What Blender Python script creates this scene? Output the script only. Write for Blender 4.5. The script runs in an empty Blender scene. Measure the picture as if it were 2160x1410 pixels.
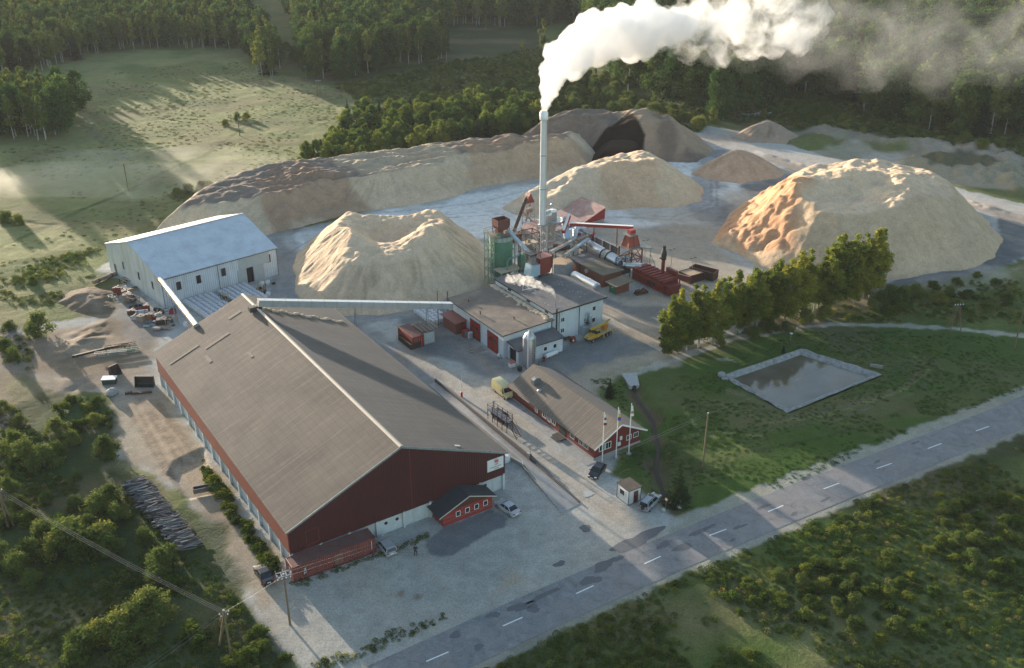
import bpy, bmesh, math, random
import numpy as np
from mathutils import Vector, Matrix, noise as mnoise
R=math.radians
random.seed(7); rng=np.random.default_rng(7)
C=bpy.context.scene.collection; SC=bpy.context.scene
# ------------------------------------------------------------------ camera
CAM_H=88.32; FPX=2054.0; TILT=math.atan(1005/FPX)      # height, focal length in photo pixels, downward tilt
cam=bpy.data.cameras.new('camera'); camo=bpy.data.objects.new('camera',cam); C.objects.link(camo)
cam.sensor_width=36; cam.lens=FPX/2160*36; cam.clip_start=1; cam.clip_end=6000
camo.location=(0,0,CAM_H); camo.rotation_euler=(math.pi/2-TILT,0,0); SC.camera=camo
# ------------------------------------------------------------------ sky, sun, exposure
SUN_AZ=128.5; SUN_EL=7.2        # azimuth counter-clockwise from +X
w=bpy.data.worlds.new('World'); SC.world=w; w.use_nodes=True
nt=w.node_tree; bg=nt.nodes['Background']; sky=nt.nodes.new('ShaderNodeTexSky')
sky.sky_type='NISHITA'; sky.sun_disc=False; sky.sun_elevation=R(SUN_EL); sky.sun_rotation=R(90-SUN_AZ)
sky.air_density=1.0; sky.dust_density=1.0; sky.ozone_density=1.3
nt.links.new(sky.outputs[0],bg.inputs[0]); bg.inputs[1].default_value=0.15
sun=bpy.data.lights.new('sun','SUN'); suno=bpy.data.objects.new('sun',sun); C.objects.link(suno)
sun.energy=5.0; sun.angle=R(0.6); sun.color=(1.0,0.86,0.70)
sd=Vector((math.cos(R(SUN_EL))*math.cos(R(SUN_AZ)),math.cos(R(SUN_EL))*math.sin(R(SUN_AZ)),math.sin(R(SUN_EL))))
suno.rotation_euler=sd.to_track_quat('Z','Y').to_euler(); suno.location=sd*300
SC.view_settings.view_transform='Standard'; SC.view_settings.look='None'; SC.view_settings.gamma=1
SC.view_settings.exposure=1.5
cy=SC.cycles; cy.max_bounces=10; cy.diffuse_bounces=2; cy.glossy_bounces=2; cy.transmission_bounces=3; cy.transparent_max_bounces=6
cy.volume_bounces=7; cy.volume_step_rate=1.0; cy.volume_max_steps=96; cy.use_denoising=True
# ------------------------------------------------------------------ survey: ground point seen at a photo pixel
_c,_s=math.cos(TILT),math.sin(TILT)
def G(px,py,z=0.0):
    dx=(px-1080)/FPX; u=-(py-705)/FPX
    wx,wy,wz=dx,_c+u*_s,-_s+u*_c
    t=(z-CAM_H)/wz
    return Vector((wx*t,wy*t,z))
def HG(px,py,top):              # height of an upright thing standing at (px,py) whose top is seen at row `top`
    g=G(px,py); lo,hi=0,200
    for _ in range(40):
        m=(lo+hi)/2; fy=g.y*_c-(m-CAM_H)*_s; uz=g.y*_s+(m-CAM_H)*_c
        if 705-FPX*uz/fy>top: lo=m
        else: hi=m
    return m
def Gn(pts,z=0.0): return np.array([G(a,b,z)[:2] for a,b in pts])
SITE=33.72                       # the works are laid out on one grid: local x points 33.7 deg from +X
# ------------------------------------------------------------------ object helpers
def tag(o,label=None,cat=None,group=None,kind=None):
    for k,v in (('label',label),('category',cat),('group',group),('kind',kind)):
        if v: o[k]=v
    return o
class MB:
    def __init__(s): s.v=[]; s.f=[]; s.m=[]; s.mi=0
    def add(s,vs,fs):
        n=len(s.v); s.v+= [tuple(v) for v in vs]; s.f+=[tuple(i+n for i in f) for f in fs]; s.m+=[s.mi]*len(fs); return s
    def box(s,x0,x1,y0,y1,z0,z1):
        return s.add([(x0,y0,z0),(x1,y0,z0),(x1,y1,z0),(x0,y1,z0),(x0,y0,z1),(x1,y0,z1),(x1,y1,z1),(x0,y1,z1)],
            [(0,3,2,1),(4,5,6,7),(0,1,5,4),(1,2,6,5),(2,3,7,6),(3,0,4,7)])
    def obox(s,c,size,rz=0,rx=0,ry=0):
        M=Matrix.Translation(c)@Matrix.Rotation(rz,4,'Z')@Matrix.Rotation(ry,4,'Y')@Matrix.Rotation(rx,4,'X')
        a,b,d=[q/2 for q in size]
        vs=[M@Vector(q) for q in [(-a,-b,-d),(a,-b,-d),(a,b,-d),(-a,b,-d),(-a,-b,d),(a,-b,d),(a,b,d),(-a,b,d)]]
        return s.add(vs,[(0,3,2,1),(4,5,6,7),(0,1,5,4),(1,2,6,5),(2,3,7,6),(3,0,4,7)])
    def beam(s,p,q,w,h=None):       # rectangular bar from p to q
        p,q=Vector(p),Vector(q); h=h or w; d=(q-p); L=d.length
        if L<1e-6: return s
        d/=L; up=Vector((0,0,1)) if abs(d.z)<.95 else Vector((1,0,0))
        r=d.cross(up).normalized(); u=r.cross(d)
        vs=[]
        for b in (p,q):
            for i,j in ((-1,-1),(1,-1),(1,1),(-1,1)): vs.append(b+r*i*w/2+u*j*h/2)
        return s.add(vs,[(0,1,2,3),(7,6,5,4),(0,4,5,1),(1,5,6,2),(2,6,7,3),(3,7,4,0)])
    def cyl(s,p,q,r0,r1=None,n=12,caps=True):
        p,q=Vector(p),Vector(q); r1=r0 if r1 is None else r1; d=(q-p).normalized()
        up=Vector((0,0,1)) if abs(d.z)<.95 else Vector((1,0,0)); a=d.cross(up).normalized(); b=d.cross(a)
        vs=[]
        for c,r in ((p,r0),(q,r1)):
            for i in range(n):
                t=2*math.pi*i/n; vs.append(c+a*r*math.cos(t)+b*r*math.sin(t))
        fs=[(i,(i+1)%n,n+(i+1)%n,n+i) for i in range(n)]
        if caps: fs+=[tuple(range(n-1,-1,-1)),tuple(range(n,2*n))]
        return s.add(vs,fs)
    def tube(s,pts,r,n=8):
        for a,b in zip(pts[:-1],pts[1:]): s.cyl(a,b,r,r,n)
        return s
    def lathe(s,prof,n=20,c=(0,0)):   # prof: (r,z)
        k=len(prof); vs=[]
        for r,z in prof:
            for i in range(n):
                t=2*math.pi*i/n; vs.append((c[0]+r*math.cos(t),c[1]+r*math.sin(t),z))
        fs=[]
        for j in range(k-1):
            for i in range(n): fs.append((j*n+i,j*n+(i+1)%n,(j+1)*n+(i+1)%n,(j+1)*n+i))
        fs+=[tuple(range(n-1,-1,-1)),tuple(range((k-1)*n,k*n))]
        return s.add(vs,fs)
    def poly(s,pts,z0,z1):
        n=len(pts); area=sum(pts[i][0]*pts[(i+1)%n][1]-pts[(i+1)%n][0]*pts[i][1] for i in range(n))
        if area<0: pts=pts[::-1]
        vs=[(a,b,z0) for a,b in pts]+[(a,b,z1) for a,b in pts]
        return s.add(vs,[tuple(range(n-1,-1,-1)),tuple(range(n,2*n))]+[(i,(i+1)%n,n+(i+1)%n,n+i) for i in range(n)])
    def yprism(s,prof,y0,y1):       # prof in xz, counter-clockwise seen from -y
        n=len(prof); vs=[(a,y0,b) for a,b in prof]+[(a,y1,b) for a,b in prof]
        return s.add(vs,[tuple(range(n)),tuple(range(2*n-1,n-1,-1))]+[(i,n+i,n+(i+1)%n,(i+1)%n) for i in range(n)])
    def xprism(s,prof,x0,x1):       # prof in yz
        n=len(prof); vs=[(x0,a,b) for a,b in prof]+[(x1,a,b) for a,b in prof]
        return s.add(vs,[tuple(range(n-1,-1,-1)),tuple(range(n,2*n))]+[(i,(i+1)%n,n+(i+1)%n,n+i) for i in range(n)])
    def ring(s,x0,x1,z0,z1,w,y0,y1):  # window frame in the xz plane
        s.box(x0-w,x1+w,y0,y1,z1,z1+w); s.box(x0-w,x1+w,y0,y1,z0-w,z0); s.box(x0-w,x0,y0,y1,z0,z1); s.box(x1,x1+w,y0,y1,z0,z1); return s
    def ringy(s,y0,y1,z0,z1,w,x0,x1):
        s.box(x0,x1,y0-w,y1+w,z1,z1+w); s.box(x0,x1,y0-w,y1+w,z0-w,z0); s.box(x0,x1,y0-w,y0,z0,z1); s.box(x0,x1,y1,y1+w,z0,z1); return s
    def build(s,name,mats,parent=None,smooth=False,loc=None,rz=None,bevel=0):
        me=bpy.data.meshes.new(name); me.from_pydata(s.v,[],s.f)
        if not isinstance(mats,(list,tuple)): mats=[mats]
        for m in mats: me.materials.append(m)
        if max(s.m or [0])>0: me.polygons.foreach_set('material_index',s.m)
        bm=bmesh.new(); bm.from_mesh(me); bmesh.ops.recalc_face_normals(bm,faces=bm.faces); bm.to_mesh(me); bm.free()
        if smooth:
            me.polygons.foreach_set('use_smooth',[True]*len(me.polygons)); me.set_sharp_from_angle(angle=R(40))
        me.update()
        o=bpy.data.objects.new(name,me); C.objects.link(o)
        if parent: o.parent=parent
        if loc is not None: o.location=loc
        if rz is not None: o.rotation_euler=(0,0,rz)
        if bevel:
            md=o.modifiers.new('bevel','BEVEL'); md.width=bevel; md.segments=1; md.limit_method='ANGLE'
        return o
def thing(name,label,cat,loc=(0,0,0),rot=0.0,group=None):
    o=bpy.data.objects.new(name,None); C.objects.link(o); o.empty_display_size=.5
    o.location=loc; o.rotation_euler=(0,0,R(rot)); tag(o,label,cat,group); return o
class Fr:                           # a thing on the ground at a surveyed point, with its own local axes
    def __init__(s,name,label,cat,px,py,rot=SITE,group=None,z=0.0,o=None):
        s.o=Vector(o) if o is not None else G(px,py,z); s.r=R(rot); s.e=thing(name,label,cat,s.o,rot,group)
    def w(s,P):
        d=P-s.o; c,sn=math.cos(s.r),math.sin(s.r); return Vector((d.x*c+d.y*sn,-d.x*sn+d.y*c,d.z))
    def p(s,px,py,z=0.0): return s.w(G(px,py,z))
    def b(s,mb,name,mat,**k): return mb.build(name,mat,s.e,**k)
def copy_tree(o,parent=None):
    c=o.copy(); C.objects.link(c); c.parent=parent
    for ch in o.children: copy_tree(ch,c)
    return c
# ------------------------------------------------------------------ materials
def newmat(name):
    m=bpy.data.materials.new(name); m.use_nodes=True; t=m.node_tree; return m,t,t.nodes['Principled BSDF']
def N(t,k,**kw):
    n=t.nodes.new(k)
    for a,b in kw.items(): setattr(n,a,b)
    return n
def mixc(t,fac,a,b,mode='MIX'):
    n=t.nodes.new('ShaderNodeMix'); n.data_type='RGBA'; n.blend_type=mode
    for sock,v in ((n.inputs[0],fac),(n.inputs[6],a),(n.inputs[7],b)):
        if hasattr(v,'type') and hasattr(v,'is_output'): t.links.new(v,sock)
        elif isinstance(v,(tuple,list)): sock.default_value=(*v[:3],1)
        else: sock.default_value=v
    return n.outputs[2]
def mth(t,op,a,b=None,c=None,clamp=False):
    n=t.nodes.new('ShaderNodeMath'); n.operation=op; n.use_clamp=clamp
    for i,v in enumerate((a,b,c)):
        if v is None: continue
        if hasattr(v,'is_output'): t.links.new(v,n.inputs[i])
        else: n.inputs[i].default_value=v
    return n.outputs[0]
def ramp(t,src,stops):
    n=t.nodes.new('ShaderNodeValToRGB'); e=n.color_ramp.elements
    while len(e)<len(stops): e.new(.5)
    for i,(p,c) in enumerate(stops):
        e[i].position=p; e[i].color=(*c,1) if isinstance(c,tuple) else (c,c,c,1)
    t.links.new(src,n.inputs[0]); return n.outputs[0]
def noi(t,vec,scale,detail=4,rough=.6,dist=0):
    n=t.nodes.new('ShaderNodeTexNoise'); n.inputs['Scale'].default_value=scale; n.inputs['Detail'].default_value=detail
    n.inputs['Roughness'].default_value=rough; n.inputs['Distortion'].default_value=dist; t.links.new(vec,n.inputs['Vector']); return n.outputs[0]
def coords(t,scale=(1,1,1),space='Object'):
    tc=t.nodes.new('ShaderNodeTexCoord'); mp=t.nodes.new('ShaderNodeMapping'); mp.inputs['Scale'].default_value=scale
    t.links.new(tc.outputs[space],mp.inputs[0]); return mp.outputs[0]
def bump(t,b,h,strength=.4,dist=.05):
    n=t.nodes.new('ShaderNodeBump'); n.inputs['Strength'].default_value=strength; n.inputs['Distance'].default_value=dist
    t.links.new(h,n.inputs['Height']); t.links.new(n.outputs[0],b.inputs['Normal'])
_mc={}
def mat(name,col,rough=.7,metal=0.0,var=.18,scale=1.2,dirt=None,damt=.35,rib=0,ribaxis=0,bmp=.15,streak=False):
    """weathered surface: base colour, blotches, vertical or plain dirt, optional ribs"""
    if name in _mc: return _mc[name]
    m,t,b=newmat(name); v=coords(t)
    n1=noi(t,v,scale,5,.65); c=mixc(t,ramp(t,n1,[(.3,1-var),(.7,1+var)]),(0,0,0),col,'MIX')
    c=mixc(t,1.0,ramp(t,n1,[(.3,1-var),(.7,1.0)]),col,'MULTIPLY')
    if dirt:
        v2=coords(t,(1.5,1.5,.25) if streak else (1,1,1)); n2=noi(t,v2,scale*.8,6,.7)
        c=mixc(t,ramp(t,n2,[(.45,0.0),(.72,damt*2 if damt<.5 else 1.0)]),c,dirt)
    h=n1
    if rib:
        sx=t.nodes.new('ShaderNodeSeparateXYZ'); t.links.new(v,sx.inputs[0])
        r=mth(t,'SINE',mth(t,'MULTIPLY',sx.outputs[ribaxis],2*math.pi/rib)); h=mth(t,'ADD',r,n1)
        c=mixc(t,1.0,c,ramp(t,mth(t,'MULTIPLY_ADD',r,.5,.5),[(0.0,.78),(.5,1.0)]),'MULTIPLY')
    t.links.new(c,b.inputs['Base Color']); b.inputs['Roughness'].default_value=rough; b.inputs['Metallic'].default_value=metal
    bump(t,b,h,bmp,.05); _mc[name]=m; return m
def paint(name,col,rough=.3):
    if name in _mc: return _mc[name]
    m,t,b=newmat(name); n=noi(t,coords(t),2.0,3)
    t.links.new(mixc(t,1.0,ramp(t,n,[(.3,.85),(.7,1.0)]),col,'MULTIPLY'),b.inputs['Base Color'])
    b.inputs['Roughness'].default_value=rough; b.inputs['Coat Weight'].default_value=.4; b.inputs['Coat Roughness'].default_value=.1; _mc[name]=m; return m
def glass(name='window_glass',col=(.02,.025,.03)):
    if name in _mc: return _mc[name]
    m,t,b=newmat(name); b.inputs['Base Color'].default_value=(*col,1); b.inputs['Roughness'].default_value=.08; b.inputs['IOR'].default_value=1.5
    _mc[name]=m; return m
STEEL=mat('galvanised_steel',(.45,.48,.50),.38,.75,.2,1.5,(.30,.27,.23),.25)
DSTEEL=mat('dark_steel',(.06,.06,.065),.6,.3,.3,2)
RUST=mat('rusty_steel',(.16,.075,.045),.8,.2,.3,2.5,(.06,.04,.03),.4)
BROWNM=mat('brown_steel',(.10,.045,.032),.7,.1,.3,2.5)
REDM=mat('red_paint_machine',(.24,.028,.02),.6,0,.25,1.5,(.12,.06,.04),.3)
WHITEM=mat('white_paint',(.74,.75,.74),.5,0,.1,1.2,(.5,.46,.4),.2)
CONC=mat('concrete',(.36,.36,.35),.9,0,.2,1.0,(.2,.19,.17),.35)
WOODM=mat('pole_wood',(.20,.145,.09),.85,0,.25,3,(.10,.08,.06),.3)
BLACK=mat('black_rubber',(.02,.02,.02),.8,0,.2,4)
DARK=mat('dark_opening',(.015,.015,.017),.9,0,.2,2)
GREENM=mat('green_paint',(.07,.21,.12),.55,0,.2,1.0,(.14,.15,.11),.3,streak=True)
YELLOW=mat('yellow_paint',(.62,.36,.04),.5,0,.2,2,(.3,.2,.08),.25)
# ------------------------------------------------------------------ numpy field helpers
def _hash(ix,iy,s):
    h=(ix*374761393+iy*668265263+s*1442695041)&0xffffffff
    h=((h^(h>>13))*1274126177)&0xffffffff
    return ((h^(h>>16))&0xffff)/65535.0
def vnoise(x,y,s=0):
    ix=np.floor(x).astype(np.int64); iy=np.floor(y).astype(np.int64); fx=x-ix; fy=y-iy
    fx=fx*fx*(3-2*fx); fy=fy*fy*(3-2*fy)
    a=_hash(ix,iy,s); b=_hash(ix+1,iy,s); c=_hash(ix,iy+1,s); d=_hash(ix+1,iy+1,s)
    return (a*(1-fx)+b*fx)*(1-fy)+(c*(1-fx)+d*fx)*fy
def fbm(x,y,sc,oc=4,s=0,g=.5):
    r=0;a=1;t=0
    for k in range(oc): r=r+a*vnoise(x/sc*2**k+k*17.3,y/sc*2**k-k*9.1,s+k); t+=a; a*=g
    return r/t*2-1              # -1..1
def sdist(x,y,P,closed=True):      # signed distance (positive inside) or plain distance to a polyline
    n=len(P); d2=np.full(x.shape,1e18); ins=np.zeros(x.shape,bool)
    for i in range(n if closed else n-1):
        ax,ay=P[i]; bx,by=P[(i+1)%n]; ex,ey=bx-ax,by-ay; L=ex*ex+ey*ey+1e-12
        t=np.clip(((x-ax)*ex+(y-ay)*ey)/L,0,1); d2=np.minimum(d2,(x-ax-t*ex)**2+(y-ay-t*ey)**2)
        if closed:
            cnd=((ay>y)!=(by>y)); 
            with np.errstate(divide='ignore',invalid='ignore'):
                xi=(bx-ax)*(y-ay)/(by-ay if by!=ay else 1e-9)+ax
            ins^=cnd&(x<xi)
    d=np.sqrt(d2); return np.where(ins,d,-d) if closed else d
def sst(a,b,x): t=np.clip((x-a)/(b-a),0,1); return t*t*(3-2*t)
# ------------------------------------------------------------------ ground sheet
def axis(lo,hi,c0,c1,f,growth):
    out=[]; v=c0
    while v<=c1: out.append(v); v+=f
    s=f; a=c0; left=[]
    while a>lo: s*=growth; a-=s; left.append(a)
    s=f; a=out[-1]; right=[]
    while a<hi: s*=growth; a+=s; right.append(a)
    return np.array(left[::-1]+out+right)
ys=[60.0]
while ys[-1]<1300: ys.append(ys[-1]+max(.36,ys[-1]*.0034 if ys[-1]<720 else 12))
ys=np.array(ys)
xs=axis(-900,900,-118,190,.42,1.03)
GX,GY=np.meshgrid(xs,ys)
GZ=np.zeros_like(GX)
dash=[((899,1396),(946,1376)),((1061,1321),(1102,1303)),((1215,1253),(1252,1236)),((1359,1190),(1394,1174)),((1497,1130),(1532,1117)),((1620,1080),(1652,1067)),((1737,1032),(1770,1020)),((1849,989),(1881,978)),((1957,947),(1986,936)),((2058,910),(2086,900))]
cl=[np.array(((G(*a)+G(*b))/2)[:2]) for a,b in dash]
def smooth_line(P,it=2):
    for _ in range(it):
        Q=[P[0]]
        for a,b in zip(P[:-1],P[1:]): Q+= [a*.75+b*.25,a*.25+b*.75]
        P=Q+[P[-1]]
    return P
d0=cl[0]-cl[1]; d1=cl[-1]-cl[-2]
cl=[cl[0]+d0/np.linalg.norm(d0)*60]+cl+[cl[-1]+d1/np.linalg.norm(d1)*90+np.array([0,6])]
cl=smooth_line(cl,2)
ROADL=np.array(cl)[::3]; ROADW=np.array(cl)[::2]-np.array([.1,-.35])
POND=Gn([(1530,793),(1690,738),(1853,790),(1662,866)])
STREAM=Gn([(1336,812),(1345,835),(1378,880),(1390,940),(1384,985),(1402,1040),(1425,1080)])
def ground_h(x,y):
    big=fbm(x,y,90,3,11)*1.1; z=big*sst(250,420,y)*.9
    z=z+fbm(x,y,7,3,5)*.22*sst(-.1,1,np.clip(_gr(x,y),0,1))
    d=sdist(x,y,POND); z=z-1.7*sst(-.9,.5,d)
    ds=sdist(x,y,STREAM,False); z=z-.9*(1-sst(.4,2.6,ds))
    z=z*sst(5.5,13,sdist(x,y,ROADL,False))
    # spoil heaps along the haul road
    for poly,hh,sc in SPOIL:
        m=sst(-1,7,sdist(x,y,poly)); z=z+m*(hh*(.35+1.5*np.abs(fbm(x,y,sc,4,31)))+1.1*fbm(x,y,3.0,3,32))
    # ledge of the dug strip beside the long wall
    z=z-.5*sst(-.6,.2,sdist(x,y,DIG))
    return z
_grcache=None
def _gr(x,y): return np.ones_like(x)*.6 if _grcache is None or _grcache.shape!=x.shape else _grcache
SPOIL=[(Gn([(1660,300),(1700,272),(1800,262),(1960,290),(2040,300),(2160,320),(2170,345),(2000,330),(1850,322),(1720,310)]),2.6,12),
       (Gn([(1870,345),(1960,318),(2170,335),(2190,425),(2100,395),(1960,365)]),2.8,10),
       (Gn([(2040,420),(2165,455),(2165,466),(2040,435)]),1.6,7),
       (Gn([(90,735),(150,700),(235,668),(245,700),(230,725),(190,740),(170,780),(110,790)]),.55,4),(Gn([(120,800),(180,790),(215,800),(200,840),(120,850)]),.5,4),
      (Gn([(1600,318),(1700,345),(1790,368),(1880,388),(1870,398),(1780,380),(1690,352),(1590,324)]),1.3,6)]
DIG=Gn([(372,975),(425,950),(440,1000),(452,1040),(395,1050),(360,1000)])
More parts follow.
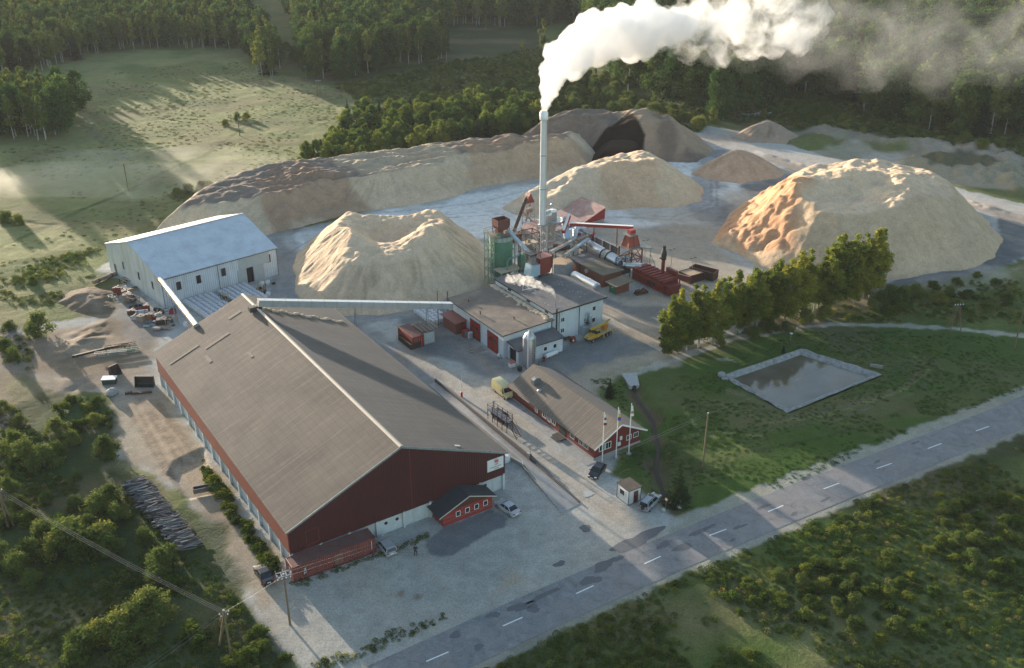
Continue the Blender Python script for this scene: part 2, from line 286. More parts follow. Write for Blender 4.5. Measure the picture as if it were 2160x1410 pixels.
# colour regions: (kind, pixels of its outline or line, colour, feather, edge noise, extra)
PAL=dict(grass=(.125,.15,.045),dry=(.29,.28,.12),green=(.050,.098,.016),dgreen=(.024,.042,.014),gravel=(.40,.38,.34),conc=(.41,.405,.385),
  asph=(.15,.155,.165),dasph=(.11,.118,.13),sand=(.43,.33,.235),dust=(.37,.305,.23),dirt=(.22,.165,.115),brown=(.12,.085,.055),pale=(.50,.45,.40),mud=(.15,.12,.085),forest=(.035,.04,.02),patch=(.165,.17,.185),rear=(.78,.76,.73),spoil=(.38,.31,.255),tracks=(.30,.30,.31))
AREAS=[
 ('a',[(0,150),(200,105),(520,100),(545,160),(640,165),(800,210),(720,240),(700,275),(620,360),(540,385),(330,480),(225,515),(0,560),(-60,400)],'dry',8,8,.55),
 ('a',[(240,150),(420,130),(560,160),(500,185),(300,180)],'grass',6,10,.8),
 ('a',[(430,165),(520,150),(760,180),(740,200),(560,195)],'dry',5,6,.8),
 ('a',[(540,190),(760,190),(690,240),(560,260)],'green',6,8,.35),
 ('a',[(640,166),(960,120),(1150,120),(1150,235),(900,195),(760,205)],'dgreen',6,8,.7),
 ('a',[(740,165),(1100,150),(1140,190),(900,180)],'grass',6,10,.5),
 ('a',[(920,50),(1150,50),(1150,130),(950,120)],'dgreen',4,6,.9),
 ('a',[(1150,120),(1350,200),(1500,250),(1450,280),(1150,240)],'dgreen',4,6,.9),
 ('a',[(1500,240),(1700,190),(2160,300),(2160,350),(1900,300),(1680,290),(1590,270)],'dgreen',4,6,.9),
 ('a',[(0,560),(225,515),(330,470),(380,430),(300,520),(200,575),(120,640),(0,700)],'grass',5,6,.7),('a',[(0,470),(180,445),(300,430),(330,455),(220,500),(120,520),(0,545)],'dry',5,9,.6),('a',[(0,600),(200,540),(215,570),(120,640),(0,680)],'dry',5,9,.45),
 ('a',[(-50,690),(60,690),(240,660),(260,590),(200,570),(345,500),(560,495),(700,470),(900,400),(1230,300),(1400,250),(1600,285),(1740,330),(2200,440),(2200,540),(1890,608),(1700,640),(1400,760),(1320,770),(1235,800),(1300,880),(1300,1000),(1440,1100),(1200,1300),(1000,1420),(640,1420),(600,1380),(540,1290),(470,1190),(400,1050),(330,1010),(250,960),(240,900),(235,830),(120,830),(60,790),(-50,770)],'conc',1.2,1.5,1),
 ('a',[(-60,700),(100,700),(240,655),(265,640),(330,720),(335,835),(235,845),(150,835),(60,800),(-60,790)],'dirt',5,8,.85),
 ('a',[(600,500),(780,455),(1000,415),(1150,385),(1290,370),(1500,330),(1560,400),(1500,470),(1250,490),(1060,500),(900,500),(640,560)],'rear',4,5,.85),
 ('l',[(600,540),(700,480),(900,455),(1050,445)],'tracks',.6,.8,.55,.35),
 ('l',[(610,550),(720,486),(910,462),(1060,452)],'tracks',.6,.8,.55,.35),
 ('l',[(640,480),(800,450),(1000,430),(1120,400)],'tracks',.6,.8,.55,.35),
 ('l',[(1300,450),(1420,458),(1500,430),(1500,380),(1440,350)],'tracks',.6,.8,.55,.35),
 ('l',[(1300,458),(1430,465),(1512,435),(1512,380)],'tracks',.6,.8,.55,.35),
 ('l',[(1280,480),(1400,490),(1500,510)],'tracks',.6,.8,.55,.35),
 ('l',[(600,560),(605,620),(640,670),(720,690),(900,660)],'tracks',.6,.8,.55,.35),
 ('l',[(610,560),(614,616),(650,663),(730,680)],'tracks',.6,.8,.55,.35),
 ('l',[(700,700),(800,760),(900,830),(1040,920),(1180,1020),(1330,1120)],'tracks',.6,.8,.55,.35),
 ('l',[(712,700),(812,758),(915,832),(1052,922),(1192,1020),(1345,1120)],'tracks',.6,.8,.55,.35),
 # far yard dust, plant yard
 ('a',[(1240,470),(1500,480),(1540,540),(1590,600),(1400,740),(1300,620),(1430,600),(1330,540)],'dust',5,4,.75),
 ('a',[(1300,430),(1500,440),(1530,400),(1640,380),(1560,520),(1440,500)],'dust',6,5,.55),
 ('a',[(850,680),(940,660),(1010,740),(1110,790),(1060,800),(940,750),(850,750)],'asph',3,4,.85),
 ('a',[(1100,790),(1180,740),(1260,690),(1400,690),(1410,740),(1230,800),(1180,790)],'dasph',2,3,.75),
 ('a',[(1210,610),(1300,640),(1400,650),(1390,700),(1270,660)],'asph',3,3,.7),
 ('l',[(1270,650),(1330,690),(1400,720)],'sand',3,3,.7,2.5),
 ('l',[(860,745),(940,790),(1010,830),(1080,900),(1190,1010),(1300,1090)],'sand',3,3,.45,3.0),
 ('l',[(720,690),(800,740),(900,800)],'asph',3,3,.5,3.5),
 ('l',[(590,470),(610,560),(615,620),(700,670),(880,660),(1000,610)],'asph',3,3,.45,4),
 ('l',[(1500,460),(1480,400),(1500,345),(1510,325),(1400,320)],'asph',4,4,.6,5),
 ('l',[(1650,340),(1720,370),(1600,395)],'dasph',3,3,.7,4),
 ('a',[(1850,610),(2050,590),(2120,560),(2200,530),(2200,455),(2100,445),(2112,510),(2060,560),(1890,590)],'dasph',1.5,1,.9),
 ('a',[(1860,612),(2050,592),(2200,545),(2200,580),(2060,606),(1900,625)],'sand',2,2,.8),
 ('l',[(1480,290),(1600,318),(1740,355),(1860,385),(2000,412),(2180,455)],'pale',2.5,2.5,.9,5.5),
 ('l',[(1620,335),(1750,372),(1880,395),(2050,432),(2180,470)],'spoil',2,2,.8,3.2),
 ('l',[(1500,290),(1700,283),(1850,300),(2000,318),(2160,340)],'spoil',6,8,.6,7),
 ('a',[(1850,335),(2000,312),(2170,320),(2170,420),(2000,385),(1870,365)],'spoil',5,8,.7),
 ('a',[(1640,330),(1800,300),(1900,330),(1850,370),(1750,350)],'pale',5,6,.6),
 ('a',[(1900,330),(2050,325),(2110,350),(1960,360)],'dgreen',4,6,.7),
 # front lot
 ('a',[(800,1190),(1060,1060),(1150,1110),(1260,1150),(1180,1240),(980,1330),(640,1420),(560,1290),(500,1210),(620,1230)],'gravel',3,4,.85),
 ('a',[(895,1150),(935,1112),(1040,1075),(1070,1095),(1068,1110),(1030,1125),(975,1160),(955,1176),(925,1178),(905,1168)],'patch',.5,.6,.9),
 ('a',[(1060,1215),(1090,1205),(1110,1225),(1080,1245),(1050,1250)],'sand',2,2,.6),
 ('a',[(1140,1150),(1165,1142),(1180,1158),(1150,1168)],'pale',.5,.6,.5),
 ('a',[(835,1250),(850,1247),(858,1258),(840,1262)],'dirt',.6,.8,.8),('a',[(875,1255),(888,1252),(890,1262),(876,1265)],'dirt',.5,.8,.8),
 ('a',[(1040,1140),(1080,1130),(1100,1160),(1110,1190),(1075,1190)],'gravel',2,2,.5),
 # left working strip
 ('a',[(235,830),(330,820),(350,830),(430,950),(520,1080),(590,1180),(600,1240),(560,1290),(480,1190),(400,1040),(330,1010),(245,960)],'dust',2,2,.95),
 ('a',[(290,835),(330,840),(420,945),(350,1000),(300,940),(270,880)],'sand',2,2,.8),
 ('l',[(290,840),(330,900),(400,1000)],'dirt',.4,.6,.7,.3),
 ('l',[(300,838),(342,898),(412,990)],'dirt',.4,.6,.7,.3),
 ('l',[(315,838),(355,890),(428,985)],'dirt',.4,.6,.7,.3),
 ('l',[(270,860),(310,930),(352,1000)],'dirt',.4,.6,.7,.3),
 ('l',[(282,852),(320,920),(366,1004)],'dirt',.4,.6,.7,.3),
 ('l',[(330,842),(372,900),(436,975)],'dirt',.4,.6,.7,.3),
 ('a',[(376,985),(430,962),(445,1010),(400,1035)],'sand',.8,1,.8),
 ('a',[(420,1060),(500,1060),(560,1180),(500,1180)],'dirt',4,5,.55),
 ('a',[(-40,692),(60,690),(60,702),(-40,706)],'asph',1,1,.8),
 ('a',[(60,720),(240,660),(255,700),(330,730),(260,790),(200,790),(60,790)],'dirt',4,5,1),
 ('a',[(100,745),(240,690),(250,730),(150,790)],'sand',4,7,.55),('a',[(150,700),(230,690),(240,720),(160,740)],'brown',4,7,.6),
 ('a',[(160,640),(220,625),(245,650),(220,672),(165,672)],'mud',3,3,.8),
 ('a',[(240,640),(300,610),(345,700),(310,740),(260,720)],'asph',2,2,.6),
 ('a',[(0,800),(60,780),(120,840),(60,900),(0,900)],'dirt',6,8,.5),
 # left scrub
 ('a',[(-80,900),(100,830),(235,860),(250,980),(400,1080),(470,1200),(540,1300),(600,1420),(560,1500),(-80,1500)],'dgreen',3,5,.85),
 ('a',[(-60,1280),(60,1200),(160,1300),(120,1420),(-60,1420)],'dry',6,9,.6),
 ('a',[(250,980),(340,1010),(420,1120),(330,1090)],'dirt',3,4,.5),
 ('l',[(0,800),(15,860),(20,900)],'dirt',2,3,.7,1.0),
 # right of the road
 ('a',[(900,1420),(1400,1200),(1800,1040),(2200,900),(2260,1500),(1000,1500)],'dgreen',3,3,.9),
 ('a',[(1200,1330),(1500,1210),(1700,1130),(2000,1040),(2200,980),(2200,1420),(1300,1420)],'grass',7,8,.8),
 ('a',[(1500,1330),(1640,1290),(1760,1340),(1650,1400),(1500,1400)],'green',5,7,.8),('a',[(1640,1170),(1760,1110),(1800,1150),(1700,1200)],'green',4,6,.7),
 ('a',[(1600,1300),(1730,1260),(1860,1290),(1740,1380)],'dry',6,8,.5),
 # mown bank with the pond
 ('a',[(1235,800),(1330,770),(1400,760),(1700,680),(1900,615),(2200,590),(2200,815),(2000,880),(1750,990),(1600,1060),(1440,1085),(1360,1040),(1300,1000),(1350,900),(1330,870)],'green',1.5,1.5,.95),
 ('a',[(1700,640),(1880,612),(2180,560),(2200,690),(1900,680),(1750,690)],'grass',5,5,.75),
 ('a',[(1950,590),(2100,560),(2160,600),(2000,630)],'pale',4,5,.35),
 ('a',[(1330,960),(1440,900),(1500,980),(1430,1060)],'dgreen',3,3,.5),
 ('a',[(1395,745),(1560,700),(1700,655),(1860,605),(1880,640),(1720,690),(1560,712),(1420,765)],'mud',2,3,.8),
 ('a',[(1720,690),(1840,700),(1850,750),(1770,730)],'mud',3,4,.5),
 ('l',[(1336,812),(1345,835),(1378,880),(1390,940),(1384,985),(1402,1040),(1425,1080)],'brown',1.5,2,.85,1.0),
 ('l',[(1225,812),(1270,785),(1330,770),(1400,758)],'dust',2,2,.9,3.5),
 ('l',[(1340,790),(1450,748),(1560,712),(1690,690),(1760,686),(1900,687),(2000,692),(2200,715)],'gravel',.8,1.2,.8,.9),
 ('w',[(0,0),(1,1)],'gravel',.8,1.2,.75,5.3),
 ('l',[(1530,850),(1660,884),(1760,864),(1920,810),(1945,770),(1880,742)],'mud',.4,.5,.8,.35),
 ('l',[(1545,838),(1662,872),(1750,852),(1890,800),(1910,775),(1860,750)],'dgreen',.4,.4,.6,.25),
 ('l',[(1500,860),(1620,905),(1760,885),(1930,830),(1985,780),(1930,735),(1860,712)],'mud',.5,.7,.6,.28),
 ('l',[(1510,848),(1625,892),(1755,873),(1915,820),(1965,778),(1915,742)],'dry',.5,.7,.6,.28),
 ('l',[(1420,930),(1500,910),(1600,920)],'dry',.5,.7,.6,.28),
 ('l',[(1430,1000),(1560,960),(1750,920),(1950,850),(2150,780)],'dgreen',.5,.7,.6,.28),
 ('l',[(1440,860),(1470,900),(1520,930)],'dry',.5,.7,.6,.28),
 ('l',[(1700,640),(1800,650),(1950,665),(2150,650)],'dgreen',.5,.7,.6,.28),
 ('l',[(1540,825),(1600,850),(1625,862)],'mud',1,1.5,.7,.6),
 ('l',[(1525,758),(1550,762)],'conc',.7,1,.6,.7),
 # meadow tracks
 ('l',[(-20,530),(60,495),(180,440),(275,400),(370,352),(430,330),(480,292),(520,265),(600,235),(720,205)],'green',.8,.8,.7,1.0),
 ('l',[(180,268),(215,300),(262,335)],'mud',.6,.8,.7,.5),
 ('l',[(190,268),(228,300),(270,332)],'mud',.6,.8,.6,.4),
 ('l',[(545,350),(600,300),(680,262),(760,245)],'green',.8,1.2,.5,.9),
 ('l',[(20,480),(180,440),(300,395),(360,370)],'dgreen',.5,.8,.5,.5),
]
def paint_ground(x,y):
    col=np.empty(x.shape+(3,)); col[:]=PAL['grass']; gr=np.ones(x.shape)
    for a in AREAS:
        P=Gn(a[1]) if a[0]!='w' else ROADW; lo=P.min(0)-30; hi=P.max(0)+30
        m=(x>lo[0])&(x<hi[0])&(y>lo[1])&(y<hi[1])
        if not m.any(): continue
        xx,yy=x[m],y[m]
        d=sdist(xx,yy,P) if a[0]=='a' else a[6]-sdist(xx,yy,P,False)
        sc=max(1.2,a[4]*1.8); d=d+fbm(xx,yy,sc,4,len(a[1])*7+int(P[0][0])%50)*a[4]
        k=sst(-a[3]/2,a[3]/2,d)*a[5]
        c=np.array(PAL[a[2]]); col[m]=col[m]*(1-k[:,None])+c*k[:,None]
        g=1.0 if a[2] in('grass','dry','green','dgreen','forest') else 0.0
        gr[m]=gr[m]*(1-k)+g*k
    return col,gr
def mottle(x,y,col,gr):
    a=fbm(x,y,14,5,3); b=fbm(x,y,2.2,4,9); c=fbm(x,y,40,3,13)
    f=1+a*.16+b*.20; col=col*f[...,None]
    # meadows: straw and green drifts
    k=(sst(-.1,.5,fbm(x,y*1.6,22,5,21))*.55*gr)[...,None]; col=col*(1-k)+np.array((.20,.155,.085))*k*.9
    k=(sst(.0,.6,fbm(x,y,15,5,27))*.5*gr)[...,None]; col=col*(1-k)+np.array((.055,.10,.03))*k
    # wheel dust in yards
    k=(sst(.05,.6,fbm(x*.8+y*.5,y*.25-x*.3,6,4,41))*.35*(1-gr))[...,None]; col=col*(1-k)+np.array((.44,.36,.28))*k
    k=(sst(.25,.6,b)*.28*(1-gr))[...,None]; col=col*(1-k)+np.array((.13,.115,.10))*k
    return np.clip(col,.008,.8)
col,gr=paint_ground(GX,GY); _grcache=gr
GZ=ground_h(GX,GY)
col=mottle(GX,GY,col,gr); _grcache=None
def grid_obj(name,X,Y,Z,colr,g,material,keep=None,parent=None):
    ny,nx=X.shape; co=np.stack([X,Y,Z],-1).reshape(-1,3)
    idx=np.arange(ny*nx).reshape(ny,nx)
    q=np.stack([idx[:-1,:-1],idx[:-1,1:],idx[1:,1:],idx[1:,:-1]],-1).reshape(-1,4)
    if keep is not None:
        kf=keep.reshape(-1)[q].any(1); q=q[kf]; used=np.unique(q); rm=np.full(ny*nx,-1); rm[used]=np.arange(len(used)); q=rm[q]
        co=co[used]; colr=colr.reshape(-1,3)[used]; g=g.reshape(-1)[used]
    me=bpy.data.meshes.new(name); me.vertices.add(len(co)); me.vertices.foreach_set('co',co.ravel())
    me.loops.add(q.size); me.loops.foreach_set('vertex_index',q.ravel().astype(np.int32))
    me.polygons.add(len(q)); me.polygons.foreach_set('loop_start',np.arange(0,q.size,4,dtype=np.int32))
    me.polygons.foreach_set('loop_total',np.full(len(q),4,dtype=np.int32)); me.update(calc_edges=True)
    me.polygons.foreach_set('use_smooth',np.ones(len(q),bool))
    a=me.attributes.new('albedo','FLOAT_COLOR','POINT'); a.data.foreach_set('color',np.concatenate([colr.reshape(-1,3),np.ones((len(co),1))],1).ravel().astype(np.float32))
    a=me.attributes.new('grassy','FLOAT','POINT'); a.data.foreach_set('value',g.reshape(-1).astype(np.float32))
    me.materials.append(material); me.update()
    o=bpy.data.objects.new(name,me); C.objects.link(o)
    if parent: o.parent=parent
    return o
def earth_material():
    m,t,b=newmat('earth'); at=N(t,'ShaderNodeAttribute',attribute_name='albedo'); ag=N(t,'ShaderNodeAttribute',attribute_name='grassy')
    v=coords(t); n1=noi(t,v,3.2,6,.75); n2=noi(t,v,.55,5,.7,.5); n3=noi(t,v,.09,4,.6)
    c=mixc(t,1.0,at.outputs['Color'],ramp(t,n1,[(.25,(.55,.57,.55)),(.5,(.95,.95,.95)),(.8,(1.35,1.33,1.25))]),'MULTIPLY')
    c=mixc(t,1.0,c,ramp(t,n2,[(.3,(.84,.85,.84)),(.7,(1.1,1.1,1.08))]),'MULTIPLY')
    n4=noi(t,v,9.5,3,.8); c=mixc(t,1.0,c,ramp(t,n4,[(.32,(.70,.70,.70)),(.5,(1,1,1)),(.66,(1.3,1.3,1.28))]),'MULTIPLY')
    t.links.new(c,b.inputs['Base Color']); b.inputs['Roughness'].default_value=.95; b.inputs['Specular IOR Level'].default_value=.15
    h=mth(t,'ADD',mth(t,'MULTIPLY',n1,.35),n2)
    st=mth(t,'MULTIPLY_ADD',ag.outputs['Fac'],.45,.12)
    bn=N(t,'ShaderNodeBump'); bn.inputs['Distance'].default_value=.5; t.links.new(st,bn.inputs['Strength']); t.links.new(h,bn.inputs['Height']); t.links.new(bn.outputs[0],b.inputs['Normal'])
    return m
EARTH=earth_material()
ground=grid_obj('ground',GX,GY,GZ,col,gr,EARTH); tag(ground,kind='structure')
def gz(x,y): return float(ground_h(np.array([float(x)]),np.array([float(y)]))[0])
# ------------------------------------------------------------------ pond lining and water
mb=MB(); pc=POND.mean(0)
def inset(k): return [tuple(pc+(p-pc)*k) for p in POND]
outer,mid,inner=inset(1.06),inset(1.0),inset(.80)
n=4; steps=14
V=[];F=[]
def ringpts(P,z,j):
    out=[]
    for i in range(4):
        a=np.array(P[i]); b=np.array(P[(i+1)%4])
        for s in range(steps):
            q=a+(b-a)*s/steps; w_=(random.random()-.5)*j; out.append((q[0]+w_,q[1]+w_,z+(random.random()-.5)*j*.5))
    return out
rings=[ringpts(inset(1.05),-.08,.35),ringpts(inset(1.03),.14,.3),ringpts(inset(1.0),.2,.3),ringpts(inset(.96),-.1,.3),ringpts(inset(.88),-.62,.25),ringpts(inset(.80),-1.1,.1)]
k=4*steps
for r in rings: V+=r
for j in range(len(rings)-1):
    for i in range(k): F.append((j*k+i,j*k+(i+1)%k,(j+1)*k+(i+1)%k,(j+1)*k+i))
mb.add(V,F); LIN=mat('lining_concrete',(.35,.35,.34),.9,0,.35,1.3,(.12,.12,.10),.45)
o=mb.build('pond_lining',LIN); tag(o,'pale worn concrete rim around the square muddy pond','pond lining')
m,t,b=newmat('muddy_water'); v=coords(t); nn=noi(t,v,.12,5,.6)
t.links.new(ramp(t,nn,[(.35,(.115,.095,.066)),(.65,(.17,.15,.115))]),b.inputs['Base Color']); b.inputs['Roughness'].default_value=.06; b.inputs['IOR'].default_value=1.6
bump(t,b,noi(t,v,1.5,3),.04,.02)
mb=MB(); mb.add([(p[0],p[1],-.56) for p in inset(.955)],[(0,1,2,3)]); o=mb.build('pond_water',m); tag(o,kind='structure')
m,t,b=newmat('stream_water'); b.inputs['Base Color'].default_value=(.03,.026,.02,1); b.inputs['Roughness'].default_value=.5; b.inputs['Specular IOR Level'].default_value=.15
mb=MB(); pts=STREAM; L=[];Rr=[]
for i,p in enumerate(pts):
    a=pts[max(0,i-1)]; c=pts[min(len(pts)-1,i+1)]; d=(c-a)/np.linalg.norm(c-a); nrm=np.array([-d[1],d[0]])
    L.append((*(p+nrm*.32),-.74)); Rr.append((*(p-nrm*.32),-.74))
mb.add(L+Rr,[(i,i+1,len(L)+i+1,len(L)+i) for i in range(len(L)-1)]); o=mb.build('stream_water',m); tag(o,kind='structure')
# ------------------------------------------------------------------ main road
def strip(name,cl,wl,wr,z,mats,parent=None,jit=0,seg=2.0,sm=None):
    """ribbon along a centre line given in world xy; offsets wl (left, negative) and wr"""
    P=[np.array(p) for p in cl]; D=[0]
    for a,b in zip(P[:-1],P[1:]): D.append(D[-1]+np.linalg.norm(b-a))
    nseg=int(D[-1]/seg); out=[]
    for i in range(nseg+1):
        s=D[-1]*i/nseg; j=max(0,min(len(P)-2,np.searchsorted(D,s)-1)); f=(s-D[j])/(D[j+1]-D[j]); p=P[j]+(P[j+1]-P[j])*f
        j0=max(0,j-1); j2=min(len(P)-1,j+2); d=P[j+1]-P[j]; d=d/np.linalg.norm(d); nr=np.array([-d[1],d[0]])
        out.append((p,nr))
    vs=[]
    for p,nr in out:
        a=p+nr*(wl+(random.random()-.5)*jit); b_=p+nr*(wr+(random.random()-.5)*jit); vs+= [(a[0],a[1],z),(b_[0],b_[1],z)]
    mb=MB(); mb.add(vs,[(2*i,2*i+1,2*i+3,2*i+2) for i in range(nseg)]); o=mb.build(name,mats,parent); return o
m,t,b=newmat('old_asphalt'); v=coords(t); vr=coords(t,(1,1,1))
n1=noi(t,v,5,5,.7); n2=noi(t,v,.35,6,.75,1.2); n3=noi(t,v,.12,4,.6)
c=ramp(t,n2,[(.30,(.11,.11,.112)),(.42,(.185,.185,.188)),(.62,(.245,.242,.238)),(.8,(.31,.295,.28))])
c=mixc(t,1.0,c,ramp(t,n1,[(.3,.75),(.7,1.2)]),'MULTIPLY'); c=mixc(t,ramp(t,n3,[(.45,0.0),(.7,.5)]),c,(.24,.20,.18))
vo=N(t,'ShaderNodeTexVoronoi'); vo.feature='DISTANCE_TO_EDGE'; vo.inputs['Scale'].default_value=.3; 
wv=N(t,'ShaderNodeVectorMath',operation='ADD'); nv=N(t,'ShaderNodeTexNoise'); nv.inputs['Scale'].default_value=.5; t.links.new(v,nv.inputs[0]); t.links.new(v,wv.inputs[0]); t.links.new(nv.outputs[1],wv.inputs[1]); t.links.new(wv.outputs[0],vo.inputs[0])
c=mixc(t,ramp(t,vo.outputs[0],[(.0015,.5),(.008,0.0)]),c,(.05,.05,.055))
t.links.new(c,b.inputs['Base Color']); b.inputs['Roughness'].default_value=.85; bump(t,b,n1,.2,.02); ASPH=m
VERGE=mat('gravel_verge',(.36,.33,.29),.95,0,.35,2.5,(.17,.16,.11),.4)
road=strip('road',cl,-3.75,3.35,.03,ASPH,jit=0); tag(road,kind='structure')
LINE=mat('road_line_paint',(.80,.80,.78),.6,0,.08,3)
for a,b_ in dash:
    A,B=G(*a),G(*b_); c_=(A+B)/2; dd=(B-A); L_=dd.length; an=math.atan2(dd.y,dd.x)
    mb=MB(); mb.add([(-L_/2,-.09,0),(L_/2,-.09,0),(L_/2,.09,0),(-L_/2,.09,0)],[(0,1,2,3)])
    o=mb.build('road_line',LINE,road,loc=(c_.x,c_.y,.036),rz=an)
# bitumen repairs lying on the carriageway and the entrance
PATCH=mat('bitumen_patch',(.135,.138,.145),.85,0,.3,3)
def blotch(px,py,rx,ry,an,z=.034,seed=0,mt=None,name='asphalt_patch'):
    g=G(px,py); rr=random.Random(seed or px*31+py); pts=[]; ph=[rr.uniform(0,6) for _ in range(3)]
    for i in range(22):
        t_=2*math.pi*i/22; r=1+.22*math.sin(2*t_+ph[0])+.14*math.sin(3*t_+ph[1])+.08*math.sin(7*t_+ph[2])+rr.uniform(-.05,.05); x=math.cos(t_)*rx*r; y=math.sin(t_)*ry*r
        pts.append((g.x+x*math.cos(an)-y*math.sin(an),g.y+x*math.sin(an)+y*math.cos(an),z))
    mb=MB(); mb.add(pts,[tuple(range(22))]); o=mb.build(name,mt or PATCH); tag(o,kind='structure'); return o
for q in [(1272,1195,1.8,.8),(1345,1140,4.2,1.3),(1300,1180,1.1,.5),(1150,1255,3.2,.35),(1100,1280,2.0,.7),(1440,1155,1.8,.6),(1480,1120,2.2,.5),(1400,1150,1.2,.6),(1245,1225,1.4,.9),(1125,1285,1.0,.6),
          (1040,1298,.9,.6),(1560,1112,1.2,.35),(1610,1070,1.6,.3),(1700,1010,1.0,.35),(1760,980,.8,.3),(1850,975,.8,.25),(1930,935,.9,.25),(1675,1085,.9,.3),(1740,1055,1.0,.25),(960,1340,.9,.5),(1010,1365,.8,.4),(1180,1190,.8,.6),(1235,1115,1.0,.7),(1545,1140,.7,.25)]:
    blotch(*q,R(32))
# ------------------------------------------------------------------ sawdust and spoil piles
def heap_material(name,rough=.95):
    m,t,b=newmat(name); at=N(t,'ShaderNodeAttribute',attribute_name='albedo')
    v=coords(t); n1=noi(t,v,2.2,6,.72); n2=noi(t,v,.45,5,.65,.4)
    c=mixc(t,1.0,at.outputs['Color'],ramp(t,n1,[(.3,(.82,.80,.78)),(.7,(1.12,1.1,1.08))]),'MULTIPLY')
    c=mixc(t,1.0,c,ramp(t,n2,[(.3,(.85,.84,.82)),(.7,(1.1,1.1,1.1))]),'MULTIPLY')
    n4=noi(t,v,9,4,.7); c=mixc(t,1.0,c,ramp(t,n4,[(.3,(.80,.79,.77)),(.7,(1.16,1.15,1.13))]),'MULTIPLY')
    t.links.new(c,b.inputs['Base Color']); b.inputs['Roughness'].default_value=rough; b.inputs['Specular IOR Level'].default_value=.1
    bump(t,b,mth(t,'ADD',n2,mth(t,'MULTIPLY_ADD',n1,.55,mth(t,'MULTIPLY',n4,.18))),.6,.5); return m
HEAP=heap_material('sawdust')
def heap(name,label,cat,toe,top,slope=.68,c_side=(.55,.45,.31),c_top=(.60,.50,.36),bumps=(),rill=.5,rough=.5,res=.5,steps=0,seed=1,patches=(),wave=0,wsc=6.5,aniso=1.0,kk=1.2,edge=1.4):
    P=Gn(toe); lo=P.min(0)-1; hi=P.max(0)+1
    X,Y=np.meshgrid(np.arange(lo[0],hi[0],res),np.arange(lo[1],hi[1],res))
    d=sdist(X,Y,P)+fbm(X,Y,9,3,seed)*edge
    cx_,cy_=P.mean(0); ang=np.arctan2(Y-cy_,X-cx_); rad=np.hypot(X-cx_,Y-cy_)
    # erosion rills run down the flanks
    ri=np.abs(fbm(ang*rad.mean()/1.6+fbm(X,Y,7,2,seed+6)*1.6,rad*.16+fbm(X,Y,9,2,seed+7)*.8,1.5,4,seed+5))
    S=d*slope
    T=np.full_like(X,float(top))+fbm(X,Y,11,4,seed+2)*rough*1.6
    if wave: T=T+wave*(1-np.abs(fbm((X*.9+Y*.42)*aniso,(Y*.9-X*.42),wsc,4,seed+8))*2.2)*.6-wave*.35
    for (bx,by,bz,amp,r) in bumps:
        g=G(bx,by,bz); rr=np.hypot((X-g.x),(Y-g.y)); T=T+amp*np.exp(-(rr/r)**2)
    k=kk; h=-k*np.logaddexp(-S/k,-T/k)          # soft minimum
    h=h-rill*ri*sst(.3,3,d)*sst(0,1.5,T-S+.3)
    h=h+fbm(X,Y,2.3,3,seed+9)*.16*rough*2*sst(0,2,d)
    h=np.where(d<.15,-.4,np.maximum(h,-.4))
    ontop=sst(-.4,1.0,S-T)
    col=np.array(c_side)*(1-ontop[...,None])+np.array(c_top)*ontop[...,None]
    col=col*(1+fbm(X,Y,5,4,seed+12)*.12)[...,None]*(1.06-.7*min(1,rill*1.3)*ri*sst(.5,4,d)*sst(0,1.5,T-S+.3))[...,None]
    for (pp,pc_,f,st) in patches:
        h=h+(sst(-1,2.5,sdist(X,Y,Gn(pp)))*sst(.4,2.5,d)*(f-1)*(np.abs(fbm(X,Y,4.5,4,seed+31))*2.2-.6))
        fe=.5 if pc_ is CHOC else 2.2; k2=(sst(-fe,fe,sdist(X,Y,Gn(pp))+fbm(X,Y,7,5,seed+20)*(1.5 if pc_ is CHOC else 6))*st)[...,None]; col=col*(1-k2)+np.array(pc_)*k2
    g=G(sum(p[0] for p in toe)/len(toe),sum(p[1] for p in toe)/len(toe))
    o=grid_obj(name,X-cx_,Y-cy_,h,col,np.zeros_like(X),HEAP,keep=(d>-.6)); o.location=(cx_,cy_,.0); tag(o,label,cat); return o
CREAM=(.62,.49,.355); TAN=(.50,.39,.27); PINK=(.50,.35,.24); GREYB=(.20,.155,.125); CHOC=(.012,.006,.005)
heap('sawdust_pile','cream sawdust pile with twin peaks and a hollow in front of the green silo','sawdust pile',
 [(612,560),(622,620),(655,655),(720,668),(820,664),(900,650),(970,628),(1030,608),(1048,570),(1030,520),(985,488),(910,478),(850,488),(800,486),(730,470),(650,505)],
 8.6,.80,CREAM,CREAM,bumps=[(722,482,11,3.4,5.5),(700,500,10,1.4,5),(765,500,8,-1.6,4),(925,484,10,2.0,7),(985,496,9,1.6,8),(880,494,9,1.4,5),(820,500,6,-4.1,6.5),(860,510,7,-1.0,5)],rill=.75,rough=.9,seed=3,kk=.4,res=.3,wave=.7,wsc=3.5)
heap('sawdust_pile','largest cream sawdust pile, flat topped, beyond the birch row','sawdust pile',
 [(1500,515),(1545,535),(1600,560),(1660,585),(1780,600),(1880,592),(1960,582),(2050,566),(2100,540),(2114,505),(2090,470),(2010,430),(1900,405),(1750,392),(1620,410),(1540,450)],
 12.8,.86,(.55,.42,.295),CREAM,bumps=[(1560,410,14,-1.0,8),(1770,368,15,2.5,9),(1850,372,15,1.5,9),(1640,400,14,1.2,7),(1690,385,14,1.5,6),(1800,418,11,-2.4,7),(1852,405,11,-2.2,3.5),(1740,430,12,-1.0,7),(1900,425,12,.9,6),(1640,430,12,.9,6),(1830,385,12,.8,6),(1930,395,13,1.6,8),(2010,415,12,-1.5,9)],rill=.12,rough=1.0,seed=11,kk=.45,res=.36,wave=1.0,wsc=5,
 patches=[([(1480,500),(1540,440),(1640,440),(1690,500),(1660,560),(1560,545)],(.56,.30,.17),2.2,.8)])
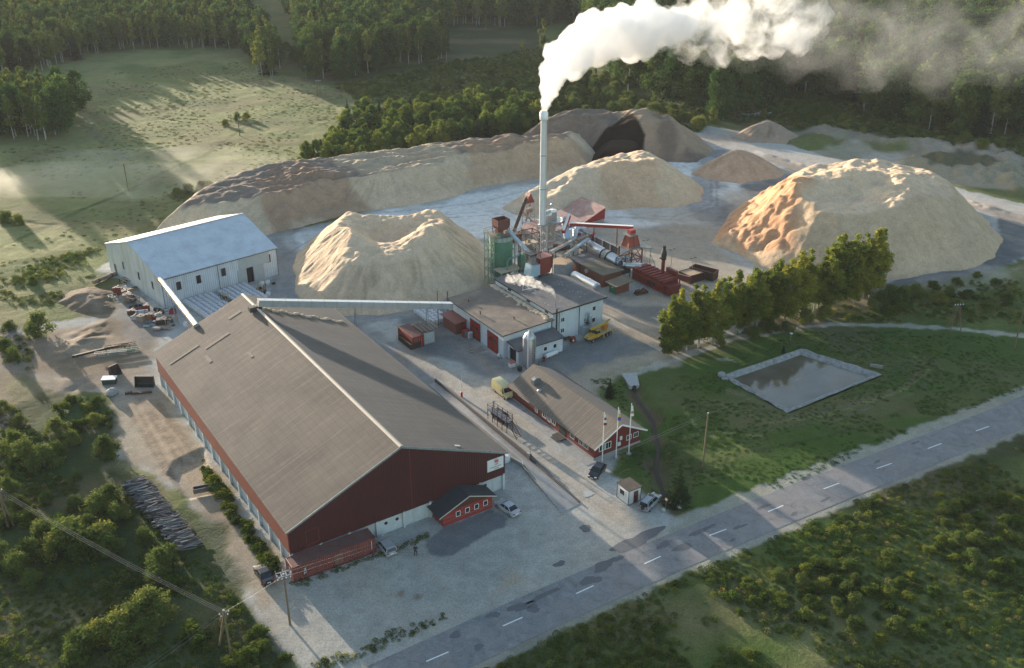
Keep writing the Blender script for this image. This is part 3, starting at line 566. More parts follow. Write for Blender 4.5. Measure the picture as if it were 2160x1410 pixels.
heap('sawdust_pile','pale sawdust pile just behind the tall white chimney','sawdust pile',
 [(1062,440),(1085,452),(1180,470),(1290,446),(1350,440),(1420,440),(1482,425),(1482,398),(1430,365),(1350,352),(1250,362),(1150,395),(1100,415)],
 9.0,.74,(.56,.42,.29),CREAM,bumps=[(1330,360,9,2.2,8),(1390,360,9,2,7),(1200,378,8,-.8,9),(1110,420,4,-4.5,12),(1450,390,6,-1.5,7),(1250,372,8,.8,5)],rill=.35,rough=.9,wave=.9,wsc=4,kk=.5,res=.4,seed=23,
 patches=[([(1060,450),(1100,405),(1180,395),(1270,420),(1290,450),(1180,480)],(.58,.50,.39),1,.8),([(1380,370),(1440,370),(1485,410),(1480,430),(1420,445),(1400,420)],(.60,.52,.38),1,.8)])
heap('sawdust_pile','small conical sawdust pile between the pale pile and the haul road','sawdust pile',
 [(1452,368),(1500,382),(1560,388),(1640,378),(1662,366),(1610,345),(1550,338),(1490,345)],6.5,.72,(.50,.36,.26),TAN,bumps=[(1540,318,7,2.2,6)],rill=.5,seed=31,kk=1.0)
heap('wood_chip_ridge','long weathered tan and grey wood residue ridge behind the yard','wood chip ridge',
 [(322,490),(380,505),(470,505),(560,496),(620,484),(690,466),(740,452),(860,434),(960,418),(1000,396),(1060,388),(1150,376),(1250,362),(1262,335),(1250,300),(1120,318),(960,330),(800,352),(640,372),(540,390),(440,420),(370,450)],
 8.2,.9,(.57,.465,.34),(.235,.195,.165),bumps=[(400,440,7,-2.0,14),(1000,330,9,-1.0,8),(1230,310,9,1.2,10)],rill=.45,rough=.9,wave=2.0,wsc=3.6,aniso=.3,kk=.5,res=.45,seed=47,
 patches=[([(560,420),(640,400),(740,430),(760,455),(660,470),(590,500),(540,470)],(.33,.215,.15),1.8,.7),([(940,360),(1010,350),(1180,340),(1240,345),(1250,365),(1000,395)],(.44,.29,.19),1.5,.6),
          ([(700,380),(900,360),(980,375),(980,400),(800,425),(740,420)],(.56,.46,.33),1,.6)])
heap('bark_pile','dark grey brown layered bark heap on the far side of the ridge','bark pile',
 [(1060,330),(1240,325),(1330,340),(1470,342),(1505,318),(1470,290),(1380,275),(1250,270),(1150,278),(1080,300)],
 10.0,.8,(.22,.17,.14),(.19,.155,.13),bumps=[(1170,262,11,2.0,12),(1300,262,11,-1,9),(1390,280,11,2.2,9),(1340,330,6,-7,7)],rill=.5,rough=1.0,wave=2.4,wsc=4.2,aniso=.3,kk=.6,res=.5,seed=59,
 patches=[([(1300,290),(1420,270),(1510,320),(1440,350),(1330,330)],(.42,.31,.22),1,.75),([(1380,300),(1420,290),(1440,345),(1390,345)],(.17,.13,.105),1,.8),([(1240,325),(1320,300),(1360,325),(1345,362),(1250,362)],CHOC,1,1)])
heap('bark_pile','near black fresh bark heap at the gap in the long ridge','bark pile',
 [(1236,352),(1262,360),(1330,356),(1372,344),(1372,325),(1320,315),(1250,318)],5.5,1.1,CHOC,(.03,.018,.012),rill=.3,seed=61,res=.6)
heap('spoil_heap','grey pink spoil heap beside the start of the haul road','spoil heap',
 [(1535,292),(1580,302),(1660,305),(1690,290),(1640,270),(1590,262)],5.5,.7,(.36,.28,.22),(.40,.33,.27),bumps=[(1590,258,6,2.2,6)],rill=.7,seed=71,wave=.8)
heap('spoil_heap','dark earth heap with straw streaks left of the white warehouse','spoil heap',
 [(118,640),(150,662),(215,668),(250,650),(245,618),(200,602),(150,612)],1.6,.5,(.17,.135,.10),(.26,.21,.16),rill=.4,seed=77,wave=.7,res=.35)
# dug bank beside the long wall
# ------------------------------------------------------------------ red storage hall
def roof_material(name,base,light,dark,sheet=(1.05,1.75),streaks=True,axis=0):
    m,t,b=newmat(name); v=coords(t)
    br=N(t,'ShaderNodeTexBrick'); br.offset=0; br.inputs['Scale'].default_value=1.0; br.inputs['Brick Width'].default_value=sheet[0] if axis==0 else sheet[1]
    br.inputs['Row Height'].default_value=sheet[1] if axis==0 else sheet[0]; br.inputs['Mortar Size'].default_value=.035; br.inputs['Mortar Smooth'].default_value=.6
    br.inputs['Color1'].default_value=(.95,.95,.95,1); br.inputs['Color2'].default_value=(1.05,1.04,1.02,1); br.inputs['Mortar'].default_value=(.58,.57,.56,1)
    t.links.new(v,br.inputs['Vector'])
    sv=coords(t,(.09,1.6,.09) if axis==0 else (1.6,.09,.09)); n1=noi(t,sv,1.5,6,.75); n2=noi(t,v,.12,4,.6); n3=noi(t,v,6,4,.7)
    c=mixc(t,ramp(t,n2,[(.40,0.0),(.60,1.0)]),base,dark); c=mixc(t,ramp(t,n1,[(.5,0.0),(.70,.8)]),c,light)
    c=mixc(t,1.0,c,br.outputs[0],'MULTIPLY'); c=mixc(t,1.0,c,ramp(t,n3,[(.3,.8),(.7,1.15)]),'MULTIPLY')
    t.links.new(c,b.inputs['Base Color']); b.inputs['Roughness'].default_value=.9
    sx=N(t,'ShaderNodeSeparateXYZ'); t.links.new(v,sx.inputs[0])
    r=mth(t,'SINE',mth(t,'MULTIPLY',sx.outputs[1 if axis==0 else 0],2*math.pi/.35)); bump(t,b,mth(t,'ADD',r,n3),.25,.04); return m
ROOFB=roof_material('fibre_cement_roof',(.122,.099,.082),(.215,.176,.14),(.085,.071,.062))
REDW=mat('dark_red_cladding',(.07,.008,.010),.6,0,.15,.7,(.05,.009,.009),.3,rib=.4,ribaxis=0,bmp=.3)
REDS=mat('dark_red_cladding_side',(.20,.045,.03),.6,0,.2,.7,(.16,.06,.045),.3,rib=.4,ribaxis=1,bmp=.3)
PANEL=mat('concrete_panels',(.56,.60,.60),.85,0,.2,.8,(.36,.36,.33),.3,streak=True)
TRIM=mat('zinc_trim',(.34,.38,.38),.5,.3,.3,3,(.15,.16,.15),.4)
W,L=35.1,63.4
A0=G(606,1122,6.7); A0.z=0
wh=Fr('storage_hall','huge dark red storage hall with brown ridged roof and pale base panels','hall',0,0,o=A0)
mb=MB()   # base wall as a shell
mb.box(.35,W-.35,.35,.6,0,2.9); mb.box(.35,W-.35,L-.6,L-.35,0,6.5); mb.box(.35,.6,.6,L-.6,0,2.9); mb.box(W-.6,W-.35,.6,L-.6,0,5.6)
wh.b(mb,'base_wall',PANEL)
for i in range(9):
    x=.18+i*(W-.36)/8; mb=MB(); mb.box(-.2,.2,-.13,.22,0,2.95); wh.b(mb,'pillar',PANEL,loc=(x,.13,0))
for i in range(1,16):
    mb=MB(); mb.box(-.14,.22,-.19,.19,0,2.95); wh.b(mb,'pillar',PANEL,loc=(.14,i*L/15-.2,0))
for i,x in enumerate((14.7,16.5,21.9,31.7)):   # round vents
    mb=MB(); mb.cyl((0,0,0),(0,-.05,0),.27,n=12); wh.b(mb,'vent',DARK,loc=(x,.345,1.75))
mb=MB()
mb.add([(0,0,2.75),(W,0,2.75),(W,0,6.75),(W/2,0,13.9),(0,0,6.75),(0,.12,2.75),(W,.12,2.75),(W,.12,6.75),(W/2,.12,13.9),(0,.12,6.75)],
  [(0,1,2,3,4),(9,8,7,6,5),(0,5,6,1),(1,6,7,2),(2,7,8,3),(3,8,9,4),(4,9,5,0)])
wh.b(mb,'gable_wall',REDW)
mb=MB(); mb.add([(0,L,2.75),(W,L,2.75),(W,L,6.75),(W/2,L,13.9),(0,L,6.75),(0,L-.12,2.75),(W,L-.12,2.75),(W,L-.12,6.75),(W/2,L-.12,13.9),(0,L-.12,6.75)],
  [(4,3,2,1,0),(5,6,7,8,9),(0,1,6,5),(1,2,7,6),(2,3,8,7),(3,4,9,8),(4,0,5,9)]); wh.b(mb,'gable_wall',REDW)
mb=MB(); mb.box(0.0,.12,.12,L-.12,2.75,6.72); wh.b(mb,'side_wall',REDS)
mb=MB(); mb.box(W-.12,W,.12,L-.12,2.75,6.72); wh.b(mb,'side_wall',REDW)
def slab(e0,e1,y0,y1,th=.14):  # roof plane from (x,z) to (x,z)
    mb=MB(); (xa,za),(xb,zb)=e0,e1
    return mb.add([(xa,y0,za),(xb,y0,zb),(xb,y1,zb),(xa,y1,za),(xa,y0,za+th),(xb,y0,zb+th),(xb,y1,zb+th),(xa,y1,za+th)],[(0,3,2,1),(4,5,6,7),(0,1,5,4),(1,2,6,5),(2,3,7,6),(3,0,4,7)])
sl=(14-6.72)/(W/2)
wh.b(slab((-.35,6.72-.35*sl),(W/2,14),-.25,L+.3),'roof_slope',ROOFB)
ROOFSH=roof_material('shaded_slope_roof',(.088,.084,.083),(.13,.118,.108),(.07,.068,.068))  # same sheets as the sunny slope, its shade painted into the colour
wh.b(slab((W+.35,6.72-.35*sl),(W/2,14),-.25,L+.3),'roof_slope',ROOFSH)
mb=MB(); mb.obox((W/2-.15,L/2,14.21),(.34,L+.6,.05),ry=-math.atan(sl)); mb.obox((W/2+.15,L/2,14.21),(.34,L+.6,.05),ry=math.atan(sl))
wh.b(mb,'ridge_cap',mat('ridge_metal',(.50,.44,.36),.7,.1,.2,2))
mb=MB(); mb.beam((-.35,-.3,6.72-.35*sl+.05),(W/2,-.3,14.05),.06,.34); mb.beam((W/2,-.3,14.05),(W+.35,-.3,6.72-.35*sl+.05),.06,.34); wh.b(mb,'verge_trim',TRIM)
mb=MB(); mb.tube([(W+.45,-.2,6.55),(W+.45,L,6.55)],.09); wh.b(mb,'gutter',DSTEEL)
mb=MB(); mb.box(-.05,.05,-.05,.07,2.8,6.7); wh.b(mb,'corner_trim',REDS)
# a few loose and patched sheets on the sunny slope
for (x,y,w_,l_) in ((3.5,L-7,6,.5),(9,L-9.5,5,.6),(14,L-5,2.6,.8),(6,L-13,.6,3),(11.4,L-20,.5,2.0)):
    mb=MB(); zz=6.72+x*sl+.16; mb.obox((0,0,0),(w_,l_,.05),ry=-math.atan(sl)); wh.b(mb,'patch_sheet',mat('patch_sheet',(.22,.18,.14),.9,0,.3,2),loc=(x,y,zz+.02))
# sawdust drift under the conveyor head
mb=MB()
for i in range(26):
    a=i/25; x=W/2+1+a*15; y=L-7.5+math.sin(i*1.3)*.5-a*1.0; z=14-(x-W/2)*sl+.16
    r=.35+.25*random.random(); mb.lathe([(r,z-.1),(r*.8,z+.08),(r*.3,z+.17),(.02,z+.19)],9,(x,y))
wh.b(mb,'sawdust_drift',HEAP2:=mat('loose_sawdust',(.52,.42,.30),.95,0,.2,4),smooth=True)
mb=MB(); mb.obox((W/2-.9,L-7.6,14.25),(1.3,1.1,.9)); mb.obox((W/2+.3,L-7.8,14.3),(.7,.9,.6),.3); wh.b(mb,'conveyor_inlet',DSTEEL)
mb=MB(); mb.obox((0,0,0),(.9,.3,.06),ry=math.atan(sl)); wh.b(mb,'roof_plate',WHITEM,loc=(W/2+9.8,1.0,14-9.8*sl+.22))
mb=MB(); mb.ring(-.9,.9,-1.1,1.1,.06,-.05,0); wh.b(mb,'hatch_frame',REDS,loc=(3.4,0,4.5)); mb=MB(); mb.box(-.04,.04,-.03,0,-5,5); wh.b(mb,'cladding_seam',REDS,loc=(18.9,0,8.0))
# company sign on the gable
def text(name,body,size,material,parent,loc,rot=(R(90),0,0),ext=.01,align='CENTER'):
    cu=bpy.data.curves.new(name,'FONT'); cu.body=body; cu.size=size; cu.align_x=align; cu.align_y='CENTER'; cu.extrude=ext
    o=bpy.data.objects.new(name,cu); C.objects.link(o); dg=bpy.context.evaluated_depsgraph_get()
    me=bpy.data.meshes.new_from_object(o.evaluated_get(dg)); me.materials.clear(); me.materials.append(material)
    bpy.data.objects.remove(o); o=bpy.data.objects.new(name,me); C.objects.link(o); o.parent=parent; o.location=loc; o.rotation_euler=rot; return o
mb=MB(); mb.box(-1.45,1.45,-.07,0,-1.02,1.02); sign=wh.b(mb,'sign_board',WHITEM,loc=(W-1.75,0,5.25)); sign['label']='white company sign board with red round emblem and dark lettering'
INK=mat('dark_ink',(.05,.09,.12),.6); REDI=mat('red_ink',(.55,.03,.03),.5)
mb=MB()
for i in range(20):
    a,b_=2*math.pi*i/20,2*math.pi*(i+1)/20
    mb.beam((.36*math.cos(a),0,.36*math.sin(a)),(.36*math.cos(b_),0,.36*math.sin(b_)),.07,.03)
for k in (-.14,0,.14): mb.box(-.25,.25,-.02,.01,k-.045,k+.045)
mb.build('emblem',REDI,sign,loc=(.15,-.09,.52))
text('lettering','Latgran',.26,REDI,sign,(.15,-.085,-.02)); text('lettering','Kokskaidu granulu',.27,INK,sign,(0,-.085,-.40)); text('lettering','razotne',.27,INK,sign,(.15,-.085,-.74))
# ------------------------------------------------------------------ lean-to hut with black gable roof
p0=wh.w(G(935,1112)); p1=wh.w(G(1040,1072)); hx0,hx1,hy0=p0.x,p1.x,p0.y
BRED=mat('bright_red_boards',(.34,.035,.025),.6,0,.15,1,(.22,.03,.02),.25,rib=.22,ribaxis=2,bmp=.3)
BROOF=mat('black_felt_roof',(.045,.05,.055),.85,0,.25,1.0)
h=Fr('entrance_hut','small bright red hut with black gable roof built against the big hall','hut',0,0,o=wh.o+Matrix.Rotation(R(SITE),3,'Z')@Vector((hx0,hy0,0)))
hw=hx1-hx0; hd=-.15-hy0; 
mb=MB(); mb.yprism([(0,0),(hw,0),(hw,2.35),(hw/2,4.0),(0,2.35)],0,hd); h.b(mb,'wall',[BRED])
mb=MB(); mb.add([(.02,-.05,2.3),(hw-.02,-.05,2.3),(hw/2,-.05,3.95)],[(0,1,2)]); h.b(mb,'gable_boards',mat('brown_boards',(.10,.03,.022),.7,0,.2,2))
rs=1.65/(hw/2)
def gslab(xa,za,xb,zb,y0,y1,th=.1): return slab((xa,za),(xb,zb),y0,y1,th)
h.b(gslab(-.9,2.35-.9*rs,hw/2,4.02,-.55,hd+.3),'roof_slope',BROOF); h.b(gslab(hw+.5,2.35-.5*rs,hw/2,4.02,-.55,hd),'roof_slope',BROOF)
mb=MB(); mb.beam((-.9,-.57,2.42-.9*rs),(hw/2,-.57,4.09),.05,.16); mb.beam((hw/2,-.57,4.09),(hw+.5,-.57,2.42-.5*rs),.05,.16); h.b(mb,'barge_board',mat('cream_trim',(.55,.50,.42),.6,0,.1,2))
GL=glass()
def window(fr,x,y,z,w_,h_,face='-y',frame=WHITEM,fw=.09,mull=True,name='window',gl=None):
    """window with frame, glazing bars and a pane sub-part; x,y,z is the middle of the opening on the wall face"""
    mb=MB()
    if face in('-y','+y'):
        s=-1 if face=='-y' else 1; y0,y1=sorted((y,y+s*.06)); mb.ring(-w_/2,w_/2,-h_/2,h_/2,fw,y0-y,y1-y)
        if mull: mb.box(-.03,.03,min(s*.02,s*.05),max(s*.02,s*.05),-h_/2,h_/2)
        g=MB(); g.box(-w_/2,w_/2,min(s*.004,s*.018),max(s*.004,s*.018),-h_/2,h_/2)
    else:
        s=-1 if face=='-x' else 1; mb.ringy(-w_/2,w_/2,-h_/2,h_/2,fw,min(0,s*.06),max(0,s*.06))
        if mull: mb.box(min(s*.02,s*.05),max(s*.02,s*.05),-.03,.03,-h_/2,h_/2)
        g=MB(); g.box(min(s*.004,s*.018),max(s*.004,s*.018),-w_/2,w_/2,-h_/2,h_/2)
    f=fr.b(mb,name,frame,loc=(x,y,z)); g.build('pane',gl or GL,f); return f
for i in range(4): window(h,hw*.30+i*hw*.185,0,1.35,.62,.75,mull=False,fw=.08)
# ------------------------------------------------------------------ white warehouse
o=G(337,590,6.7); o.z=0; rz=math.degrees(math.atan2(212.5-193.5,-55.1+75.9))
ww=Fr('metal_warehouse','long pale metal warehouse with a pitched galvanised roof, beyond the hall','warehouse',0,0,o=o,rot=rz)
Lw=28.2; Ww=ww.w((lambda g:Vector((g.x,g.y,0)))(G(215,516,6.7))).y; zr=11.2
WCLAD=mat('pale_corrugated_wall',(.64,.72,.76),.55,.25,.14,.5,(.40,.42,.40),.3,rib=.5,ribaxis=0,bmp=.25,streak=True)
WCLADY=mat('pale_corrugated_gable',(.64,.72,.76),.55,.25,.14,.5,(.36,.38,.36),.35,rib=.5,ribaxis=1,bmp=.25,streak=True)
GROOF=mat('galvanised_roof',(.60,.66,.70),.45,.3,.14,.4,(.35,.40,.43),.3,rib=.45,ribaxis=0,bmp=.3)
mb=MB(); mb.box(0,18.0,0,.15,0,6.7); mb.box(18,Lw,0,.15,3.9,6.7); mb.box(18,20.2,0,.15,0,3.9); mb.box(21.9,Lw,0,.15,0,3.9)
mb.box(0,Lw,Ww-.15,Ww,0,6.7); ww.b(mb,'side_wall',WCLAD)
for x0,x1 in ((0,.15),(Lw-.15,Lw)):
    mb=MB(); mb.add([(x,y,z) for x in (x0,x1) for y,z in ((.15,0),(Ww-.15,0),(Ww-.15,6.7),(Ww/2,zr),(.15,6.7))],[(0,4,3,2,1),(5,6,7,8,9),(0,1,6,5),(1,2,7,6),(2,3,8,7),(3,4,9,8),(4,0,5,9)]); ww.b(mb,'gable_wall',WCLADY)
sw=(zr-6.7)/(Ww/2)
def xslab(ya,za,yb,zb,x0,x1,th=.12):
    mb=MB(); return mb.add([(x0,ya,za),(x1,ya,za),(x1,yb,zb),(x0,yb,zb),(x0,ya,za+th),(x1,ya,za+th),(x1,yb,zb+th),(x0,yb,zb+th)],[(0,3,2,1),(4,5,6,7),(0,1,5,4),(1,2,6,5),(2,3,7,6),(3,0,4,7)])
ww.b(xslab(-.3,6.72-.3*sw,Ww/2,zr+.02,-.25,Lw+.25),'roof_slope',GROOF); ww.b(xslab(Ww+.3,6.72-.3*sw,Ww/2,zr+.02,-.25,Lw+.25),'roof_slope',GROOF)
mb=MB(); mb.box(-.2,Lw+.2,Ww/2-.25,Ww/2+.25,zr+.15,zr+.2); ww.b(mb,'ridge_cap',STEEL)
mb=MB(); mb.tube([(-.1,-.4,6.55),(Lw,-.4,6.55)],.08); mb.tube([(.1,-.25,6.5),(.1,-.25,0)],.05); mb.tube([(13.2,-.25,6.5),(13.2,-.25,0)],.06); mb.tube([(Lw-.1,-.2,6.5),(Lw-.1,-.2,0)],.05); ww.b(mb,'gutter',DSTEEL)
mb=MB(); mb.box(18.4,26.2,-.06,-.01,3.75,6.2); ww.b(mb,'patch_panel',mat('grey_panel',(.42,.46,.45),.7,.1,.15,1))
mb=MB(); mb.box(17.9,20.15,-.1,-.02,0,3.7); ww.b(mb,'sliding_door',mat('grey_panel'  ,(.4,.4,.4)))
mb=MB(); mb.box(21.95,24.6,-.1,-.02,0,3.7); ww.b(mb,'sliding_door',mat('grey_panel',(.4,.4,.4)))
mb=MB(); mb.box(20.2,21.9,.3,.35,0,3.9); ww.b(mb,'doorway',DARK)
WWG=glass('dull_glass',(.035,.03,.028))
for x,z in ((3.9,4.1),(8.6,4.3),(14.6,4.35),(26.0,4.6)): window(ww,x,0,z,1.1,1.9,mull=False,fw=.05,frame=PANEL,gl=WWG)
for y in (4.6,11.8,20.3): window(ww,0,y,3.9,.95,1.9,'-x',mull=False,fw=.05,frame=PANEL,gl=WWG)
mb=MB(); mb.box(-.05,.0,25.2,26.4,0,2.6); ww.b(mb,'side_door',mat('brown_door',(.13,.07,.04),.7))
# ------------------------------------------------------------------ long office building
o=G(1253,942,3.0); o.z=0
of=Fr('office_building','long low dark red office with a brown tiled gable roof','office building',0,0,o=o)
ow,ol=10.6,24.6; oz=5.4
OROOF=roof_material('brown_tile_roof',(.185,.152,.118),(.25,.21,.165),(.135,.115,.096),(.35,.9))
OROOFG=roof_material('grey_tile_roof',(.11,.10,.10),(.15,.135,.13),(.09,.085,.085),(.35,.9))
OWALL=mat('barn_red_boards',(.17,.022,.018),.65,0,.15,1.5,(.11,.018,.014),.25,rib=.2,ribaxis=1,bmp=.2)
mb=MB(); mb.box(.4,.52,.4,ol-.4,.35,2.75); mb.box(ow-.52,ow-.4,.4,ol-.4,.35,2.75); of.b(mb,'side_wall',OWALL)
for y0,y1 in ((.4,.52),(ol-.52,ol-.4)):
    mb=MB(); mb.yprism([(.52,.35),(ow-.52,.35),(ow-.52,2.75),(ow/2,4.95),(.52,2.75)],y0,y1); of.b(mb,'gable_wall',OWALL)
mb=MB(); mb.box(.34,ow-.34,.34,ol-.34,0,.36); of.b(mb,'plinth',CONC)
so=(oz-2.65)/(ow/2)
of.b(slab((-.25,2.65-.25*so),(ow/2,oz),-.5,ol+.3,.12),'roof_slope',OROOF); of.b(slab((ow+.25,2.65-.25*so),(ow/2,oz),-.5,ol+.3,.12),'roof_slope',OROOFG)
mb=MB(); mb.beam((-.3,-.53,2.68-.25*so),(ow/2,-.53,oz+.06),.05,.26); mb.beam((ow/2,-.53,oz+.06),(ow+.3,-.53,2.68-.25*so),.05,.26); of.b(mb,'barge_board',WHITEM)
mb=MB(); mb.box(ow/2-.12,ow/2+.12,-.5,ol+.3,oz+.1,oz+.18); of.b(mb,'ridge_cap',OROOF)
g1=of.p(1132,803,4.0); mb=MB(); mb.yprism([(-.75,0),(.75,-.55),(.75,1.05),(-.2,1.25),(-.75,.9)],-.45,.45); of.b(mb,'chimney_stack',mat('lead_clad',(.16,.18,.18),.6,.2,.2,2),loc=(3.0,ol-3.9,4.15))
mb=MB(); mb.lathe([(.25,0),(.25,.25),(.42,.3),(.3,.42),(.05,.47)],14); of.b(mb,'roof_vent',STEEL,loc=(2.2,ol-6.2,3.75),smooth=True)
for y in (22.0,20.8,19.6): window(of,.4,y,2.05,.9,.35,'-x',mull=False,fw=.08)
for y,hh in ((16.7,1.3),(14.3,1.1),(12.9,1.3),(11.6,1.1),(6.3,1.1),(3.9,1.1),(2.5,1.1)): window(of,.4,y,1.75,.62 if hh>1.2 else .95,hh,'-x',fw=.1)
for x in (2.0,3.3): window(of,x,.4,1.85,1.0,1.1,'-y',fw=.1)
for x in (7.7,9.2): window(of,x,.4,1.85,.9,.8,'-y',fw=.09)
mb=MB(); mb.box(.36,.395,8.2,9.9,.35,2.5); of.b(mb,'porch_doorway',DARK)
mb=MB(); mb.box(-.9,.34,7.9,10.2,0,.3); mb.box(-1.5,-.9,8.2,9.9,0,.15); of.b(mb,'doorstep',mat('dark_boards',(.06,.05,.045),.8))
mb=MB(); mb.box(-.22,.22,-.16,0,-.35,.35); mb.cyl((0,-.17,0),(0,-.19,0),.24,n=14); of.b(mb,'air_conditioner',WHITEM,loc=(5.9,.39,2.35)); 
mb=MB(); mb.box(-.3,.3,-.25,0,-.3,.3); of.b(mb,'air_conditioner',WHITEM,loc=(5.5,.39,1.4))
# ------------------------------------------------------------------ gatekeeper's booth
b0=G(1325,1067); bo=Fr('gate_booth','small white booth with a flat dark roof beside the entrance','booth',0,0,o=b0,rot=33)
pl=bo.p(1299,1050); pr=bo.p(1347,1057); bw,bd=2.35,2.75
mb=MB(); mb.box(0,bw,0,bd,.12,2.55); bo.b(mb,'wall',mat('white_booth',(.70,.70,.68),.5,0,.1,1,(.5,.45,.38),.2,rib=.2,ribaxis=0))
mb=MB(); mb.box(-.12,bw+.12,-.12,bd+.12,2.55,2.68); bo.b(mb,'roof',mat('brown_felt',(.10,.075,.06),.9,0,.3,1))
mb=MB(); mb.box(-.03,bw+.03,-.03,bd+.03,0,.12); [mb.box(x-.05,x+.05,y-.05,y+.05,.12,2.55) for x in (0,bw) for y in (0,bd)]; bo.b(mb,'corner_frame',mat('blue_grey_trim',(.06,.09,.14),.6))
mb=MB(); mb.box(bw*.42,bw*.78,-.04,0,.12,2.15); d_=bo.b(mb,'door',mat('dark_red_door',(.10,.02,.02),.5)); mb=MB(); mb.box(bw*.74,bw*.76,-.08,-.04,1.05,1.15); mb.build('handle',STEEL,d_)
window(bo,0,bd*.55,1.6,1.1,.9,'-x',mull=False)
mb=MB(); mb.tube([(.3,bd-.3,2.68),(.1,bd-.3,4.6)],.025,6); mb.box(.1,2.0,bd-.33,bd-.27,4.5,4.6); bo.b(mb,'roof_mast',RUST)
# ------------------------------------------------------------------ the pellet works, laid out in plant coordinates (origin = tall chimney)
PO=G(1143,548)
def PW(x,y,z=0.0): return PO+Matrix.Rotation(R(SITE),3,'Z')@Vector((x,y,z))
class PT:
    def __init__(s,name,label,cat,x,y,group=None): s.x,s.y=x,y; s.e=thing(name,label,cat,PW(x,y),SITE,group)
    def b(s,mb,name,m,loc=None,**k): return mb.build(name,m,s.e,loc=(-s.x,-s.y,0) if loc is None else loc,**k)
def frust(mb,x0,x1,y0,y1,z0,X0,X1,Y0,Y1,z1): return mb.add([(x0,y0,z0),(x1,y0,z0),(x1,y1,z0),(x0,y1,z0),(X0,Y0,z1),(X1,Y0,z1),(X1,Y1,z1),(X0,Y1,z1)],[(0,3,2,1),(4,5,6,7),(0,1,5,4),(1,2,6,5),(2,3,7,6),(3,0,4,7)])
def lattice(mb,x0,x1,y0,y1,z0,z1,w=.16,lv=2,diag=True):
    for x in (x0,x1):
        for y in (y0,y1): mb.beam((x,y,z0),(x,y,z1),w)
    for k in range(1,lv+1):
        z=z0+(z1-z0)*k/lv
        mb.beam((x0,y0,z),(x1,y0,z),w*.8); mb.beam((x0,y1,z),(x1,y1,z),w*.8); mb.beam((x0,y0,z),(x0,y1,z),w*.8); mb.beam((x1,y0,z),(x1,y1,z),w*.8)
        if diag:
            zb=z0+(z1-z0)*(k-1)/lv; mb.beam((x0,y0,zb),(x1,y0,z),w*.6); mb.beam((x0,y0,z),(x0,y1,zb),w*.6); mb.beam((x1,y0,zb),(x1,y1,z),w*.6)
def rail(mb,x0,x1,y0,y1,z,h=1.0,w=.05):
    for x,y in ((x0,y0),(x1,y0),(x1,y1),(x0,y1)): mb.beam((x,y,z),(x,y,z+h),w)
    for hh in (h*.5,h):
        mb.beam((x0,y0,z+hh),(x1,y0,z+hh),w); mb.beam((x1,y0,z+hh),(x1,y1,z+hh),w); mb.beam((x1,y1,z+hh),(x0,y1,z+hh),w); mb.beam((x0,y1,z+hh),(x0,y0,z+hh),w)
def ladder(mb,p,q,w=.5,sp=.35,side=(1,0,0),t=.05):
    p,q=Vector(p),Vector(q); s=Vector(side)*w/2; mb.beam(p-s,q-s,t); mb.beam(p+s,q+s,t); n=int((q-p).length/sp)
    for i in range(1,n): c=p+(q-p)*i/n; mb.beam(c-s,c+s,t*.8)
# chimney
t=PT('chimney','tall slim white chimney giving off a thick white plume','chimney',0,0)
CHW=mat('white_chimney',(.72,.75,.78),.35,.2,.08,.6,(.55,.56,.55),.2,streak=True)
mb=MB(); mb.cyl((0,0,9.2),(0,0,18),.80,.78,24,False); mb.cyl((0,0,18),(0,0,34.4),.76,.70,24,False); t.b(mb,'stack',CHW,smooth=True)
for z,r_ in ((17.9,.95),(9.0,1.05),(26,.84)): mb=MB(); mb.cyl((0,0,z),(0,0,z+.2),r_,n=24); t.b(mb,'flange',STEEL)
mb=MB(); mb.lathe([(.72,34.2),(.98,34.5),(.98,36.0),(.74,36.3),(.74,36.5),(.62,36.5),(.6,34.8)],24); t.b(mb,'crown',CHW,smooth=True)
mb=MB(); mb.cyl((0,0,0),(0,0,9.1),.42,n=16); lattice(mb,-.95,.95,-.95,.95,0,9.0,.14,4); t.b(mb,'support_frame',STEEL)
mb=MB(); ladder(mb,(.3,-.86,9.3),(.3,-.82,34.5),.45,.6); t.b(mb,'ladder',STEEL)
# white production hall: low wing, tall block, front annex
WALLW=mat('white_rendered_wall',(.62,.67,.69),.85,0,.12,.6,(.42,.43,.42),.28,streak=True)
FELT=mat('felt_roof',(.15,.125,.105),.92,0,.2,.35,(.30,.235,.17),.35)
FELTD=mat('grey_felt_roof',(.12,.12,.125),.92,0,.2,.5,(.22,.20,.18),.3)
EDGE=mat('dark_roof_edge',(.05,.045,.045),.7,0,.2,2)
DOORR=mat('red_workshop_door',(.30,.02,.016),.5,0,.2,1.2,(.2,.03,.02),.25)
t=PT('production_hall','low white workshop wing with brown felt roof and two red doors','workshop',-36.6,-38.6)
mb=MB(); mb.box(-36.4,-25,-38.4,-17.6,0,4.95); t.b(mb,'wall',WALLW)
mb=MB(); mb.add([(-36.9,-38.95,5.0),(-24.62,-38.95,5.35),(-24.62,-17.2,5.35),(-36.9,-17.2,5.0),(-36.9,-38.95,5.16),(-24.62,-38.95,5.51),(-24.62,-17.2,5.51),(-36.9,-17.2,5.16)],[(0,3,2,1),(4,5,6,7),(0,1,5,4),(1,2,6,5),(2,3,7,6),(3,0,4,7)]); t.b(mb,'roof',FELT)
mb=MB(); mb.beam((-36.95,-39,5.1),(-24.6,-39,5.45),.06,.22); mb.beam((-36.95,-39,5.1),(-36.95,-17.2,5.1),.06,.2); t.b(mb,'roof_edge',EDGE)
mb=MB()
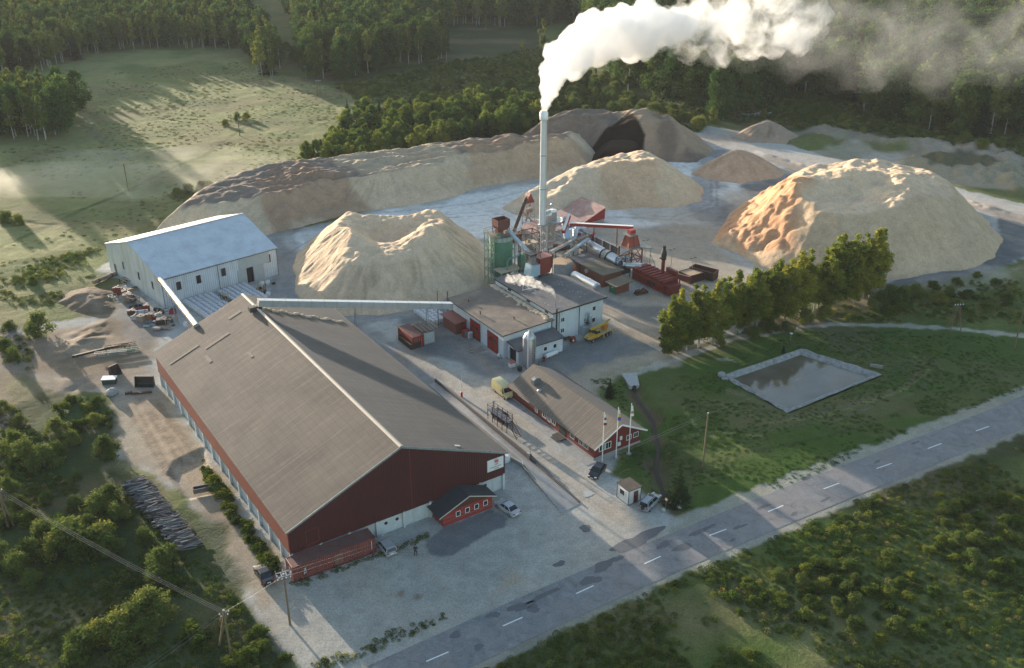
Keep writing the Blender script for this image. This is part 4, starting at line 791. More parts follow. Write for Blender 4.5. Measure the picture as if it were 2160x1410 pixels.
for i in range(110):   # sawdust blown against the tall wall
    y=-38+i*.19; r=.25+.35*random.random(); x_=-24.95-abs(random.gauss(0,.55)); z_=5.05+(x_+36.9)*.0285+.14; mb.lathe([(r,z_),(r*.6,z_+.10),(.05,z_+.14)],9,(x_,y))
t.b(mb,'sawdust_drift',HEAP2,smooth=True)
for y in (-28.0,-34.6):
    mb=MB(); mb.box(-36.56,-36.44,y-1.9,y+1.9,0,3.9); d_=t.b(mb,'workshop_door',DOORR)
    mb=MB(); mb.box(-36.60,-36.57,y-.04,y+.04,0,3.9); [mb.box(-36.6,-36.57,y-1.85,y+1.85,z-.05,z+.05) for z in (.05,2.0,3.85)]; mb.build('door_bar',REDM,d_)
    for yy in (-.85,.85):
        mb=MB(); mb.box(-36.62,-36.58,y+yy-.35,y+yy+.35,2.2,2.75); mb.build('pane',GL,d_)
for x,y in ((-35.2,-28),(-34,-21.5),(-31,-34)):
    mb=MB(); mb.cyl((x,y,5.05),(x,y,5.75),.12,n=8); mb.cyl((x,y,5.75),(x,y,5.85),.2,n=8); t.b(mb,'roof_vent',RUST)
mb=MB(); mb.cyl((-36.8,-17.6,0),(-36.8,-17.6,6.9),.11,n=10); t.b(mb,'flue_pipe',RUST)
t=PT('tall_block','taller pale blue white block with grey flat roof and dark edge','production block',-24.4,-38.1)
mb=MB(); mb.poly([(-24.4,-38.1),(-11.6,-38.1),(-11.6,-25),(-15.5,-19.5),(-20,-17),(-24.4,-17)],0,6.5); t.b(mb,'wall',WALLW)
mb=MB(); rp=[(-24.75,-38.6),(-11.0,-38.6),(-11.0,-24.8),(-15.2,-19),(-19.8,-16.8),(-24.75,-16.8)]; zz=lambda x:6.45+(x+24.75)*.0182
mb.add([(x,y,zz(x)) for x,y in rp]+[(x,y,zz(x)+.25) for x,y in rp],[(5,4,3,2,1,0),(6,7,8,9,10,11)]+[(i,(i+1)%6,6+(i+1)%6,6+i) for i in range(6)]); t.b(mb,'roof',FELTD)
mb=MB(); mb.beam((-24.8,-38.65,6.6),(-10.95,-38.65,6.85),.07,.32); mb.beam((-24.8,-38.65,6.6),(-24.8,-16.8,6.6),.07,.28); t.b(mb,'roof_edge',EDGE)
mb=MB(); mb.tube([(-17.8,-38.3,6.4),(-17.8,-38.3,0)],.06); mb.tube([(-22.9,-38.3,6.4),(-22.9,-38.3,0)],.06); t.b(mb,'drainpipe',DSTEEL)
for x,z in ((-21.9,2.0),(-21.9,4.4)): window(t,x-t.x,0,z,.8,.85,'-y',fw=.1)
for x,z in ((-13.9,4.9),(-13.9,2.3)): window(t,x-t.x,0,z,.75,.9,'-y',fw=.08,mull=False,gl=WWG)
mb=MB()
mb.cyl((-15.3,-38.7,1.9),(-15.3,-38.7,3.9),.42,n=14); mb.cyl((-15.3,-38.7,3.9),(-15.3,-38.7,4.4),.42,.15,14); mb.cyl((-15.3,-38.7,1.2),(-15.3,-38.7,1.9),.12,.42,14); mb.tube([(-15.3,-38.7,4.4),(-16.1,-38.7,4.6),(-16.2,-38.6,3.2)],.12); t.b(mb,'wall_cyclone',mat('pale_sheet',(.5,.56,.58),.5,.4,.15,2),smooth=True)
mb=MB(); mb.box(-17.4,-15.9,-39.6,-38.12,0,1.9); t.b(mb,'equipment_box',mat('pale_sheet',(.5,.5,.5)))
mb=MB(); mb.box(-16.3,-15.0,-39.1,-38.12,2.25,2.32); rail(mb,-16.3,-15.0,-39.1,-38.15,2.3,.8); t.b(mb,'service_platform',DSTEEL)
mb=MB(); mb.tube([(-24.0,-38.9,0),(-24.0,-38.9,7.6)],.18,10); t.b(mb,'flue_pipe',mat('black_pipe',(.02,.02,.022),.6,.2,.2,2))
mb=MB(); mb.tube([(-22.6,-36.5,6.6),(-22.6,-36.5,8.6)],.09,8); mb.tube([(-24.6,-37.6,7.35),(-21,-37.9,7.35)],.04,6); t.b(mb,'steam_pipe',STEEL)
for y in (-22.5,-29.5,-36.0):
    mb=MB(); mb.box(-24.5,-24.42,y-.55,y+.55,5.75,6.3); t.b(mb,'clerestory_opening',DARK)
mb=MB()
for k in range(26): x=-23.5+random.random()*11; y=-36+random.random()*11; mb.obox((x,y,6.74+(x+24.75)*.0182+.02),(.15+.3*random.random(),.1+.12*random.random(),.03),random.random()*3)
t.b(mb,'roof_litter',mat('pale_bits',(.5,.5,.48),.9,0,.2,4))
mb=MB(); mb.beam((-23.5,-26,6.75),(-22.2,-24.5,7.7),.08); mb.beam((-21.6,-26,6.75),(-22.2,-24.5,7.7),.08); mb.beam((-23.5,-26,6.9),(-20,-26.3,6.9),.1); t.b(mb,'roof_bracket',mat('white_paint',(.7,.7,.7)))
t=PT('annex','small white annex with grey lean-to roof and two square windows','annex',-35.6,-42.4)
mb=MB(); mb.box(-31.6,-25,-42.4,-38.62,0,3.0); mb.box(-35.6,-31.6,-42.4,-42.2,0,3.0); mb.box(-35.6,-35.4,-42.2,-41.6,0,3.0); mb.box(-35.6,-35.4,-39.2,-38.62,0,3.0); mb.box(-35.6,-35.4,-41.6,-39.2,2.7,3.0); t.b(mb,'wall',WALLW)
mb=MB(); mb.add([(-36,-42.75,3.0),(-24.7,-42.75,3.0),(-24.7,-38.98,3.7),(-36,-38.98,3.7),(-36,-42.75,3.12),(-24.7,-42.75,3.12),(-24.7,-38.98,3.82),(-36,-38.98,3.82)],[(0,3,2,1),(4,5,6,7),(0,1,5,4),(1,2,6,5),(2,3,7,6),(3,0,4,7)]); t.b(mb,'roof',FELTD)
mb=MB(); mb.box(-35.3,-34.9,-41.6,-39.2,0,2.7); t.b(mb,'doorway',DARK)
for x in (-29.2,-26.9): window(t,x-t.x,0,1.7,.75,.8,'-y',fw=.12,mull=False)
mb=MB(); mb.beam((-36.05,-42.8,3.1),(-24.65,-42.8,3.1),.05,.18); mb.beam((-36.05,-42.8,3.1),(-36.05,-39,3.8),.05,.18); t.b(mb,'roof_edge',EDGE)
# silo by the annex
sx,sy=-34.3,-44.2
t=PT('steel_silo','slim silver silo with conical cap in front of the annex','silo',sx,sy)
mb=MB(); mb.lathe([(1.25,.5),(1.25,6.3),(.75,7.15),(.28,7.45),(.28,7.7),(.05,7.75)],28,(sx,sy)); t.b(mb,'shell',mat('silo_metal',(.46,.47,.48),.38,.7,.12,.9,(.4,.33,.28),.2,streak=True),smooth=True)
mb=MB(); [mb.cyl((sx,sy,z),(sx,sy,z+.07),1.29,n=28) for z in (.5,2.4,4.3,6.25)]; t.b(mb,'band',STEEL)
mb=MB(); [mb.beam((sx+1.15*math.cos(a),sy+1.15*math.sin(a),0),(sx+1.15*math.cos(a),sy+1.15*math.sin(a),.6),.14) for a in (.8,2.4,3.9,5.5)]; t.b(mb,'leg',DSTEEL)
mb=MB(); mb.tube([(sx-1.0,sy-.95,.3),(sx-1.0,sy-.95,7.2),(sx-.2,sy-.2,7.9)],.13,8); t.b(mb,'fill_pipe',WHITEM)
mb=MB(); ladder(mb,(sx+.1,sy-1.36,.3),(sx+.1,sy-1.36,6.5),.4,.5); t.b(mb,'ladder',DSTEEL)
# green silo group
gx,gy=-16.7,-7.4
t=PT('green_silo','big dark green cylindrical silo in a green steel frame','silo',gx,gy)
mb=MB(); mb.lathe([(1.2,1.6),(2.6,3.6),(2.6,11.2),(2.4,11.5)],30,(gx,gy)); t.b(mb,'shell',GREENM,smooth=True)
mb=MB(); mb.cyl((gx,gy,11.2),(gx,gy,12.2),2.68,n=16); t.b(mb,'filter_ring',mat('pale_green_panels',(.38,.44,.40),.6,.1,.2,2,rib=1.1,ribaxis=0))
mb=MB(); [mb.cyl((gx,gy,z),(gx,gy,z+.1),2.66,n=30) for z in (4.0,6.4,8.8,11.1)]; t.b(mb,'band',GREENM)
mb=MB(); lattice(mb,gx-3.6,gx-2.7,gy-1.3,gy+1.3,0,13.0,.16,6); 
for x,y in ((gx+2.7,gy-1.6),(gx+2.7,gy+1.6)): mb.beam((x,y,0),(x,y,12.5),.18)
for z in (4.2,8.6,12.4): mb.beam((gx-2.7,gy-1.6,z),(gx+2.7,gy-1.6,z),.14); mb.beam((gx-2.7,gy+1.6,z),(gx+2.7,gy+1.6,z),.14); mb.beam((gx+2.7,gy-1.6,z),(gx+2.7,gy+1.6,z),.14)
t.b(mb,'steel_frame',mat('pale_green_steel',(.22,.33,.24),.6,0,.2,2,(.2,.16,.1),.3))
mb=MB(); mb.box(gx-3.2,gx+2.7,gy-2.2,gy+2.2,12.5,12.62); rail(mb,gx-3.2,gx+2.7,gy-2.2,gy+2.2,12.6,1.0,.07); t.b(mb,'top_platform',mat('grating',(.30,.27,.23),.8,.2,.3,3))
mb=MB(); 
for a in range(4):
    pass
mb.yprism([(gx-1.6,14.6),(gx-1.0,13.6),(gx+1.0,13.6),(gx+1.6,14.6),(gx+1.6,16.0),(gx-1.6,16.0)],gy-1.3,gy-1.2); mb.yprism([(gx-1.6,14.6),(gx-1.0,13.6),(gx+1.0,13.6),(gx+1.6,14.6),(gx+1.6,16.0),(gx-1.6,16.0)],gy+1.2,gy+1.3)
mb.box(gx-1.6,gx-1.5,gy-1.2,gy+1.2,14.4,16); mb.box(gx+1.5,gx+1.6,gy-1.2,gy+1.2,14.4,16); mb.box(gx-1.0,gx+1.0,gy-1.2,gy+1.2,13.6,13.7)
for x in (-1.2,0,1.2): mb.box(gx+x-.05,gx+x+.05,gy-1.37,gy-1.3,14.5,16)
t.b(mb,'receiving_hopper',mat('rust_red_hopper',(.17,.055,.045),.7,.1,.3,2,(.09,.05,.04),.35))
mb=MB(); mb.box(gx-1.2,gx+.2,gy-.6,gy+.6,12.6,13.5); mb.cyl((gx+.6,gy-1.2,12.9),(gx+1.2,gy-1.2,12.9),.35,n=12); t.b(mb,'gearbox',REDM)
mb=MB(); mb.cyl((gx-2.4,gy-1.9,13.1),(gx-1.6,gy-1.9,13.1),.42,n=14); t.b(mb,'motor',GREENM)
mb=MB(); lattice(mb,gx-1.5,gx+1.5,gy-1.1,gy+1.1,12.6,14.4,.12,1); t.b(mb,'hopper_frame',RUST)
mb=MB(); mb.box(gx-3.4,gx+2.1,gy-5.2,gy-2.0,5.1,5.25); rail(mb,gx-3.4,gx+2.1,gy-5.2,gy-2.0,5.2,.05,.12); [mb.beam((x,gy-5.0,0),(x,gy-5.0,5.1),.15) for x in (gx-3.2,gx+1.9)]; t.b(mb,'sawdust_covered_deck',HEAP2)
t=PT('dust_filter_tank','small green filter tank with a curved pipe beside the green silo','tank',-13.2,-10.6)
tx,ty=-13.2,-10.6
mb=MB(); mb.lathe([(.4,2.4),(1.0,3.6),(1.0,7.6),(.8,7.9)],20,(tx,ty)); t.b(mb,'shell',GREENM,smooth=True)
mb=MB(); [mb.beam((tx+.85*a,ty+.85*b,0),(tx+.85*a,ty+.85*b,4),.12) for a in(-1,1) for b in(-1,1)]; t.b(mb,'leg',GREENM)
pp=[(tx-.4,ty,7.7)]+[(tx-1.8-1.2*math.sin(a)-1.6,ty-1.0,6.9+1.0*math.cos(a)) for a in np.linspace(0,math.pi/2,5)]+[(tx-4.6,ty-1.0,1.5)]
mb=MB(); mb.tube(pp,.2,10); t.b(mb,'bent_pipe',mat('blue_green_pipe',(.16,.28,.28),.5,.2,.2,2),smooth=True)
mb=MB(); 
t=PT('steel_stair','narrow steel zigzag stair between the green tank and the red feeder','stair',-11.0,-10.0)
mb=MB(); ladder(mb,(-11.2,-10.0,5.2),(-10.8,-10.3,9.0),.9,.3,(1,0,0),.07); ladder(mb,(-10.8,-11.3,1.5),(-11.2,-10.3,5.2),.9,.3,(1,0,0),.07); t.b(mb,'flight',DSTEEL)
mb=MB(); mb.box(-11.8,-10.3,-10.4,-9.6,5.15,5.22); rail(mb,-11.8,-10.3,-10.4,-9.6,5.2,.9); mb.beam((-11.8,-10.4,0),(-11.8,-10.4,9),.1); mb.beam((-10.3,-9.6,0),(-10.3,-9.6,9),.1); t.b(mb,'landing',DSTEEL)
# blue sloping chute from silo head to the feeder
t=PT('sloping_chute','pale blue grey chute sloping from the green silo head','chute',-14.0,-8.0)
mb=MB(); mb.beam((-15.8,-9.0,13.4),(-17.4,-19.6,11.9),.75,.6); t.b(mb,'chute_box',mat('blue_grey_sheet',(.33,.42,.48),.45,.4,.15,1.5,(.25,.25,.24),.3))
mb=MB(); frust(mb,-18.1,-17.1,-21.2,-20.0,10.8,-18.6,-16.6,-21.6,-19.4,12.2); t.b(mb,'end_hopper',DSTEEL); mb=MB(); mb.beam((-17,-15.5,0),(-17,-15.5,12.3),.16); t.b(mb,'support',DSTEEL)
# feeder: blue front, red body
fx,fy=-9.0,-12.6
t=PT('pellet_cooler','red box feeder with pale blue front standing on legs above the roof','feeder',fx,fy)
mb=MB(); mb.yprism([(-8.9,2.9),(-6.3,2.9),(-5.6,4.4),(-5.6,6.6),(-9.0,6.6)],-13.4,-10.9); t.b(mb,'body',REDM)
mb=MB(); mb.box(-9.2,-5.5,-13.5,-10.8,6.6,6.7); t.b(mb,'roof',mat('pink_dusty_red',(.42,.17,.14),.8,0,.2,1.5))
mb=MB(); mb.yprism([(-11.6,3.0),(-9.0,3.0),(-9.0,5.4),(-11.2,5.4)],-13.6,-11.2); mb.yprism([(-11.3,2.9),(-9.2,2.9),(-9.6,2.2),(-10.9,2.2)],-13.3,-11.5); t.b(mb,'front_housing',mat('sky_blue_sheet',(.38,.52,.60),.5,.2,.12,1.5,(.3,.3,.3),.2))
mb=MB(); mb.box(-10.9,-9.7,-13.1,-11.9,5.4,7.2); t.b(mb,'inlet_shaft',mat('grey_paint',(.20,.20,.21),.6,.2,.2,2))
mb=MB(); [mb.beam((x,y,2.05),(x,y,3.6 if x<-9 else 7.0),.16) for x in (-11.4,-9.1,-5.7) for y in (-13.5,-11.0)]; mb.beam((-11.4,-13.5,2.6),(-5.7,-13.5,2.6),.12); t.b(mb,'leg',DSTEEL)
mb=MB(); rail(mb,-11.6,-9.0,-13.7,-10.9,7.1,.9,.06); t.b(mb,'guard_rail',DSTEEL); t.e.location=PW(fx-7.6,fy-9.0,4.6)
# rusty open cage
cx0=-6.8
t=PT('steel_cage','rusty open steel cage platform left of the chimney','steel frame',cx0,-4.5)
mb=MB(); lattice(mb,-9.2,-5.4,-6.4,-3.4,0,10.2,.15,4); rail(mb,-9.2,-5.4,-6.4,-3.4,10.2,.05,.14); t.b(mb,'frame',BROWNM)
mb=MB(); mb.box(-9.3,-5.3,-6.5,-3.3,7.55,7.65); mb.box(-8.8,-5.8,-6,-3.8,5.0,5.1); t.b(mb,'platform',HEAP2)
mb=MB(); mb.lathe([(.9,5.4),(1.2,6.4),(.5,7.3),(.3,8.4)],14,(-7.4,-5.0)); t.b(mb,'screen_drum',mat('tan_machine',(.34,.25,.18),.8,.1,.3,2),smooth=True)
mb=MB(); mb.box(-9.6,-7.0,-7.6,-6.6,3.8,6.4); t.b(mb,'side_panel',mat('brown_panel',(.20,.15,.12),.8,.1,.25,2))
mb=MB(); mb.beam((-6.6,-6.6,3.0),(-6.6,-6.6,6.5),.25); mb.beam((-6.9,-6.7,4.2),(-4.9,-6.7,5.4),.3); t.b(mb,'red_arm',REDM)
# triangle headed bucket conveyor
t=PT('bucket_elevator','dark red bucket elevator with a triangular head on a rusty tower','elevator',9.5,19.3)
mb=MB(); mb.yprism([(7.9,7.6),(10.7,7.6),(9.4,10.3)],18.5,20.1); t.b(mb,'head_hood',REDM)
mb=MB(); lattice(mb,7.9,10.5,18.4,20.2,0,7.6,.14,4); t.b(mb,'tower',mat('pale_steel',(.34,.33,.31),.6,.3,.2,2))
mb=MB(); mb.beam((1.5,14.5,2.6),(8.4,19.0,8.9),.7,.5); t.b(mb,'trough',BROWNM)
mb=MB(); [mb.obox(Vector((1.5,14.5,2.95))+(Vector((8.4,19.0,9.25))-Vector((1.5,14.5,2.95)))*i/14,(.8,.25,.2),.58) for i in range(15)]; t.b(mb,'bucket_row',DARK)
mb=MB(); mb.beam((7.8,18.3,3),(10.6,20.3,6.5),.4,.3); mb.beam((10.4,18.3,2),(8.0,20.3,5.0),.35,.3); mb.box(8.2,10.2,18.7,19.9,5,6); t.b(mb,'chute',mat('tan_machine',(.3,.3,.3)))
mb=MB(); mb.yprism([(.2,0),(3.0,0),(3.4,2.0),(-.2,2.0)],13.4,15.6); t.b(mb,'boot',RUST)
# twin cyclones
ux,uy=4.6,2.2
t=PT('cyclone_tower','steel tower carrying two round white capped cyclones','cyclone tower',ux,uy)
LST=mat('pale_steel',(.3,.3,.3))
mb=MB(); lattice(mb,1.6,6.9,.2,4.2,0,8.6,.2,4); t.b(mb,'frame',STEEL)
mb=MB(); mb.box(1.3,7.3,-.2,4.6,8.6,8.72); rail(mb,1.3,7.3,-.2,4.6,8.7,1.0,.06); t.b(mb,'platform',STEEL)
for x,y in ((2.6,1.7),(5.1,2.9)):
    mb=MB(); mb.lathe([(.25,4.2),(1.05,7.6),(1.1,9.0),(1.1,10.6)],22,(x,y)); c_=t.b(mb,'cyclone',mat('grey_cyclone',(.40,.40,.39),.5,.5,.15,1.5,(.25,.2,.16),.3),smooth=True)
    mb=MB(); mb.lathe([(1.16,10.6),(1.16,10.8),(.9,10.95),(.05,11.0)],22,(x,y)); mb.build('cap',WHITEM,c_,smooth=True)
mb=MB(); mb.beam((.4,.4,11.6),(3.4,1.9,11.2),.9,.9); mb.beam((.2,.3,12.2),(.2,.3,10.8),.9,.9); t.b(mb,'crossover_duct',mat('blue_duct',(.45,.54,.60),.35,.6,.1,1.2))
mb=MB(); mb.box(1.9,2.9,3.3,4.3,11.0,12.4); t.b(mb,'fan_motor',REDM)
DUCT=mat('blue_duct',(.4,.4,.4))
mb=MB()
pts=[(7.4,1.4,9.2),(7.2,.4,7.0),(6.6,-1.2,4.4),(6.9,-2.2,3.6)]
for a,b in zip(pts[:-1],pts[1:]): mb.beam(a,b,1.3,1.0)
pts=[(6.9,-2.2,3.9),(8.6,-1.9,4.6),(9.6,-.6,5.8),(11.5,.3,6.2),(12.6,-.6,5.4)]
for a,b in zip(pts[:-1],pts[1:]): mb.cyl(a,b,.72,n=16)
t.b(mb,'exhaust_duct',DUCT)
mb=MB(); mb.box(9.3,10.1,-2.4,-1.7,4.6,5.5); mb.box(2.8,5.2,-3.4,-1.9,3.0,3.9); mb.beam((2.6,-3.5,4.2),(5.4,-3.5,4.2),.2); t.b(mb,'motor_block',REDM)
mb=MB(); mb.box(1.4,7.2,-3.6,-.4,2.7,2.82); lattice(mb,1.6,7.0,-3.5,-.4,0,2.7,.15,1); t.b(mb,'lower_platform',DSTEEL)
mb=MB(); 
for i in range(9): x=1.8+random.random()*5; y=-3+random.random()*3; mb.obox((x,y,3.2),(.3+.6*random.random(),.4,.5+.5*random.random()),random.random())
t.b(mb,'machinery',mat('machine_grey',(.22,.22,.22),.6,.3,.3,2,(.3,.1,.06),.4))
mb=MB(); mb.tube([(6.4,-3.2,0),(6.4,-3.2,7.6)],.13); mb.tube([(2.2,4,8.7),(2.2,4.0,12.4)],.05); t.b(mb,'standpipe',WHITEM)
# rotary drum drier
ax,ay,bx_,by_=9.9,-1.5,9.4,-18.6
t=PT('drum_dryer','long silver rotary dryer drum with dark riding rings','dryer drum',9.6,-10)
DR=mat('drum_metal',(.50,.53,.56),.3,.85,.2,.6,(.36,.36,.36),.25)
def dd(f): return Vector((ax+(bx_-ax)*f,ay+(by_-ay)*f,3.6-.6*f))
mb=MB(); mb.cyl(dd(0),dd(.94),1.42,n=30); mb.cyl(dd(.94),dd(1.0),1.42,.9,30); t.b(mb,'shell',DR,smooth=True)
for f in (.12,.15,.62,.74): 
    mb=MB(); mb.cyl(dd(f),dd(f+.018),1.56,n=30); t.b(mb,'ring',DSTEEL)
mb=MB(); mb.cyl(dd(.66),dd(.72),1.47,n=30); t.b(mb,'insulation_band',mat('cream_band',(.42,.38,.30),.6,.2,.2,2))
for f in (.14,.68): mb=MB(); c=dd(f); mb.box(c.x-1.5,c.x+1.5,c.y-.7,c.y+.7,0,1.9); t.b(mb,'saddle',CONC)
mb=MB(); lattice(mb,8.2,11,-20.2,-18.2,0,4.8,.12,2); mb.box(8.2,11,-20.2,-18.3,1,3); t.b(mb,'inlet_frame',DSTEEL)
mb=MB(); mb.cyl((10.4,-1.6,3.8),(10.6,.3,4.2),1.5,n=24); mb.box(9.0,12.2,.2,1.9,2.2,5.6); t.b(mb,'outlet_hood',mat('blue_duct',(.4,.4,.4)))
t=PT('fan_motor','magenta red motor standing over the dryer drum','motor',11.3,-4.9)
mb=MB(); mb.cyl((11.0,-5.3,5.6),(12.0,-5.0,5.9),.38,n=14); t.b(mb,'casing',mat('magenta_red',(.42,.02,.06),.5,0,.15,2)); mb=MB(); mb.beam((11.4,-5.1,0),(11.4,-5.1,5.4),.2); t.b(mb,'post',DSTEEL)
# concrete bay wall
t=PT('bay_wall','dark grey concrete panel wall running behind the dryer drum','wall',16.5,0)
CW=mat('dark_concrete',(.17,.17,.185),.9,0,.25,.8,(.28,.26,.23),.35,streak=True)
mb=MB()
ya=7.5
for i in range(6):
    y1=ya-i*3.1; mb.box(15.0,15.25,y1-3.05,y1,0,3.3-.02*i)
t.b(mb,'panel_row',CW)
mb=MB(); [mb.box(14.7,15.0,ya-i*3.1-.15,ya-i*3.1+.15,0,3.5) for i in range(7)]; mb.box(14.95,15.3,ya-18.6,ya,3.3,3.42); t.b(mb,'stiffener',mat('pale_concrete_rib',(.36,.35,.33),.9,0,.2,2))
# sloping small conveyors near hexagonal bunker
LB=mat('pale_blue_conveyor',(.40,.49,.53),.5,.3,.15,1.5,(.4,.33,.26),.3)
t=PT('belt_conveyor','upper pale blue belt conveyor beside the two cyclones','conveyor',1,-6,group=None)
mb=MB(); mb.beam((-2.0,-6.2,4.4),(6.4,-5.0,5.6),.8,.45); t.b(mb,'trough',LB); mb=MB(); mb.beam((-2.0,-6.2,4.65),(6.4,-5.0,5.85),.6,.05); t.b(mb,'sawdust_load',HEAP2); mb=MB(); [mb.beam((x,y,0),(x,y,z),.12) for x,y,z in ((-1.5,-6.1,4.3),(2.6,-5.6,4.8),(5.8,-5.1,5.3))]; t.b(mb,'leg',DSTEEL)
t=PT('belt_conveyor','lower pale blue belt conveyor ending over the sawdust bunker','conveyor',3,-8.5)
mb=MB(); mb.beam((-.4,-9.9,4.5),(8.6,-7.2,5.9),.8,.45); t.b(mb,'trough',LB); mb=MB(); mb.beam((-.4,-9.9,4.75),(4,-8.6,5.4),.6,.05); t.b(mb,'sawdust_load',HEAP2); mb=MB(); [mb.beam((x,y,0),(x,y,z),.12) for x,y,z in ((0,-9.8,4.4),(4.5,-8.5,5.1),(8,-7.4,5.6))]; t.b(mb,'leg',DSTEEL)
mb=MB(); mb.cyl((5.6,-6.4,5.9),(9.4,-6.0,6.1),.35,n=10); mb.box(5.0,8.4,-7.0,-5.6,5.5,5.62); t.b(mb,'screw_tube',mat('tan_machine',(.3,.3,.3)))
# hexagonal concrete bunker
t=PT('concrete_bunker','six sided concrete bunker topped with orange sawdust','bunker',-1.8,-10.2)
hexp=[(-1.8+2.9*math.cos(a+.26),-10.4+2.6*math.sin(a+.26)) for a in [k*math.pi/3 for k in range(6)]]
mb=MB(); mb.poly(hexp,0,3.3); t.b(mb,'wall',CONC)
mb=MB(); mb.poly([(x*.97-.05,y*.97-.3) for x,y in hexp],3.3,3.5); t.b(mb,'sawdust_top',mat('orange_sawdust',(.52,.36,.23),.95,0,.2,2))
# brick boiler sheds
BRK=mat('brick_wall',(.27,.085,.05),.85,0,.25,1.2,(.17,.07,.05),.3)
MOSS=mat('mossy_felt',(.17,.145,.105),.95,0,.3,.7,(.10,.10,.06),.35)
t=PT('brick_shed','larger orange brick shed with mossy flat roof beside the dryer','shed',1.3,-21.9)
mb=MB(); mb.box(1.5,7.0,-21.8,-13.6,0,3.0); t.b(mb,'wall',BRK); mb=MB(); mb.box(1.15,7.5,-22.2,-13.3,3.0,3.2); t.b(mb,'roof',MOSS)
mb=MB(); mb.cyl((1.1,-16,2.2),(1.5,-16,2.2),.5,n=16); t.b(mb,'fan_housing',mat('pale_sheet',(.3,.3,.3)))
t=PT('brick_shed','smaller brick shed with dark roof behind the larger brick one','shed',1.3,-13.3)
mb=MB(); mb.box(1.4,6.8,-13.2,-9.0,0,3.0); t.b(mb,'wall',BRK); mb=MB(); mb.box(1.1,7.2,-13.25,-8.6,3.0,3.22); t.b(mb,'roof',FELTD)
t=PT('green_door_hut','small brick hut with green door and brown overhanging roof','hut',1.2,-27)
mb=MB(); mb.box(1.2,5.0,-27,-24.6,.2,2.35); t.b(mb,'wall',BRK); mb=MB(); mb.box(1.1,5.1,-27.1,-24.5,0,.22); t.b(mb,'plinth',CONC)
mb=MB(); mb.add([(.5,-27.8,2.35),(5.8,-27.8,2.7),(5.8,-23.8,2.7),(.5,-23.8,2.35),(.5,-27.8,2.5),(5.8,-27.8,2.85),(5.8,-23.8,2.85),(.5,-23.8,2.5)],[(0,3,2,1),(4,5,6,7),(0,1,5,4),(1,2,6,5),(2,3,7,6),(3,0,4,7)]); t.b(mb,'roof',MOSS)
mb=MB(); mb.box(1.12,1.19,-26.8,-24.8,.15,2.1); d_=t.b(mb,'door',mat('green_door',(.02,.17,.07),.5,0,.15,2)); mb=MB(); mb.box(1.08,1.11,-26.0,-25.6,1.5,1.75); mb.build('notice_plate',WHITEM,d_)
# silver tank
t=PT('fuel_tank','shiny horizontal silver tank on a cradle beside the brick shed','tank',-2.4,-20)
tx_=-2.4; tz=2.0
mb=MB(); mb.cyl((tx_,-16.2,tz),(tx_,-24.6,tz),1.08,n=28); mb.cyl((tx_,-16.2,tz),(tx_,-15.7,tz),1.08,.65,28); mb.cyl((tx_,-24.6,tz),(tx_,-24.95,tz),1.08,.75,28); t.b(mb,'shell',mat('polished_steel',(.62,.62,.61),.28,.9,.1,.8),smooth=True)
for y in (-17.2,-20.4,-23.6): mb=MB(); mb.box(tx_-1,tx_+1,y-.25,y+.25,0,1.35); t.b(mb,'cradle',CONC)
mb=MB(); mb.box(tx_-2.0,tx_-1.0,-18.4,-17.2,1.5,1.6); mb.cyl((tx_,-22,3.0),(tx_,-22,3.25),.2,n=10); t.b(mb,'valve_deck',WHITEM)
# red conveyor over the dryer
RB=mat('bright_red_steel',(.36,.03,.02),.5,0,.15,1.5,(.25,.05,.03),.25)
t=PT('red_conveyor','long red sided conveyor with white top over the concrete wall','conveyor',12.4,-6)
mb=MB(); mb.beam((8.4,-1.2,8.0),(18.2,-13.2,8.8),.75,.7); t.b(mb,'trough',RB); mb=MB(); mb.beam((8.4,-1.2,8.4),(18.2,-13.2,9.2),.85,.08); t.b(mb,'cover',WHITEM)
mb=MB(); mb.beam((5.6,-2.2,6.8),(9.2,.4,9.6),.8,.9); t.b(mb,'feed_chute',RB); mb=MB(); mb.beam((5.6,-2.2,7.3),(9.2,.4,10.1),.7,.06); t.b(mb,'cover',WHITEM)
mb=MB()
for f in (.38,.75): c=Vector((8.4,-1.2,7.7))+(Vector((18.2,-13.2,8.5))-Vector((8.4,-1.2,7.7)))*f; mb.beam(c,(c.x-.4,c.y-.4,0),.14); mb.beam(c,(c.x+1.0,c.y+.8,0),.14)
t.b(mb,'trestle',RUST); t.e.location=PW(12.4-.9,-6)
# red feed tower
t=PT('feed_tower','red tapering hopper tower with green grey side canopy','tower',15.7,-15.7)
mb=MB(); frust(mb,13.6,17.0,-17.2,-14.4,5.5,14.4,16.4,-16.6,-15.0,8.4); t.b(mb,'hopper',mat('orange_red_hopper',(.38,.085,.045),.6,.1,.25,1.5,(.22,.06,.04),.35))
mb=MB(); [mb.beam(p,q,.14) for p,q in (((13.6,-17.25,5.5),(14.4,-16.65,8.4)),((15.3,-17.25,5.5),(15.4,-16.65,8.4)),((17.0,-17.25,5.5),(16.4,-16.65,8.4)),((13.5,-14.4,5.5),(14.3,-15.0,8.4)))]; t.b(mb,'hopper_rib',RB)
mb=MB(); mb.box(13.2,17.6,-17.8,-13.8,5.3,5.45); rail(mb,12.8,17.9,-18.2,-13.6,5.2,.9,.07); mb.box(13.9,16.9,-17.1,-14.5,8.4,8.5); rail(mb,13.8,17,-17.2,-14.4,8.5,.6,.06); t.b(mb,'platform',mat('pale_steel',(.3,.3,.3)))
mb=MB(); mb.box(14.6,16.2,-16.4,-15.2,8.5,9.6); t.b(mb,'drive_unit',RB)
mb=MB(); lattice(mb,13.4,17.4,-17.6,-14.0,0,5.3,.24,2); t.b(mb,'leg_frame',REDM)
